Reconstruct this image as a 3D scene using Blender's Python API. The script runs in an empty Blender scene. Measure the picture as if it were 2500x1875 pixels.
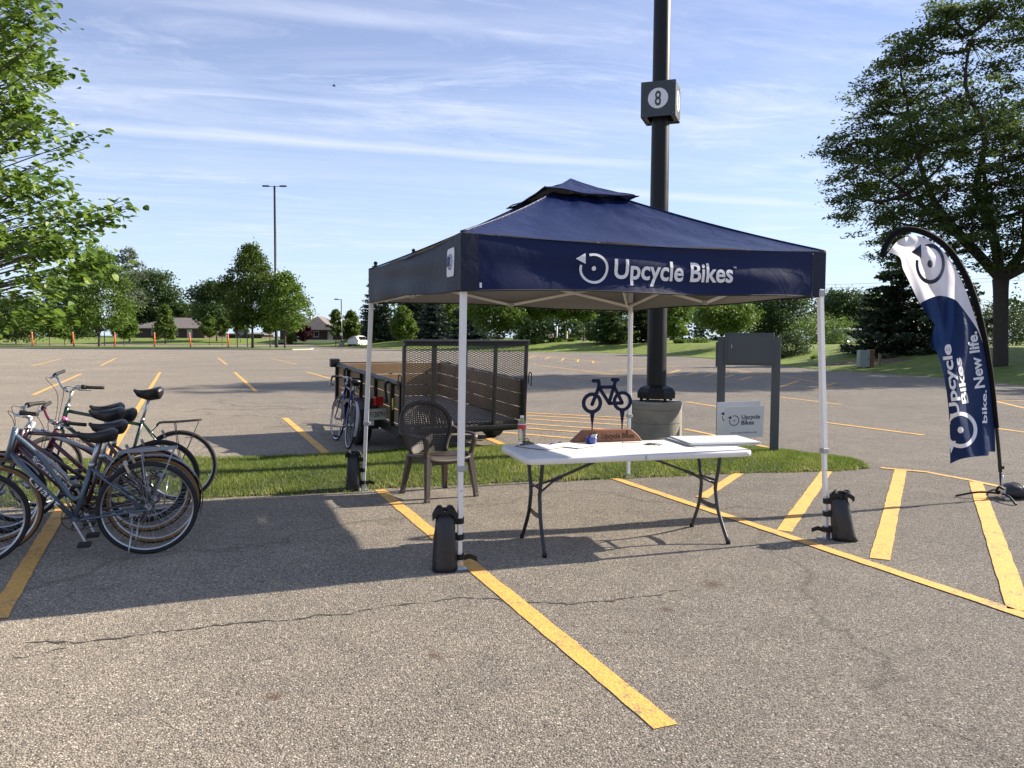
import bpy, bmesh, math, random
import numpy as np
from mathutils import Vector, Matrix, Euler

random.seed(7)
rng = np.random.default_rng(11)
SC = bpy.context.scene
COL = SC.collection
PI = math.pi

# ------------------------------------------------------------------ camera
CAM_H, CAM_PITCH, CAM_ROLL, CAM_F = 1.601, 0.0587, 0.005, 1950.0
cam_data = bpy.data.cameras.new('camera')
cam_data.sensor_width = 36.0
cam_data.lens = 36.0 * CAM_F / 2500.0
cam_data.clip_start = 0.05
cam_data.clip_end = 4000.0
cam = bpy.data.objects.new('camera', cam_data)
COL.objects.link(cam)
cam.matrix_world = Matrix.Translation((0, 0, CAM_H)) @ Matrix.Rotation(PI / 2 - CAM_PITCH, 4, 'X') @ Matrix.Rotation(CAM_ROLL, 4, 'Z')
SC.camera = cam

# ------------------------------------------------------------------ light
SUN_AZ, SUN_EL = math.radians(20.5), math.radians(28.5)     # azimuth from +X towards +Y
world = bpy.data.worlds.new('World')
SC.world = world
world.use_nodes = True
wn, wl = world.node_tree.nodes, world.node_tree.links
wn.clear()
def wnode(t, **k):
    n = wn.new(t)
    for a, b in k.items():
        setattr(n, a, b)
    return n
def wmath(op, a, b=None, clamp=False):
    n = wn.new('ShaderNodeMath'); n.operation = op; n.use_clamp = clamp
    for i, x in enumerate((a, b)):
        if x is None: continue
        if isinstance(x, (int, float)): n.inputs[i].default_value = x
        else: wl.new(x, n.inputs[i])
    return n.outputs[0]
w_out = wnode('ShaderNodeOutputWorld')
w_bg = wnode('ShaderNodeBackground')
SKY_STRENGTH = 0.069
w_bg.inputs['Strength'].default_value = SKY_STRENGTH
w_sky = wnode('ShaderNodeTexSky', sky_type='NISHITA', sun_disc=False)
w_sky.sun_elevation = SUN_EL
w_sky.sun_rotation = PI / 2 - SUN_AZ
w_sky.altitude = 200.0
w_sky.air_density = 1.0
w_sky.dust_density = 0.2
w_sky.ozone_density = 3.0
# thin cirrus: streaks laid out on a high flat layer
w_tc = wnode('ShaderNodeTexCoord')
w_sep = wnode('ShaderNodeSeparateXYZ')
wl.new(w_tc.outputs['Generated'], w_sep.inputs[0])
zc = wmath('MAXIMUM', w_sep.outputs[2], 0.03)
px_ = wmath('DIVIDE', w_sep.outputs[0], zc)
py_ = wmath('DIVIDE', w_sep.outputs[1], zc)
# turn the layer so the streaks run nearly across the view
ca_, sa_ = math.cos(0.27), math.sin(0.27)
lx = wmath('ADD', wmath('MULTIPLY', px_, ca_), wmath('MULTIPLY', py_, sa_))
ly = wmath('ADD', wmath('MULTIPLY', px_, -sa_), wmath('MULTIPLY', py_, ca_))
def cloud_noise(sx, sy, scale, detail, rough, dist, off):
    c = wnode('ShaderNodeCombineXYZ')
    wl.new(wmath('MULTIPLY', lx, sx), c.inputs[0]); wl.new(wmath('MULTIPLY', ly, sy), c.inputs[1])
    c.inputs[2].default_value = off
    n = wnode('ShaderNodeTexNoise')
    n.inputs['Scale'].default_value = scale; n.inputs['Detail'].default_value = detail
    n.inputs['Roughness'].default_value = rough; n.inputs['Distortion'].default_value = dist
    wl.new(c.outputs[0], n.inputs['Vector'])
    return n.outputs['Fac']
def wramp(x, stops):
    n = wnode('ShaderNodeValToRGB')
    e = n.color_ramp.elements
    e[0].position, e[0].color = stops[0][0], (stops[0][1],) * 3 + (1,)
    e[1].position, e[1].color = stops[-1][0], (stops[-1][1],) * 3 + (1,)
    for p, c in stops[1:-1]:
        k = e.new(p); k.color = (c, c, c, 1)
    wl.new(x, n.inputs[0])
    return n.outputs[0]
n1 = cloud_noise(0.30, 1.00, 1.25, 10, 0.66, 1.1, 3.1)      # long streaks
n2 = cloud_noise(0.62, 1.35, 1.3, 11, 0.70, 1.4, 9.4)       # broken tufts
n3 = cloud_noise(0.12, 0.30, 1.3, 3, 0.5, 0.0, 5.7)       # where there is cloud at all
streak = wramp(n1, [(0.42, 0.0), (0.60, 0.42), (0.80, 0.9)])
tuft = wramp(n2, [(0.50, 0.0), (0.70, 1.0)])
patch = wramp(n3, [(0.34, 0.15), (0.60, 1.0)])
cl = wmath('MULTIPLY', wmath('ADD', streak, wmath('MULTIPLY', tuft, 0.80)), patch)
# three narrow vapour trails
def trail(y0, slope, width, amp, x0, x1):
    d = wmath('ABSOLUTE', wmath('SUBTRACT', ly, wmath('ADD', wmath('MULTIPLY', lx, slope), y0)))
    wob = wmath('MULTIPLY', wmath('SUBTRACT', n2, 0.5), width * 2.2)
    a = wmath('SUBTRACT', 1.0, wmath('DIVIDE', wmath('ADD', d, wob), width), True)
    sel = wmath('MULTIPLY', wmath('MULTIPLY', wmath('SUBTRACT', lx, x0), 1.2, True), wmath('MULTIPLY', wmath('SUBTRACT', x1, lx), 1.2, True))
    return wmath('MULTIPLY', wmath('MULTIPLY', a, sel), amp)
# (position across the streaks, slope, width, density, start, end along them)
tr_ = wmath('ADD', trail(4.32, 0.02, 0.16, 0.75, -1.6, 2.2), wmath('ADD', trail(5.15, 0.03, 0.20, 0.6, 1.2, 4.2), trail(2.62, -0.04, 0.09, 0.6, -0.6, 0.9)))
cl = wmath('ADD', cl, tr_)
# the layer thins out towards the horizon, where only a pale veil is left
fade = wramp(w_sep.outputs[2], [(0.02, 0.0), (0.10, 0.8), (0.35, 1.0)])
cl = wmath('ADD', wmath('MULTIPLY', wmath('MULTIPLY', cl, fade), 0.50), 0.22, True)
w_mix = wnode('ShaderNodeMixRGB')
wl.new(cl, w_mix.inputs[0])
w_hs = wnode('ShaderNodeHueSaturation'); w_hs.inputs['Saturation'].default_value = 1.10; w_hs.inputs['Hue'].default_value = 0.514
wl.new(w_sky.outputs[0], w_hs.inputs['Color'])
# pale blue summer haze low over the horizon, all the way round
w_hz = wnode('ShaderNodeMixRGB')
wl.new(wramp(w_sep.outputs[2], [(0.0, 0.78), (0.10, 0.50), (0.32, 0.0)]), w_hz.inputs[0])
wl.new(w_hs.outputs[0], w_hz.inputs[1]); w_hz.inputs[2].default_value = (3.7, 5.05, 7.0, 1)
wl.new(w_hz.outputs[0], w_mix.inputs[1])
w_mix.inputs[2].default_value = (6.3, 6.6, 7.7, 1)
wl.new(w_mix.outputs[0], w_bg.inputs['Color'])
wl.new(w_bg.outputs[0], w_out.inputs[0])

sun_data = bpy.data.lights.new('sun', 'SUN')
sun_data.energy = 5.0
sun_data.angle = math.radians(0.53)
sun_data.color = (1.0, 0.90, 0.76)
sun = bpy.data.objects.new('sun', sun_data)
COL.objects.link(sun)
sdir = Vector((math.cos(SUN_AZ) * math.cos(SUN_EL), math.sin(SUN_AZ) * math.cos(SUN_EL), math.sin(SUN_EL)))
sun.rotation_euler = sdir.to_track_quat('Z', 'Y').to_euler()
sun.location = (40, 15, 40)

SC.render.engine = 'CYCLES'
SC.view_settings.view_transform = 'Standard'
SC.view_settings.look = 'None'
SC.view_settings.exposure = 1.27
SC.view_settings.gamma = 1.0
SC.view_settings.use_curve_mapping = False
SC.cycles.max_bounces = 6
SC.cycles.transparent_max_bounces = 8
SC.cycles.use_denoising = True

# ------------------------------------------------------------------ helpers
def G(px, py, z=0.0):
    """point at height z seen at photo pixel (2500 x 1875)"""
    r, u = (px - 1250) / CAM_F, -(py - 937.5) / CAM_F
    cr, sr = math.cos(CAM_ROLL), math.sin(CAM_ROLL)
    r, u = r * cr - u * sr, r * sr + u * cr
    c, s = math.cos(CAM_PITCH), math.sin(CAM_PITCH)
    d = Vector((r, c + u * s, -s + u * c))
    return Vector((0, 0, CAM_H)) + d * ((z - CAM_H) / d.z)
def AT(px, py, Y):
    r, u = (px - 1250) / CAM_F, -(py - 937.5) / CAM_F
    cr, sr = math.cos(CAM_ROLL), math.sin(CAM_ROLL)
    r, u = r * cr - u * sr, r * sr + u * cr
    c, s = math.cos(CAM_PITCH), math.sin(CAM_PITCH)
    d = Vector((r, c + u * s, -s + u * c))
    return Vector((0, 0, CAM_H)) + d * (Y / d.y)
def XP(px, Y):
    return (px - 1250) / CAM_F * Y

def mat(name, col, rough=0.5, metal=0.0, var=0.10, scale=6.0, bump=0.0, bscale=80.0, coat=0.0, trans=0.0, spec=0.5, col2=None, detail=4):
    m = bpy.data.materials.new(name)
    m.use_nodes = True
    N, L = m.node_tree.nodes, m.node_tree.links
    b = N['Principled BSDF']
    b.inputs['Roughness'].default_value = rough
    b.inputs['Metallic'].default_value = metal
    b.inputs['Specular IOR Level'].default_value = spec
    if coat:
        b.inputs['Coat Weight'].default_value = coat
        b.inputs['Coat Roughness'].default_value = 0.12
    tc = N.new('ShaderNodeTexCoord')
    nz = N.new('ShaderNodeTexNoise')
    nz.inputs['Scale'].default_value = scale
    nz.inputs['Detail'].default_value = detail
    nz.inputs['Roughness'].default_value = 0.6
    L.new(tc.outputs['Object'], nz.inputs['Vector'])
    mr = N.new('ShaderNodeMapRange')
    mr.inputs[1].default_value = 0.3; mr.inputs[2].default_value = 0.7
    L.new(nz.outputs['Fac'], mr.inputs[0])
    mx = N.new('ShaderNodeMixRGB')
    c2 = col2 if col2 else tuple(min(1, c * (1 + var)) for c in col)
    mx.inputs[1].default_value = tuple(c * (1 - var) for c in col) + (1,)
    mx.inputs[2].default_value = tuple(c2) + (1,)
    L.new(mr.outputs[0], mx.inputs[0])
    L.new(mx.outputs[0], b.inputs['Base Color'])
    if rough > 0.08:
        rr = N.new('ShaderNodeMapRange')
        rr.inputs[1].default_value = 0.3; rr.inputs[2].default_value = 0.7
        rr.inputs[3].default_value = max(0.03, rough * 0.85); rr.inputs[4].default_value = min(1, rough * 1.15)
        L.new(nz.outputs['Fac'], rr.inputs[0]); L.new(rr.outputs[0], b.inputs['Roughness'])
    if bump:
        nb = N.new('ShaderNodeTexNoise')
        nb.inputs['Scale'].default_value = bscale; nb.inputs['Detail'].default_value = 3
        L.new(tc.outputs['Object'], nb.inputs['Vector'])
        bp = N.new('ShaderNodeBump')
        bp.inputs['Strength'].default_value = bump; bp.inputs['Distance'].default_value = 0.01
        L.new(nb.outputs['Fac'], bp.inputs['Height']); L.new(bp.outputs[0], b.inputs['Normal'])
    if trans:
        tr = N.new('ShaderNodeBsdfTranslucent')
        L.new(mx.outputs[0], tr.inputs['Color'])
        ms = N.new('ShaderNodeMixShader'); ms.inputs[0].default_value = trans
        out = N['Material Output']
        L.new(b.outputs[0], ms.inputs[1]); L.new(tr.outputs[0], ms.inputs[2]); L.new(ms.outputs[0], out.inputs[0])
    return m

def rotz(a): return Matrix.Rotation(a, 3, 'Z')

class MB:
    def __init__(s):
        s.v, s.f, s.sm, s.mi = [], [], [], []
    def add(s, vs, fs, m=0, smooth=False):
        o = len(s.v)
        s.v += [tuple(p) for p in vs]
        for f in fs:
            s.f.append([i + o for i in f]); s.sm.append(smooth); s.mi.append(m)
        return s
    def box(s, c, size, R=None, m=0):
        c = Vector(c); hx, hy, hz = size[0] / 2, size[1] / 2, size[2] / 2
        vs = []
        for z in (-hz, hz):
            for x, y in ((-hx, -hy), (hx, -hy), (hx, hy), (-hx, hy)):
                p = Vector((x, y, z))
                if R is not None: p = R @ p
                vs.append(c + p)
        return s.add(vs, [(3, 2, 1, 0), (4, 5, 6, 7), (0, 1, 5, 4), (1, 2, 6, 5), (2, 3, 7, 6), (3, 0, 4, 7)], m)
    def bar(s, p, q, w, h=None, up=(0, 0, 1), m=0):
        p, q = Vector(p), Vector(q); h = w if h is None else h
        d = (q - p); L = d.length; d.normalize()
        up = Vector(up)
        x = d.cross(up)
        if x.length < 1e-4: x = d.cross(Vector((0, 1, 0)))
        x.normalize(); z = x.cross(d)
        R = Matrix((x, d, z)).transposed()
        return s.box((p + q) / 2, (w, L, h), R, m)
    def tube(s, pts, r, n=8, m=0, closed=False, caps=True, smooth=True):
        pts = [Vector(p) for p in pts]; k = len(pts)
        rs = list(r) if isinstance(r, (list, tuple)) else [r] * k
        T = []
        for i in range(k):
            if closed: t = pts[(i + 1) % k] - pts[i - 1]
            elif i == 0: t = pts[1] - pts[0]
            elif i == k - 1: t = pts[-1] - pts[-2]
            else: t = (pts[i + 1] - pts[i]).normalized() + (pts[i] - pts[i - 1]).normalized()
            T.append(t.normalized() if t.length > 1e-9 else Vector((0, 0, 1)))
        a = T[0].orthogonal().normalized()
        vs = []
        for i in range(k):
            a = (a - T[i] * a.dot(T[i]))
            if a.length < 1e-6: a = T[i].orthogonal()
            a.normalize(); b = T[i].cross(a)
            for j in range(n):
                t = 2 * PI * j / n
                vs.append(pts[i] + (a * math.cos(t) + b * math.sin(t)) * rs[i])
        fs = []
        for i in range(k if closed else k - 1):
            i2 = (i + 1) % k
            for j in range(n):
                j2 = (j + 1) % n
                fs.append((i * n + j, i * n + j2, i2 * n + j2, i2 * n + j))
        s.add(vs, fs, m, smooth)
        if caps and not closed:
            o = len(s.v) - k * n
            s.f.append([o + j for j in range(n)][::-1]); s.sm.append(False); s.mi.append(m)
            s.f.append([o + (k - 1) * n + j for j in range(n)]); s.sm.append(False); s.mi.append(m)
        return s
    def lathe(s, prof, n=16, c=(0, 0, 0), R=None, m=0, smooth=True, caps=True):
        c = Vector(c); vs, fs = [], []
        for r, z in prof:
            for j in range(n):
                t = 2 * PI * j / n
                p = Vector((r * math.cos(t), r * math.sin(t), z))
                if R is not None: p = R @ p
                vs.append(c + p)
        for i in range(len(prof) - 1):
            for j in range(n):
                j2 = (j + 1) % n
                fs.append((i * n + j, i * n + j2, (i + 1) * n + j2, (i + 1) * n + j))
        s.add(vs, fs, m, smooth)
        if caps:
            o = len(s.v) - len(prof) * n
            if prof[0][0] > 1e-5: s.f.append([o + j for j in range(n)][::-1]); s.sm.append(False); s.mi.append(m)
            if prof[-1][0] > 1e-5: s.f.append([o + (len(prof) - 1) * n + j for j in range(n)]); s.sm.append(False); s.mi.append(m)
        return s
    def prism(s, poly, h0, h1, fn=None, m=0):
        """poly: 2d outline (ccw); fn(x, y, h) -> 3d point"""
        fn = fn or (lambda x, y, h: (x, y, h))
        n = len(poly)
        vs = [fn(x, y, h0) for x, y in poly] + [fn(x, y, h1) for x, y in poly]
        fs = [tuple(range(n))[::-1], tuple(range(n, 2 * n))]
        fs += [(i, (i + 1) % n, n + (i + 1) % n, n + i) for i in range(n)]
        return s.add(vs, fs, m)
    def grid(s, P, m=0, smooth=True, wrap=False):
        """P: rows of points"""
        nr, nc = len(P), len(P[0])
        vs = [p for row in P for p in row]
        fs = []
        for i in range(nr - 1):
            for j in range(nc if wrap else nc - 1):
                j2 = (j + 1) % nc
                fs.append((i * nc + j, i * nc + j2, (i + 1) * nc + j2, (i + 1) * nc + j))
        return s.add(vs, fs, m, smooth)
    def mesh(s, name, mats, bevel=0.0, segs=1):
        me = bpy.data.meshes.new(name)
        me.from_pydata([tuple(v) for v in s.v], [], s.f)
        me.polygons.foreach_set('use_smooth', s.sm)
        me.polygons.foreach_set('material_index', s.mi)
        for mm in (mats if isinstance(mats, (list, tuple)) else [mats]): me.materials.append(mm)
        if bevel:
            bm = bmesh.new(); bm.from_mesh(me)
            es = [e for e in bm.edges if len(e.link_faces) == 2 and e.calc_face_angle(0) > 0.5]
            bmesh.ops.bevel(bm, geom=es, offset=bevel, segments=segs, affect='EDGES', clamp_overlap=True)
            bm.to_mesh(me); bm.free()
        me.update()
        return me
    def build(s, name, mats, parent=None, loc=None, bevel=0.0, segs=1, rot=None):
        return link(name, s.mesh(name, mats, bevel, segs), parent, loc, rot)

def link(name, me, parent=None, loc=None, rot=None):
    o = bpy.data.objects.new(name, me)
    COL.objects.link(o)
    if parent is not None: o.parent = parent
    if loc is not None: o.location = loc
    if rot is not None: o.rotation_euler = rot
    return o
def tag(o, label=None, cat=None, group=None, kind=None):
    if label: o['label'] = label
    if cat: o['category'] = cat
    if group: o['group'] = group
    if kind: o['kind'] = kind
    return o
def empty(name, loc, rot=0.0, label=None, cat=None, group=None):
    o = bpy.data.objects.new(name, None)
    o.empty_display_size = 0.1
    COL.objects.link(o)
    o.location = loc
    o.rotation_euler = rot if isinstance(rot, (tuple, list, Euler)) else (0, 0, rot)
    return tag(o, label, cat, group)
def copy_tree(o, parent=None):
    c = o.copy(); COL.objects.link(c)
    if parent is not None: c.parent = parent
    for ch in list(o.children): copy_tree(ch, c)
    return c
def np_mesh(name, V, k, mats, tint=None, smooth=False, mi=None):
    """V: (n*k, 3) vertices, faces of k consecutive vertices"""
    V = np.ascontiguousarray(V, dtype=np.float32)
    nv = len(V); nf = nv // k
    me = bpy.data.meshes.new(name)
    me.vertices.add(nv); me.vertices.foreach_set('co', V.ravel())
    me.loops.add(nv); me.loops.foreach_set('vertex_index', np.arange(nv, dtype=np.int32))
    me.polygons.add(nf)
    me.polygons.foreach_set('loop_start', np.arange(0, nv, k, dtype=np.int32))
    for mm in (mats if isinstance(mats, (list, tuple)) else [mats]): me.materials.append(mm)
    if tint is not None:
        at = me.attributes.new('tint', 'FLOAT', 'POINT')
        at.data.foreach_set('value', np.repeat(np.asarray(tint, dtype=np.float32), k))
    me.update(calc_edges=True)
    return me

# flat lettering --------------------------------------------------------
_font_cache = {}
def text_flat(txt, bold=0.0, spacing=1.0):
    key = (txt, bold, spacing)
    if key not in _font_cache:
        cu = bpy.data.curves.new('lettering_curve', 'FONT')
        cu.body = txt; cu.size = 1.0; cu.offset = bold; cu.space_character = spacing
        cu.resolution_u = 4; cu.fill_mode = 'FRONT'
        ob = bpy.data.objects.new('lettering_curve', cu)
        COL.objects.link(ob)
        dg = bpy.context.evaluated_depsgraph_get()
        dg.update()
        ev = ob.evaluated_get(dg)
        me = ev.to_mesh()
        V = np.array([v.co[:2] for v in me.vertices]); Fc = [list(p.vertices) for p in me.polygons]
        ev.to_mesh_clear()
        bpy.data.objects.remove(ob); bpy.data.curves.remove(cu)
        # CAP height measure
        V[:, 0] -= V[:, 0].min()
        _font_cache[key] = (V, Fc)
    V, Fc = _font_cache[key]
    return V.copy(), [list(f) for f in Fc]
def text_fit(txt, x0, y0, w, h, bold=0.0, spacing=1.0, ref=None):
    """letters scaled so the whole string is w wide and its capitals h high, baseline at y0"""
    V, Fc = text_flat(txt, bold, spacing)
    R, _ = text_flat('H', bold, spacing)
    V[:, 0] = V[:, 0] / V[:, 0].max() * w + x0
    V[:, 1] = V[:, 1] / R[:, 1].max() * h + y0
    return V, Fc
def logo_flat(cx, cy, R, th=0.2, gap=(112, 168), rot=0.0, n=48, dot=0.15):
    """ring with an arrow head and a centre dot"""
    V, Fc = [], []
    a0, a1 = math.radians(gap[1]), math.radians(gap[0] + 360)
    ri, ro = R * (1 - th), R
    for i in range(n + 1):
        a = a0 + (a1 - a0) * i / n
        V += [(ro * math.cos(a), ro * math.sin(a)), (ri * math.cos(a), ri * math.sin(a))]
    for i in range(n): Fc.append([2 * i, 2 * i + 2, 2 * i + 3, 2 * i + 1][::-1])
    o = len(V)
    V += [(-1.30 * R, 0.58 * R), (-0.60 * R, 0.28 * R), (-0.62 * R, 0.97 * R)]
    Fc.append([o, o + 1, o + 2])
    o = len(V)
    for i in range(20):
        a = 2 * PI * i / 20
        V.append((dot * R * math.cos(a), dot * R * math.sin(a)))
    Fc.append([o + i for i in range(20)])
    V = np.array(V)
    c, s = math.cos(rot), math.sin(rot)
    V = np.stack([V[:, 0] * c - V[:, 1] * s + cx, V[:, 0] * s + V[:, 1] * c + cy], 1)
    return V, Fc
def flat_mesh(name, parts, fn, m, parent=None, step=None):
    """parts: list of (V2, F); fn(x, y) -> 3d; step: slice the letters so they can follow a bent sheet"""
    bm = bmesh.new()
    for V, Fc in parts:
        vs = [bm.verts.new((x, y, 0)) for x, y in V]
        for f in Fc:
            try: bm.faces.new([vs[i] for i in f])
            except ValueError: pass
    if step:
        xs = [v.co.x for v in bm.verts]; ys = [v.co.y for v in bm.verts]
        for ax, lo, hi in ((0, min(xs), max(xs)), (1, min(ys), max(ys))):
            k = math.floor(lo / step) + 1
            while k * step < hi:
                no = Vector((1, 0, 0)) if ax == 0 else Vector((0, 1, 0))
                bmesh.ops.bisect_plane(bm, geom=bm.verts[:] + bm.edges[:] + bm.faces[:], plane_co=no * (k * step), plane_no=no)
                k += 1
    for v in bm.verts: v.co = Vector(fn(v.co.x, v.co.y))
    me = bpy.data.meshes.new(name)
    bm.to_mesh(me); bm.free()
    me.materials.append(m)
    return link(name, me, parent)

def catmull(P, n=8):
    P = [Vector(p) for p in P]
    out = []
    for i in range(len(P) - 1):
        p0 = P[max(i - 1, 0)]; p1 = P[i]; p2 = P[i + 1]; p3 = P[min(i + 2, len(P) - 1)]
        for k in range(n):
            t = k / n
            out.append(0.5 * ((2 * p1) + (p2 - p0) * t + (2 * p0 - 5 * p1 + 4 * p2 - p3) * t * t + (3 * p1 - p0 - 3 * p2 + p3) * t ** 3))
    out.append(P[-1])
    return out
def sstep(t):
    t = max(0.0, min(1.0, t)); return t * t * (3 - 2 * t)

# ------------------------------------------------------------------ ground materials
def asphalt_material():
    m = bpy.data.materials.new('asphalt'); m.use_nodes = True
    N, L = m.node_tree.nodes, m.node_tree.links
    b = N['Principled BSDF']
    geo = N.new('ShaderNodeNewGeometry')
    def vor(scale, rand=1.0):
        n = N.new('ShaderNodeTexVoronoi'); n.inputs['Scale'].default_value = scale
        n.inputs['Randomness'].default_value = rand
        L.new(geo.outputs['Position'], n.inputs['Vector']); return n
    def noi(scale, detail=4, rough=.55):
        n = N.new('ShaderNodeTexNoise'); n.inputs['Scale'].default_value = scale
        n.inputs['Detail'].default_value = detail; n.inputs['Roughness'].default_value = rough
        L.new(geo.outputs['Position'], n.inputs['Vector']); return n
    def ramp(x, stops, mode='LINEAR'):
        n = N.new('ShaderNodeValToRGB'); e = n.color_ramp.elements; n.color_ramp.interpolation = mode
        e[0].position, e[0].color = stops[0][0], tuple(stops[0][1]) + (1,)
        e[1].position, e[1].color = stops[-1][0], tuple(stops[-1][1]) + (1,)
        for p, c in stops[1:-1]:
            k = e.new(p); k.color = tuple(c) + (1,)
        L.new(x, n.inputs[0]); return n.outputs[0]
    def mixc(op, f, a, c):
        n = N.new('ShaderNodeMixRGB'); n.blend_type = op
        if isinstance(f, (int, float)): n.inputs[0].default_value = f
        else: L.new(f, n.inputs[0])
        for i, x in ((1, a), (2, c)):
            if isinstance(x, tuple): n.inputs[i].default_value = x + (1,)
            else: L.new(x, n.inputs[i])
        return n.outputs[0]
    v1 = vor(112); v2 = vor(240)
    sp = N.new('ShaderNodeSeparateColor'); L.new(v1.outputs['Color'], sp.inputs[0])
    sp2 = N.new('ShaderNodeSeparateColor'); L.new(v2.outputs['Color'], sp2.inputs[0])
    stones = ramp(sp.outputs[0], [(0.0, (.098, .086, .071)), (.22, (.226, .198, .158)), (.58, (.378, .331, .263)), (.86, (.520, .457, .365)), (1.0, (.78, .70, .58))])
    fines = ramp(sp2.outputs[1], [(0.0, (.135, .118, .096)), (.5, (.322, .282, .225)), (1.0, (.54, .475, .38))])
    pick = ramp(sp.outputs[1], [(.42, (0, 0, 0)), (.50, (1, 1, 1))])
    base = mixc('MIX', pick, stones, fines)
    # binder between the stones
    edge = ramp(v1.outputs['Distance'], [(.30, (1, 1, 1)), (.75, (.50, .50, .50))])
    base = mixc('MULTIPLY', 0.8, base, edge)
    big = ramp(noi(.22, 5, .6).outputs['Fac'], [(.3, (.84, .84, .85)), (.7, (1.12, 1.10, 1.07))])
    base = mixc('MULTIPLY', 1.0, base, big)
    mid = ramp(noi(2.3, 5, .65).outputs['Fac'], [(.30, (.86, .86, .87)), (.7, (1.10, 1.09, 1.08))])
    base = mixc('MULTIPLY', 1.0, base, mid)
    # oil drips and darker traffic wear
    oil = ramp(noi(.75, 6, .7).outputs['Fac'], [(.30, (.70, .70, .71)), (.40, (1, 1, 1))])
    base = mixc('MULTIPLY', .4, base, oil)
    drip = ramp(noi(5.5, 4, .6).outputs['Fac'], [(.24, (.45, .44, .43)), (.31, (1, 1, 1))])
    base = mixc('MULTIPLY', .6, base, drip)
    # fine hairline cracks of old blacktop
    wv = N.new('ShaderNodeTexNoise'); wv.inputs['Scale'].default_value = .9; wv.inputs['Detail'].default_value = 6
    L.new(geo.outputs['Position'], wv.inputs['Vector'])
    va = N.new('ShaderNodeVectorMath'); va.operation = 'MULTIPLY_ADD'
    L.new(wv.outputs['Color'], va.inputs[0]); va.inputs[1].default_value = (1.6, 1.6, 0); L.new(geo.outputs['Position'], va.inputs[2])
    vc = N.new('ShaderNodeTexVoronoi'); vc.feature = 'DISTANCE_TO_EDGE'; vc.inputs['Scale'].default_value = .085
    L.new(va.outputs[0], vc.inputs['Vector'])
    ck = ramp(vc.outputs['Distance'], [(.0, (.62, .61, .60)), (.0016, (1, 1, 1))])
    base = mixc('MULTIPLY', 0.75, base, ck)
    # small rust stains
    for (x, y, r) in STAINS:
        d = N.new('ShaderNodeVectorMath'); d.operation = 'DISTANCE'
        wob = N.new('ShaderNodeVectorMath'); wob.operation = 'MULTIPLY_ADD'
        nn = noi(26, 3)
        L.new(nn.outputs['Color'], wob.inputs[0]); wob.inputs[1].default_value = (r * 1.6, r * 1.6, 0); L.new(geo.outputs['Position'], wob.inputs[2])
        L.new(wob.outputs[0], d.inputs[0]); d.inputs[1].default_value = (x + r * .8, y + r * .8, 0)
        f = ramp(d.outputs['Value'], [(r * .2, (.7, .7, .7)), (r, (0, 0, 0))])
        base = mixc('MIX', f, base, (.10, .045, .022))
    L.new(base, b.inputs['Base Color'])
    b.inputs['Roughness'].default_value = .88
    b.inputs['Specular IOR Level'].default_value = .28
    b.inputs['Diffuse Roughness'].default_value = 0.7
    bp = N.new('ShaderNodeBump'); bp.inputs['Strength'].default_value = .8; bp.inputs['Distance'].default_value = .006
    inv = N.new('ShaderNodeMath'); inv.operation = 'MULTIPLY_ADD'; inv.inputs[1].default_value = -1.0
    L.new(v1.outputs['Distance'], inv.inputs[0]); L.new(sp.outputs[2], inv.inputs[2])
    L.new(inv.outputs[0], bp.inputs['Height']); L.new(bp.outputs[0], b.inputs['Normal'])
    return m
STAINS = [tuple(G(*q)[:2]) + (r,) for q, r in (((1742, 1427), .10), ((1625, 1488), .05), ((1062, 1600), .05), ((670, 1702), .05), ((1030, 1328), .035))]
M_ASPHALT = asphalt_material()

def paint_material(name, col):
    m = bpy.data.materials.new(name); m.use_nodes = True
    N, L = m.node_tree.nodes, m.node_tree.links
    b = N['Principled BSDF']; geo = N.new('ShaderNodeNewGeometry')
    v = N.new('ShaderNodeTexVoronoi'); v.inputs['Scale'].default_value = 62
    L.new(geo.outputs['Position'], v.inputs['Vector'])
    n = N.new('ShaderNodeTexNoise'); n.inputs['Scale'].default_value = 5; n.inputs['Detail'].default_value = 9; n.inputs['Roughness'].default_value = .75
    L.new(geo.outputs['Position'], n.inputs['Vector'])
    sp = N.new('ShaderNodeSeparateColor'); L.new(v.outputs['Color'], sp.inputs[0])
    # worn through to the stones where the noise is low
    ad = N.new('ShaderNodeMath'); ad.operation = 'MULTIPLY_ADD'; ad.inputs[1].default_value = .16
    L.new(sp.outputs[0], ad.inputs[0]); L.new(n.outputs['Fac'], ad.inputs[2])
    r = N.new('ShaderNodeValToRGB'); e = r.color_ramp.elements
    e[0].position, e[0].color = .40, (0, 0, 0, 1); e[1].position, e[1].color = .54, (1, 1, 1, 1)
    L.new(ad.outputs[0], r.inputs[0])
    mx = N.new('ShaderNodeMixRGB'); L.new(r.outputs[0], mx.inputs[0])
    mx.inputs[1].default_value = (.23, .185, .11, 1)
    m2 = N.new('ShaderNodeMixRGB'); L.new(sp.outputs[1], m2.inputs[0])
    m2.inputs[1].default_value = tuple(c * .84 for c in col) + (1,); m2.inputs[2].default_value = tuple(min(1, c * 1.08) for c in col) + (1,)
    L.new(m2.outputs[0], mx.inputs[2]); L.new(mx.outputs[0], b.inputs['Base Color'])
    b.inputs['Roughness'].default_value = .75
    bp = N.new('ShaderNodeBump'); bp.inputs['Strength'].default_value = .5; bp.inputs['Distance'].default_value = .004
    L.new(v.outputs['Distance'], bp.inputs['Height']); L.new(bp.outputs[0], b.inputs['Normal'])
    return m
M_YELLOW = paint_material('yellow_road_paint', (.68, .375, .085))
M_WHITELINE = paint_material('white_road_paint', (.62, .60, .56))

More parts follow.
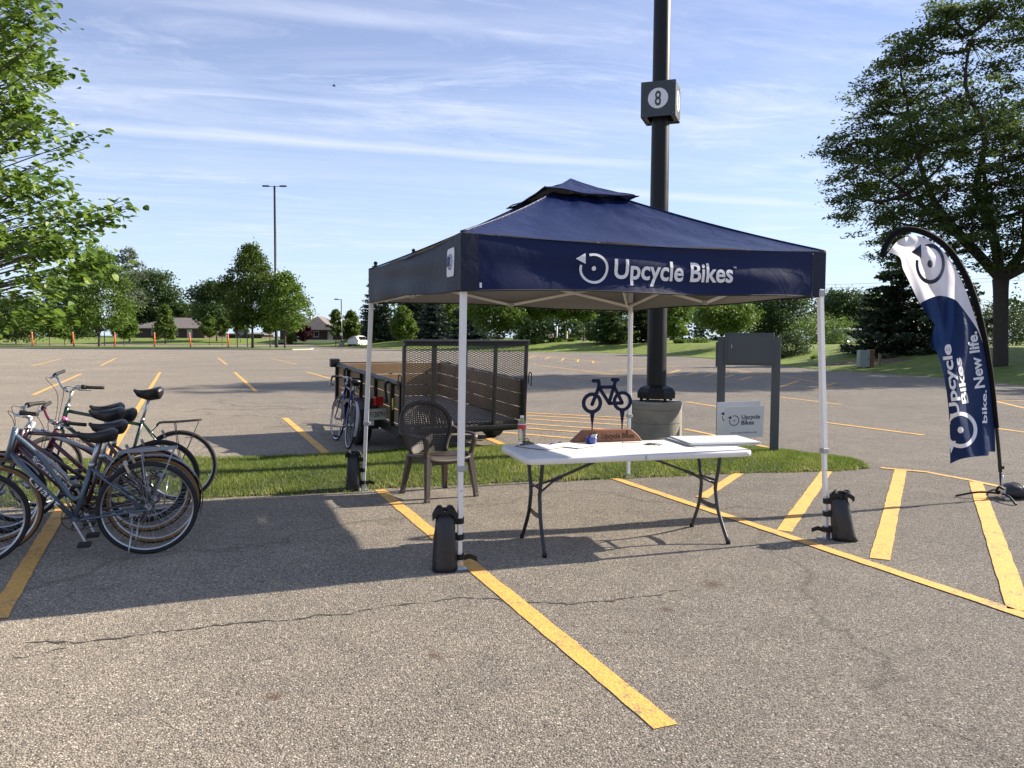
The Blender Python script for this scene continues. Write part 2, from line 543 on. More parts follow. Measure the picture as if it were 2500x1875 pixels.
def lawn_material(name, c1, c2, scale=1.2):
    m = bpy.data.materials.new(name); m.use_nodes = True
    N, L = m.node_tree.nodes, m.node_tree.links
    b = N['Principled BSDF']; geo = N.new('ShaderNodeNewGeometry')
    n = N.new('ShaderNodeTexNoise'); n.inputs['Scale'].default_value = scale; n.inputs['Detail'].default_value = 10; n.inputs['Roughness'].default_value = .72
    L.new(geo.outputs['Position'], n.inputs['Vector'])
    r = N.new('ShaderNodeValToRGB'); e = r.color_ramp.elements
    e[0].position, e[0].color = .34, c1 + (1,); e[1].position, e[1].color = .66, c2 + (1,)
    L.new(n.outputs['Fac'], r.inputs[0]); L.new(r.outputs[0], b.inputs['Base Color'])
    b.inputs['Roughness'].default_value = .8; b.inputs['Specular IOR Level'].default_value = .2
    n2 = N.new('ShaderNodeTexNoise'); n2.inputs['Scale'].default_value = 9; n2.inputs['Detail'].default_value = 6
    L.new(geo.outputs['Position'], n2.inputs['Vector'])
    bp = N.new('ShaderNodeBump'); bp.inputs['Strength'].default_value = .9; bp.inputs['Distance'].default_value = .12
    L.new(n2.outputs['Fac'], bp.inputs['Height']); L.new(bp.outputs[0], b.inputs['Normal'])
    return m
M_LAWN = lawn_material('lawn_turf', (.105, .155, .028), (.215, .265, .062))
M_SOIL = lawn_material('turf_soil', (.035, .042, .014), (.075, .080, .030), 14)
M_FIELD = lawn_material('field_turf', (.030, .052, .014), (.07, .10, .026), .15)
M_CONC = mat('kerb_concrete', (.42, .39, .33), rough=.9, var=.16, scale=3, bump=.3, bscale=60)

def ground_sheet(name, poly, z, m):
    b = MB(); b.add([(x, y, z) for x, y in poly], [tuple(range(len(poly)))])
    o = b.build(name, m); o['kind'] = 'structure'; return o

ground_sheet('ground', [(-1500, -300), (1500, -300), (1500, 2200), (-1500, 2200)], -.06, M_FIELD)
ground_sheet('parking_lot', [(-150, -40), (150, -40), (150, 150), (-150, 150)], 0.0, M_ASPHALT)

# painted lines ---------------------------------------------------------
def painted_line(p, q, w=.105, m=None, z=.004):
    p, q = Vector((p[0], p[1], 0)), Vector((q[0], q[1], 0))
    d = (q - p); n = max(2, int(d.length / .12)); d.normalize(); s = Vector((-d.y, d.x, 0))
    L_, R_ = [], []
    for i in range(n + 1):
        c = p.lerp(q, i / n)
        L_.append(c + s * (w / 2 + random.uniform(-.004, .004))); R_.append(c - s * (w / 2 + random.uniform(-.004, .004)))
    b = MB(); b.grid([[(v.x, v.y, z) for v in R_], [(v.x, v.y, z) for v in L_]], smooth=False)
    o = b.build('painted_line', m or M_YELLOW); o['kind'] = 'structure'
    return o
Lz = [0.004]
def pl(a, b_, w=.105, m=None):
    painted_line(G(*a), G(*b_), w, m, Lz[0])
    Lz[0] = .004 if Lz[0] > .0065 else Lz[0] + .0012
pl((927, 1196), (1627, 1775), .115)                 # stall line under the canopy
pl((163, 1222), (-10, 1513), .115)                  # stall line under the bicycles
pl((1501, 1169), (2520, 1510), .10)                 # long edge of the hatched island
pl((1804, 1157), (1713, 1216), .115); pl((2018, 1151), (1914, 1297), .125); pl((2199, 1148), (2148, 1366), .135); pl((2382, 1178), (2490, 1492), .135)
pl((2150, 1143), (2268, 1154), .08); pl((2268, 1154), (2360, 1171), .08); pl((2360, 1171), (2510, 1204), .08)
pl((391, 909), (262, 1118), .11); pl((198, 913), (80, 965), .11); pl((573, 909), (625, 956), .11); pl((696, 1021), (800, 1110), .12)
pl((284, 874), (246, 893), .11); pl((149, 876), (78, 894), .11); pl((532, 873), (553, 890), .11); pl((660, 875), (724, 889), .11); pl((748, 908), (815, 927), .11)
pl((1280, 1008), (1530, 1021), .10); pl((1284, 1014), (1540, 1028), .09); pl((1287, 1023), (1560, 1040), .10); pl((1286, 1035), (1545, 1053), .10); pl((1284, 1046), (1500, 1062), .10)
pl((1223, 1055), (1420, 1072), .10); pl((1180, 1066), (1226, 1085), .12)
pl((1672, 1048), (1744, 1063), .10); pl((1744, 1063), (1930, 1106), .10); pl((1674, 981), (1760, 994), .10)
pl((1900, 969), (2055, 988), .10); pl((2000, 1030), (2256, 1063), .10); pl((2432, 980), (2500, 979), .10); pl((2432, 980), (2520, 1001), .10); pl((2430, 1046), (2520, 1058), .10)
pl((1286, 866), (1468, 884), .12); pl((1300, 890), (1580, 925), .12); pl((1380, 918), (1450, 926), .12); pl((1500, 905), (1660, 893), .12)
for k in range(5): pl((1310 + k * 34, 868 + k * 3.2), (1290 + k * 40, 874 + k * 3.2), .12)
pl((1765, 900), (1880, 915), .12)
for k in range(5): pl((1660 + k * 44, 903 + k * 4), (1630 + k * 44, 912 + k * 4), .12)
pl((1880, 912), (2000, 935), .12); pl((1950, 930), (1895, 948), .12); pl((2040, 935), (1990, 952), .12)
for x0 in (762, 798, 838, 876): pl((x0, 855), (x0 + 17, 855), .9, M_WHITELINE)

# cracks ------------------------------------------------------------------
M_CRACK = mat('crack_dirt', (.040, .036, .030), rough=1, var=.3, scale=40)
def crack(px_pts, w=.012, seed=1):
    r = random.Random(seed)
    P = [G(*p) for p in px_pts]
    C = []
    for a, b_ in zip(P[:-1], P[1:]):
        n = max(3, int((b_ - a).length / .035))
        for i in range(n): C.append(a.lerp(b_, i / n))
    rows = ([], [])
    off = 0
    for i, c in enumerate(C):
        off = off * .72 + r.uniform(-.019, .019)
        d = (C[min(i + 1, len(C) - 1)] - C[max(i - 1, 0)]).normalized(); s = Vector((-d.y, d.x, 0))
        ww = w * max(.06, r.gauss(.5, .42))
        rows[0].append((c.x + s.x * (off - ww / 2), c.y + s.y * (off - ww / 2), .0025)); rows[1].append((c.x + s.x * (off + ww / 2), c.y + s.y * (off + ww / 2), .0025))
    b = MB(); b.grid(rows, smooth=False)
    o = b.build('crack', M_CRACK); o['kind'] = 'structure'
crack([(60, 1568), (200, 1570), (350, 1552), (560, 1527), (760, 1506), (930, 1486), (1120, 1458), (1230, 1464), (1300, 1471), (1400, 1476), (1530, 1460), (1680, 1442)], .021, 3)
crack([(-5, 1614), (60, 1609), (180, 1575)], .014, 5)
crack([(2090, 1141), (2240, 1142), (2350, 1160), (2440, 1158), (2500, 1153)], .016, 8)
crack([(420, 960), (250, 958), (0, 968)], .02, 9)
crack([(0, 918), (220, 912), (560, 903), (780, 905)], .03, 10)
crack([(560, 958), (420, 960)], .02, 11)
crack([(2420, 1051), (2500, 1057)], .02, 12)
crack([(1680, 1014), (1760, 1022), (1830, 1040)], .02, 13)
crack([(750, 870), (870, 884), (960, 905)], .05, 14)
crack([(1680, 930), (1800, 945), (1990, 965), (2250, 985)], .03, 15)

# grass strip in front of the lot ------------------------------------------
strip_px = [(-420, 1262), (60, 1236), (116, 1232), (508, 1215), (848, 1201), (915, 1193), (1130, 1184), (1250, 1177), (1521, 1168), (1804, 1155), (2030, 1150), (2110, 1145), (2150, 1141),
            (2120, 1134), (2068, 1123), (1921, 1103), (1842, 1093), (1700, 1088), (1500, 1088), (1209, 1092), (1105, 1094), (997, 1098), (888, 1107), (780, 1113), (560, 1121), (172, 1125), (-300, 1128)]
strip = [G(*p) for p in strip_px]
b = MB()
cxm = sum((p.x for p in strip)) / len(strip); cym = sum((p.y for p in strip)) / len(strip)
n_ = len(strip)
front = strip[:13]; back = strip[13:][::-1]
def polyat(P, t):
    t *= (len(P) - 1); i = min(int(t), len(P) - 2); return P[i].lerp(P[i + 1], t - i)
def strip_at(u, v):
    """u along (by x), v front to back"""
    x = -8.6 + (4.42 + 8.6) * u
    def y_on(P):
        for a, c in zip(P[:-1], P[1:]):
            if min(a.x, c.x) <= x <= max(a.x, c.x) and abs(c.x - a.x) > 1e-6: return a.y + (c.y - a.y) * (x - a.x) / (c.x - a.x)
        return P[-1].y if x > P[-1].x else P[0].y
    ya, yb = y_on(front), y_on(back)
    return x, ya + (yb - ya) * v
rows = []
for j in range(9):
    v = j / 8
    rows.append([(*strip_at(i / 90, v), .005 + .045 * math.sin(PI * v) ** .6 + random.uniform(0, .006)) for i in range(91)])
b.grid(rows)
o = b.build('grass_strip_soil', M_SOIL); o['kind'] = 'structure'

def grass_material():
    m = bpy.data.materials.new('grass_blades'); m.use_nodes = True
    N, L = m.node_tree.nodes, m.node_tree.links
    b = N['Principled BSDF']; at = N.new('ShaderNodeAttribute'); at.attribute_name = 'tint'
    r = N.new('ShaderNodeValToRGB'); e = r.color_ramp.elements
    e[0].position, e[0].color = 0, (.085, .140, .018, 1); e[1].position, e[1].color = 1, (.38, .37, .13, 1)
    k = e.new(.55); k.color = (.165, .215, .042, 1); k = e.new(.86); k.color = (.255, .285, .075, 1)
    L.new(at.outputs['Fac'], r.inputs[0]); L.new(r.outputs[0], b.inputs['Base Color'])
    b.inputs['Roughness'].default_value = .5; b.inputs['Specular IOR Level'].default_value = .35
    tr = N.new('ShaderNodeBsdfTranslucent'); L.new(r.outputs[0], tr.inputs[0])
    ms = N.new('ShaderNodeMixShader'); ms.inputs[0].default_value = .5
    L.new(b.outputs[0], ms.inputs[1]); L.new(tr.outputs[0], ms.inputs[2]); L.new(ms.outputs[0], N['Material Output'].inputs[0])
    return m
M_GRASS = grass_material()
def grass_patch(name, n, label=None):
    u = rng.random(n); v = rng.random(n) ** .85
    P = np.zeros((n, 3))
    us = np.linspace(0, 1, 400)
    lo = np.array([strip_at(t, 0) for t in us]); hi = np.array([strip_at(t, 1) for t in us])
    P[:, 0] = np.interp(u, us, lo[:, 0]); ya = np.interp(u, us, lo[:, 1]); yb = np.interp(u, us, hi[:, 1])
    v = v * 1.05 - .025
    edge = np.sin(P[:, 0] * 9.1) * .02 + np.sin(P[:, 0] * 23.7) * .014 + rng.normal(0, .012, n)
    P[:, 1] = ya + (yb - ya) * v + np.where(v < .5, edge, -edge)
    P[:, 2] = .0 + .045 * np.sin(PI * np.clip(v, 0, 1)) ** .6
    clump = np.sin(P[:, 0] * 3.3 + P[:, 1] * 2.1) + np.sin(P[:, 0] * 7.7 - P[:, 1] * 5.3) + np.sin(P[:, 0] * 1.2 + 1) * .7
    h = (.040 + .006 * clump + rng.normal(0, .008, n)).clip(.018, .08) * np.clip((yb - ya) / .45, .35, 1)
    a = rng.random(n) * 2 * PI; w = rng.uniform(.0028, .0052, n)
    lean = rng.uniform(.1, .75, n) * h; la = rng.random(n) * 2 * PI
    V = np.zeros((n, 3, 3))
    V[:, 0] = P + np.stack([np.cos(a) * w, np.sin(a) * w, np.zeros(n)], 1)
    V[:, 1] = P - np.stack([np.cos(a) * w, np.sin(a) * w, np.zeros(n)], 1)
    V[:, 2] = P + np.stack([np.cos(la) * lean, np.sin(la) * lean, h], 1)
    dry = np.clip(1 - np.minimum(v, 1 - v) / .07, 0, 1) * rng.random(n)
    t = np.clip(.45 + .14 * clump + rng.normal(0, .2, n) + .45 * dry, 0, 1)
    me = np_mesh(name, V.reshape(-1, 3), 3, M_GRASS, t)
    o = link(name, me); o['kind'] = 'stuff'
    return o
o = grass_patch('grass', 170000)
tag(o, 'strip of short sunlit green grass between the two parts of the parking lot', 'grass')

# far median, lawns -----------------------------------------------------------
def raised_bed(name, outline, z, m_top, m_side, kerb=.16):
    """island with a concrete kerb: returns (kerb, turf)"""
    P = [Vector((x, y, 0)) for x, y in outline]; n = len(P)
    c = sum(P, Vector()) / n
    inner = []
    for i in range(n):
        t = (P[(i + 1) % n] - P[i - 1]).normalized(); s = Vector((-t.y, t.x, 0))
        inner.append(P[i] + s * kerb)
    b = MB()
    b.grid([[(p.x, p.y, 0) for p in P] + [(P[0].x, P[0].y, 0)], [(p.x, p.y, z) for p in P] + [(P[0].x, P[0].y, z)], [(p.x, p.y, z) for p in inner] + [(inner[0].x, inner[0].y, z)]], smooth=False)
    o = b.build('kerb', m_side); o['kind'] = 'structure'
    b = MB(); b.add([(p.x, p.y, z + .02) for p in inner], [tuple(range(n))])
    o = b.build(name, m_top); o['kind'] = 'structure'
left_end = XP(700, 92)
med = [(-110, 89.0), (-60, 90.0), (left_end - 8, 90.5), (left_end - 2.2, 90.0), (left_end + 1.0, 90.8), (left_end + 2.3, 93.5), (left_end + 1.6, 98), (left_end - 2, 103), (left_end - 9, 107), (-60, 112), (-110, 113)]
raised_bed('median_turf', med, .13, M_LAWN, M_CONC)
far_poly = [(-150, 142), (XP(420, 146), 146), (XP(700, 150), 150), (XP(758, 145), 145), (XP(740, 170), 170), (XP(700, 200), 200), (-150, 200)]
b = MB(); rows = []
for j in range(8):
    t = j / 7; rows.append([(-150 + i * 5.6, 143 + t * 50 + 3 * math.sin(i * .7), .05 + 1.0 * sstep(t * 2.2)) for i in range(20)])
b.grid(rows); o = b.build('far_lawn', M_LAWN); o['kind'] = 'structure'

edge_px = [(760, 843), (800, 846), (859, 848.7), (981, 852), (1100, 855.5), (1286, 859), (1482, 862), (1627, 869), (1743, 876.5), (1900, 892.7), (2022, 904), (2149, 911.5), (2294, 921.6), (2439, 934.6), (2540, 945), (2800, 968)]
edge_w = catmull([G(*p) for p in edge_px], 5)
def lawn_h(d): return .05 + .98 * sstep(d / 15.0)
lawn_rows = []
for j, d in enumerate((0, .15, 1.5, 3, 5, 8, 11, 15, 25, 60, 140)):
    row = []
    for i, p in enumerate(edge_w):
        k = i / (len(edge_w) - 1)
        dr = Vector((.35 + .25 * k, .94 - .1 * k, 0)).normalized()
        q = p + dr * d
        row.append((q.x, q.y, (.0 if j == 0 else lawn_h(d)) + (0.12 * math.sin(q.x * .21 + q.y * .13) * sstep(d / 8))))
    lawn_rows.append(row)
b = MB(); b.grid(lawn_rows); o = b.build('lawn', M_LAWN); o['kind'] = 'structure'
def lawn_z(x, y):
    p = Vector((x, y, 0)); best = 1e9
    for a_, c_ in zip(edge_w[:-1], edge_w[1:]):
        a2, c2 = Vector((a_.x, a_.y, 0)), Vector((c_.x, c_.y, 0)); d = c2 - a2
        if d.length < 1e-6: continue
        t = max(0, min(1, (p - a2).dot(d) / d.length_squared)); best = min(best, (p - a2 - d * t).length)
    return lawn_h(best) + 0.12 * math.sin(x * .21 + y * .13) * sstep(best / 8)
# mulch bed under the evergreen
b = MB(); rr = []
mcx, mcy = XP(2215, 44), 44.5
for ring in (0.0, .35, .7, .92, 1.0):
    row = []
    for i in range(33):
        t = 2 * PI * i / 32
        x, y = mcx + math.cos(t) * 5.4 * ring, mcy + math.sin(t) * 3.2 * ring
        row.append((x, y, lawn_z(x, y) + (.22 * (1 - ring * ring) + .03 if ring < 1 else -.05)))
    rr.append(row)
b.grid(rr)
o = b.build('mulch_bed', mat('mulch', (.11, .07, .045), rough=1, var=.4, scale=5, bump=.8, bscale=20)); o['kind'] = 'structure'

# ------------------------------------------------------------------ foliage
def leaf_material(name, c1, c2, c3, trans=.35, objvar=.25, rough=.55):
    m = bpy.data.materials.new(name); m.use_nodes = True
    N, L = m.node_tree.nodes, m.node_tree.links
    b = N['Principled BSDF']; at = N.new('ShaderNodeAttribute'); at.attribute_name = 'tint'
    r = N.new('ShaderNodeValToRGB'); e = r.color_ramp.elements
    e[0].position, e[0].color = 0, c1 + (1,); e[1].position, e[1].color = 1, c3 + (1,)
    k = e.new(.5); k.color = c2 + (1,)
    L.new(at.outputs['Fac'], r.inputs[0])
    oi = N.new('ShaderNodeObjectInfo'); mr = N.new('ShaderNodeMapRange')
    mr.inputs[3].default_value = 1 - objvar; mr.inputs[4].default_value = 1 + objvar
    L.new(oi.outputs['Random'], mr.inputs[0])
    hs = N.new('ShaderNodeHueSaturation'); L.new(mr.outputs[0], hs.inputs['Value']); L.new(r.outputs[0], hs.inputs['Color'])
    L.new(hs.outputs[0], b.inputs['Base Color'])
    b.inputs['Roughness'].default_value = rough; b.inputs['Specular IOR Level'].default_value = .3
    tr = N.new('ShaderNodeBsdfTranslucent'); L.new(hs.outputs[0], tr.inputs[0])
    ms = N.new('ShaderNodeMixShader'); ms.inputs[0].default_value = trans
    L.new(b.outputs[0], ms.inputs[1]); L.new(tr.outputs[0], ms.inputs[2]); L.new(ms.outputs[0], N['Material Output'].inputs[0])
    return m
ML_MID = leaf_material('leaves_mid_green', (.056, .100, .018), (.092, .150, .026), (.145, .205, .040), .42)
ML_BRIGHT = leaf_material('leaves_bright_green', (.070, .125, .018), (.115, .190, .030), (.170, .245, .045), .42)
ML_DARK = leaf_material('leaves_dark_green', (.032, .060, .020), (.052, .088, .026), (.085, .130, .036), .34)
ML_SPRUCE = leaf_material('spruce_needles', (.024, .042, .022), (.040, .066, .032), (.062, .094, .044), .16, .3)
ML_BLUE = leaf_material('blue_spruce_needles', (.028, .050, .042), (.045, .072, .060), (.070, .100, .082), .12, .2)
ML_RED = leaf_material('purple_maple_leaves', (.030, .010, .014), (.055, .014, .020), (.085, .022, .028), .3)
ML_GREY = leaf_material('silvery_leaves', (.10, .125, .085), (.15, .18, .12), (.20, .23, .16), .35)
ML_NEAR = leaf_material('near_tree_leaves', (.050, .098, .014), (.095, .162, .022), (.172, .248, .036), .42, .22, .42)
ML_LOCUST = leaf_material('honey_locust_leaflets', (.060, .104, .032), (.102, .158, .044), (.170, .225, .060), .52)
ML_PLUME = leaf_material('pale_plumes', (.30, .22, .15), (.40, .31, .22), (.48, .40, .30), .3)
M_BARK = mat('bark', (.075, .058, .045), rough=.95, var=.35, scale=9, bump=.9, bscale=22)
M_BARKD = mat('dark_bark', (.040, .032, .026), rough=.95, var=.35, scale=6, bump=.9, bscale=14)

def orient_quads(C, size, up=.5, aspect=1.6, k=4):
    """n leaf-sized rhombs at C with random attitudes (biased face-up)"""
    n = len(C)
    nrm = rng.normal(0, 1, (n, 3)); nrm[:, 2] = np.abs(nrm[:, 2]) + up
    nrm /= np.linalg.norm(nrm, axis=1)[:, None]
    t = rng.normal(0, 1, (n, 3)); t -= nrm * (t * nrm).sum(1)[:, None]; t /= np.linalg.norm(t, axis=1)[:, None]
    s = np.cross(nrm, t)
    sz = (np.asarray(size) * rng.uniform(.65, 1.3, n))[:, None]
    V = np.zeros((n, 4, 3))
    V[:, 0] = C + t * sz * aspect / 2; V[:, 1] = C + s * sz / 2 + nrm * sz * .08
    V[:, 2] = C - t * sz * aspect / 2; V[:, 3] = C - s * sz / 2 + nrm * sz * .08
    return V.reshape(-1, 3)

def crown_points(h0, h1, R, ncl, nper, seed, shape='oval', clump=.16, hollow=.35):
    """clumps of leaves through a crown from height h0 to h1, radius R"""
    r = np.random.default_rng(seed)
    H = h1 - h0
    # lobes make the outline uneven
    out = []
    lob = r.uniform(0, 2 * PI, 7); la = r.uniform(.06, .16, 7); lf = r.integers(2, 6, 7); lz = r.uniform(2, 7, 7)
    for _ in range(ncl):
        t = r.random()
        if shape == 'oval': prof = math.sin(PI * min(1, (t * .93 + .05)) ** .85) ** .62
        elif shape == 'pear': prof = (math.sin(PI * (t * .96 + .03) ** .62)) ** .75
        elif shape == 'round': prof = math.sqrt(max(0.02, 1 - (2 * t - 1) ** 2))
        elif shape == 'spread': prof = math.sqrt(max(0.02, 1 - (1.6 * t - .75) ** 2)) * (.75 + .25 * t)
        else: prof = (1 - t) ** .8 + .05
        a = r.uniform(0, 2 * PI)
        w = 1 + sum(la[i] * math.sin(lf[i] * a + lob[i] + lz[i] * t * 2) for i in range(7))
        rr = R * prof * w * (hollow + (1 - hollow) * r.random() ** .45)
        out.append((rr * math.cos(a), rr * math.sin(a), h0 + H * t))
    C = np.array(out)
    cl = C[r.integers(0, ncl, ncl * nper)]
    sp = r.normal(0, 1, (ncl * nper, 3)) * np.array([1, 1, .72]) * (R * clump)
    base = r.random(ncl)
    tint = np.clip(np.repeat(base, nper)[:ncl * nper] * .55 + r.random(ncl * nper) * .45, 0, 1)
    return cl + sp, tint, C

def limb_mesh(name, h, tr, crown_base, R, seed, lean=0.0, nl=9, m=None, fork=False):
    r = random.Random(seed); b = MB()
    P = [(0, 0, -.25), (0, 0, .12), (.02, .0, h * .15), (r.uniform(-.1, .1) + lean, r.uniform(-.1, .1), h * .45), (r.uniform(-.2, .2) + lean * 1.6, r.uniform(-.2, .2), h * .88)]
    Q = catmull(P, 4)
    b.tube(Q, [max(.012, tr * (1.35 if i == 0 else 1) * (1 - .92 * i / len(Q))) for i in range(len(Q))], 8)
    for i in range(nl):
        t = .18 + .7 * i / nl
        k = int(t * (len(Q) - 1)); z0 = Q[k]
        if z0.z < crown_base * .8: z0 = Vector((z0.x, z0.y, crown_base * .9))
        a = i * 2.4 + r.uniform(-.4, .4); L = R * r.uniform(.55, .9)
        e = z0 + Vector((math.cos(a) * L, math.sin(a) * L, L * r.uniform(.35, .9)))
        e.z = min(e.z, h * .95)
        mid = z0.lerp(e, .5) + Vector((0, 0, -.08 * L))
        b.tube([z0, mid, e], [tr * .38 * (1 - t * .5), tr * .22, .012], 5, caps=False)
    return b.mesh(name, m or M_BARK)

def tree(name, x, y, z, h, R, leaf, label, cat='tree', shape='oval', seed=1, base=.22, ncl=110, nper=48, size=None, group=None, tr=None, clump=.16, hollow=.25, m_bark=None):
    root = empty(name, (x, y, z), random.Random(seed * 7 + 1).uniform(0, 6.28), label, cat, group)
    h0 = h * base
    C, tint, _ = crown_points(h0 + R * .12, h - R * clump * .9, R * .88, int(ncl * 1.45), int(nper * 1.45), seed, shape, clump * .88, hollow)
    size = (size or max(.13, y * .0016)) * 1.22
    V = orient_quads(C, size)
    link('crown', np_mesh('crown', V, 4, leaf, tint), root)
    link('trunk', limb_mesh('trunk', h, tr or max(.06, h * .018), h0, R, seed, m=m_bark), root)
    return root
def conifer(name, x, y, z, h, R, leaf, label, seed=1, group=None, base=.03, dens=1.0, droop=.25, spike=1.0, size=None):
    r = np.random.default_rng(seed)
    root = empty(name, (x, y, z), 0, label, 'tree', group)
    pts, tints = [], []
    nlev = int(max(16, h * 4.2)); bt = MB()
    for i in range(nlev):
        t = base + (1 - base) * (i + r.uniform(-.3, .3)) / nlev
        zz = h * t; rad = R * (1 - t) ** .82 * r.uniform(.78, 1.18) * spike + .05
        nb = int(max(5, 11 * (1 - t * .6)))
        for k in range(nb):
            a = r.uniform(0, 2 * PI); L = rad * r.uniform(.6, 1.08)
            n = int(max(10, 66 * L / R * dens))
            s = r.random(n) ** .7
            w = L * .20 * (1 - s * .6)
            px_ = np.cos(a) * s * L + r.normal(0, 1, n) * w * -np.sin(a)
            py_ = np.sin(a) * s * L + r.normal(0, 1, n) * w * np.cos(a)
            pz_ = zz - droop * s * L + .10 * L * s ** 3 - np.abs(r.normal(0, .05 * L, n))
            pts.append(np.stack([px_, py_, pz_], 1)); tints.append(np.clip(r.random() * .5 + r.random(n) * .3 + s * .25, 0, 1))
        if i % 2 == 0:
            a = r.uniform(0, 2 * PI); bt.tube([(0, 0, zz), (math.cos(a) * rad * .9, math.sin(a) * rad * .9, zz - droop * rad * .7)], [.03, .008], 4, caps=False)
    C = np.concatenate(pts); T = np.concatenate(tints)
    V = orient_quads(C, (size or max(.11, y * .0015)) * 1.25, up=.9, aspect=2.1)
    link('crown', np_mesh('crown', V, 4, leaf, T), root)
    bt.tube([(0, 0, -.3), (0, 0, h * .5), (0, 0, h * .99)], [h * .017, h * .010, .01], 7)
    bt.build('trunk', M_BARKD, root)
    return root
def shrub(name, x, y, z, h, R, leaf, label, seed=1, cat='shrub', group=None, ncl=40, nper=50, size=None, shape='round', clump=.2):
    root = empty(name, (x, y, z), 0, label, cat, group)
    C, tint, _ = crown_points(h * .10, h * .92, R * .85, ncl, nper, seed, shape, clump)
    C[:, 2] = np.abs(C[:, 2])
    link('foliage', np_mesh('foliage', orient_quads(C, size or max(.08, y * .0015)), 4, leaf, tint), root)
    b = MB(); r = random.Random(seed)
    for i in range(6):
        a = i * 1.05; b.tube([(0, 0, -.1), (math.cos(a) * R * .4, math.sin(a) * R * .4, h * .7)], [.03, .008], 4, caps=False)
    b.build('stem', M_BARKD, root)
    return root
def grass_tuft(x, y, z, h, n, leaf, label, seed=1, group=None, plume=False):
    r = np.random.default_rng(seed)
    a = r.random(n) * 2 * PI; sp = r.random(n) ** .7 * h * .75; hh = h * r.uniform(.6, 1.05, n); w = .022 * h + .008
    base = np.stack([r.normal(0, .12 * h, n), r.normal(0, .12 * h, n), np.full(n, -.05)], 1)
    tip = base + np.stack([np.cos(a) * sp, np.sin(a) * sp, hh], 1)
    mid = (base + tip) / 2 + np.stack([np.cos(a) * sp * -.15, np.sin(a) * sp * -.15, hh * .15], 1)
    s = np.stack([-np.sin(a), np.cos(a), np.zeros(n)], 1) * w
    V = np.concatenate([np.stack([base - s, base + s, mid + s, mid - s], 1), np.stack([mid - s, mid + s, tip, tip - s * .2], 1)])
    root = empty('ornamental_grass', (x, y, z), 0, label, 'ornamental grass', group)
    link('foliage', np_mesh('foliage', V.reshape(-1, 3), 4, leaf, np.tile(r.random(n), 2)), root)
    if plume:
        C = tip[:n // 2] + np.array([0, 0, .15 * h]); C = np.repeat(C, 8, 0) + r.normal(0, .07 * h, (len(C) * 8, 3))
        link('plume', np_mesh('plume', orient_quads(C, .07 * h), 4, ML_PLUME, r.random(len(C))), root)
    return root

def px_tree(fn, name, px, top, Y, wpx, z, leaf, label, **k):
    """stand a tree at depth Y so that it reads px wide / up to photo row top"""
    x = XP(px, Y); h = CAM_H + (823 - top) / CAM_F * Y - z; R = wpx / CAM_F * Y / 2
    if fn is shrub: return shrub(name, x, Y, z, h, R, leaf, label, **k)
    return fn(name, x, Y, z, h, R, leaf, label, **k)

# median and far-left trees
px_tree(tree, 'shade_tree', 243, 610, 100, 170, .14, ML_MID, 'broad oval green tree on the grass median near the small globe lamp', seed=3, base=.17, ncl=170, nper=52, shape='pear')
px_tree(tree, 'shade_tree', 617, 598, 98, 142, .14, ML_MID, 'tall oval tree on the median tip, in front of the tall twin-headed lamp post', seed=5, base=.20, ncl=180, nper=50, shape='pear', clump=.14)
px_tree(tree, 'shade_tree', 696, 666, 96.5, 138, .14, ML_BRIGHT, 'shorter bright green tree at the kerbed end of the median', seed=8, base=.22, ncl=150, nper=48, shape='pear')
px_tree(tree, 'shade_tree', 660, 735, 101, 60, .14, ML_MID, 'slim small tree half hidden between the two median trees', seed=9, base=.3, ncl=50, nper=36)
px_tree(tree, 'young_tree', 303, 766, 106, 70, .0, ML_BRIGHT, 'young light green tree beside the broad median tree', seed=12, base=.25, ncl=60, nper=36, shape='pear')
px_tree(tree, 'young_tree', 122, 757, 106, 62, .0, ML_BRIGHT, 'young light green tree among the orange posts at far left', seed=13, base=.28, ncl=50, nper=34, shape='pear')
px_tree(tree, 'young_tree', 159, 770, 112, 46, .0, ML_MID, 'young darker tree behind the second orange post', seed=14, base=.25, ncl=40, nper=34, shape='pear')
px_tree(tree, 'young_tree', 404, 750, 135, 60, .4, ML_MID, 'young cone-shaped tree in front of the low brick building', seed=15, base=.08, ncl=70, nper=34, shape='cone')
px_tree(tree, 'young_tree', 512, 772, 132, 44, .0, ML_BRIGHT, 'small pale green tree right of the brick building by the road', seed=16, base=.28, ncl=40, nper=32)
px_tree(tree, 'young_tree', 543, 778, 128, 36, .0, ML_MID, 'thin young tree left of the grey directory sign', seed=17, base=.35, ncl=34, nper=30)
px_tree(tree, 'young_tree', 588, 783, 150, 36, .4, ML_BRIGHT, 'thin pale young tree right above the grey directory sign', seed=18, base=.3, ncl=30, nper=30)
px_tree(tree, 'oak_tree', 372, 664, 182, 150, .8, ML_DARK, 'large dark green tree rising over the low brick building', seed=21, base=.22, ncl=150, nper=50, shape='spread', clump=.15)
px_tree(tree, 'oak_tree', 530, 689, 152, 140, .8, ML_DARK, 'large dark tree directly behind the tall oval median tree', seed=22, base=.2, ncl=140, nper=50, shape='spread', clump=.15)
px_tree(tree, 'oak_tree', 455, 738, 186, 120, .8, ML_DARK, 'lower dark tree between two larger ones over the brick building', seed=23, base=.15, ncl=100, nper=46, shape='spread')
px_tree(tree, 'airy_tree', 318, 608, 140, 92, .6, ML_GREY, 'airy silvery tree rising behind the broad median tree', seed=24, base=.3, ncl=70, nper=26, shape='oval', clump=.12)
px_tree(tree, 'oak_tree', 40, 730, 125, 190, .4, ML_DARK, 'dark tree at the far left edge behind the orange posts', seed=25, base=.05, ncl=140, nper=46, shape='spread')
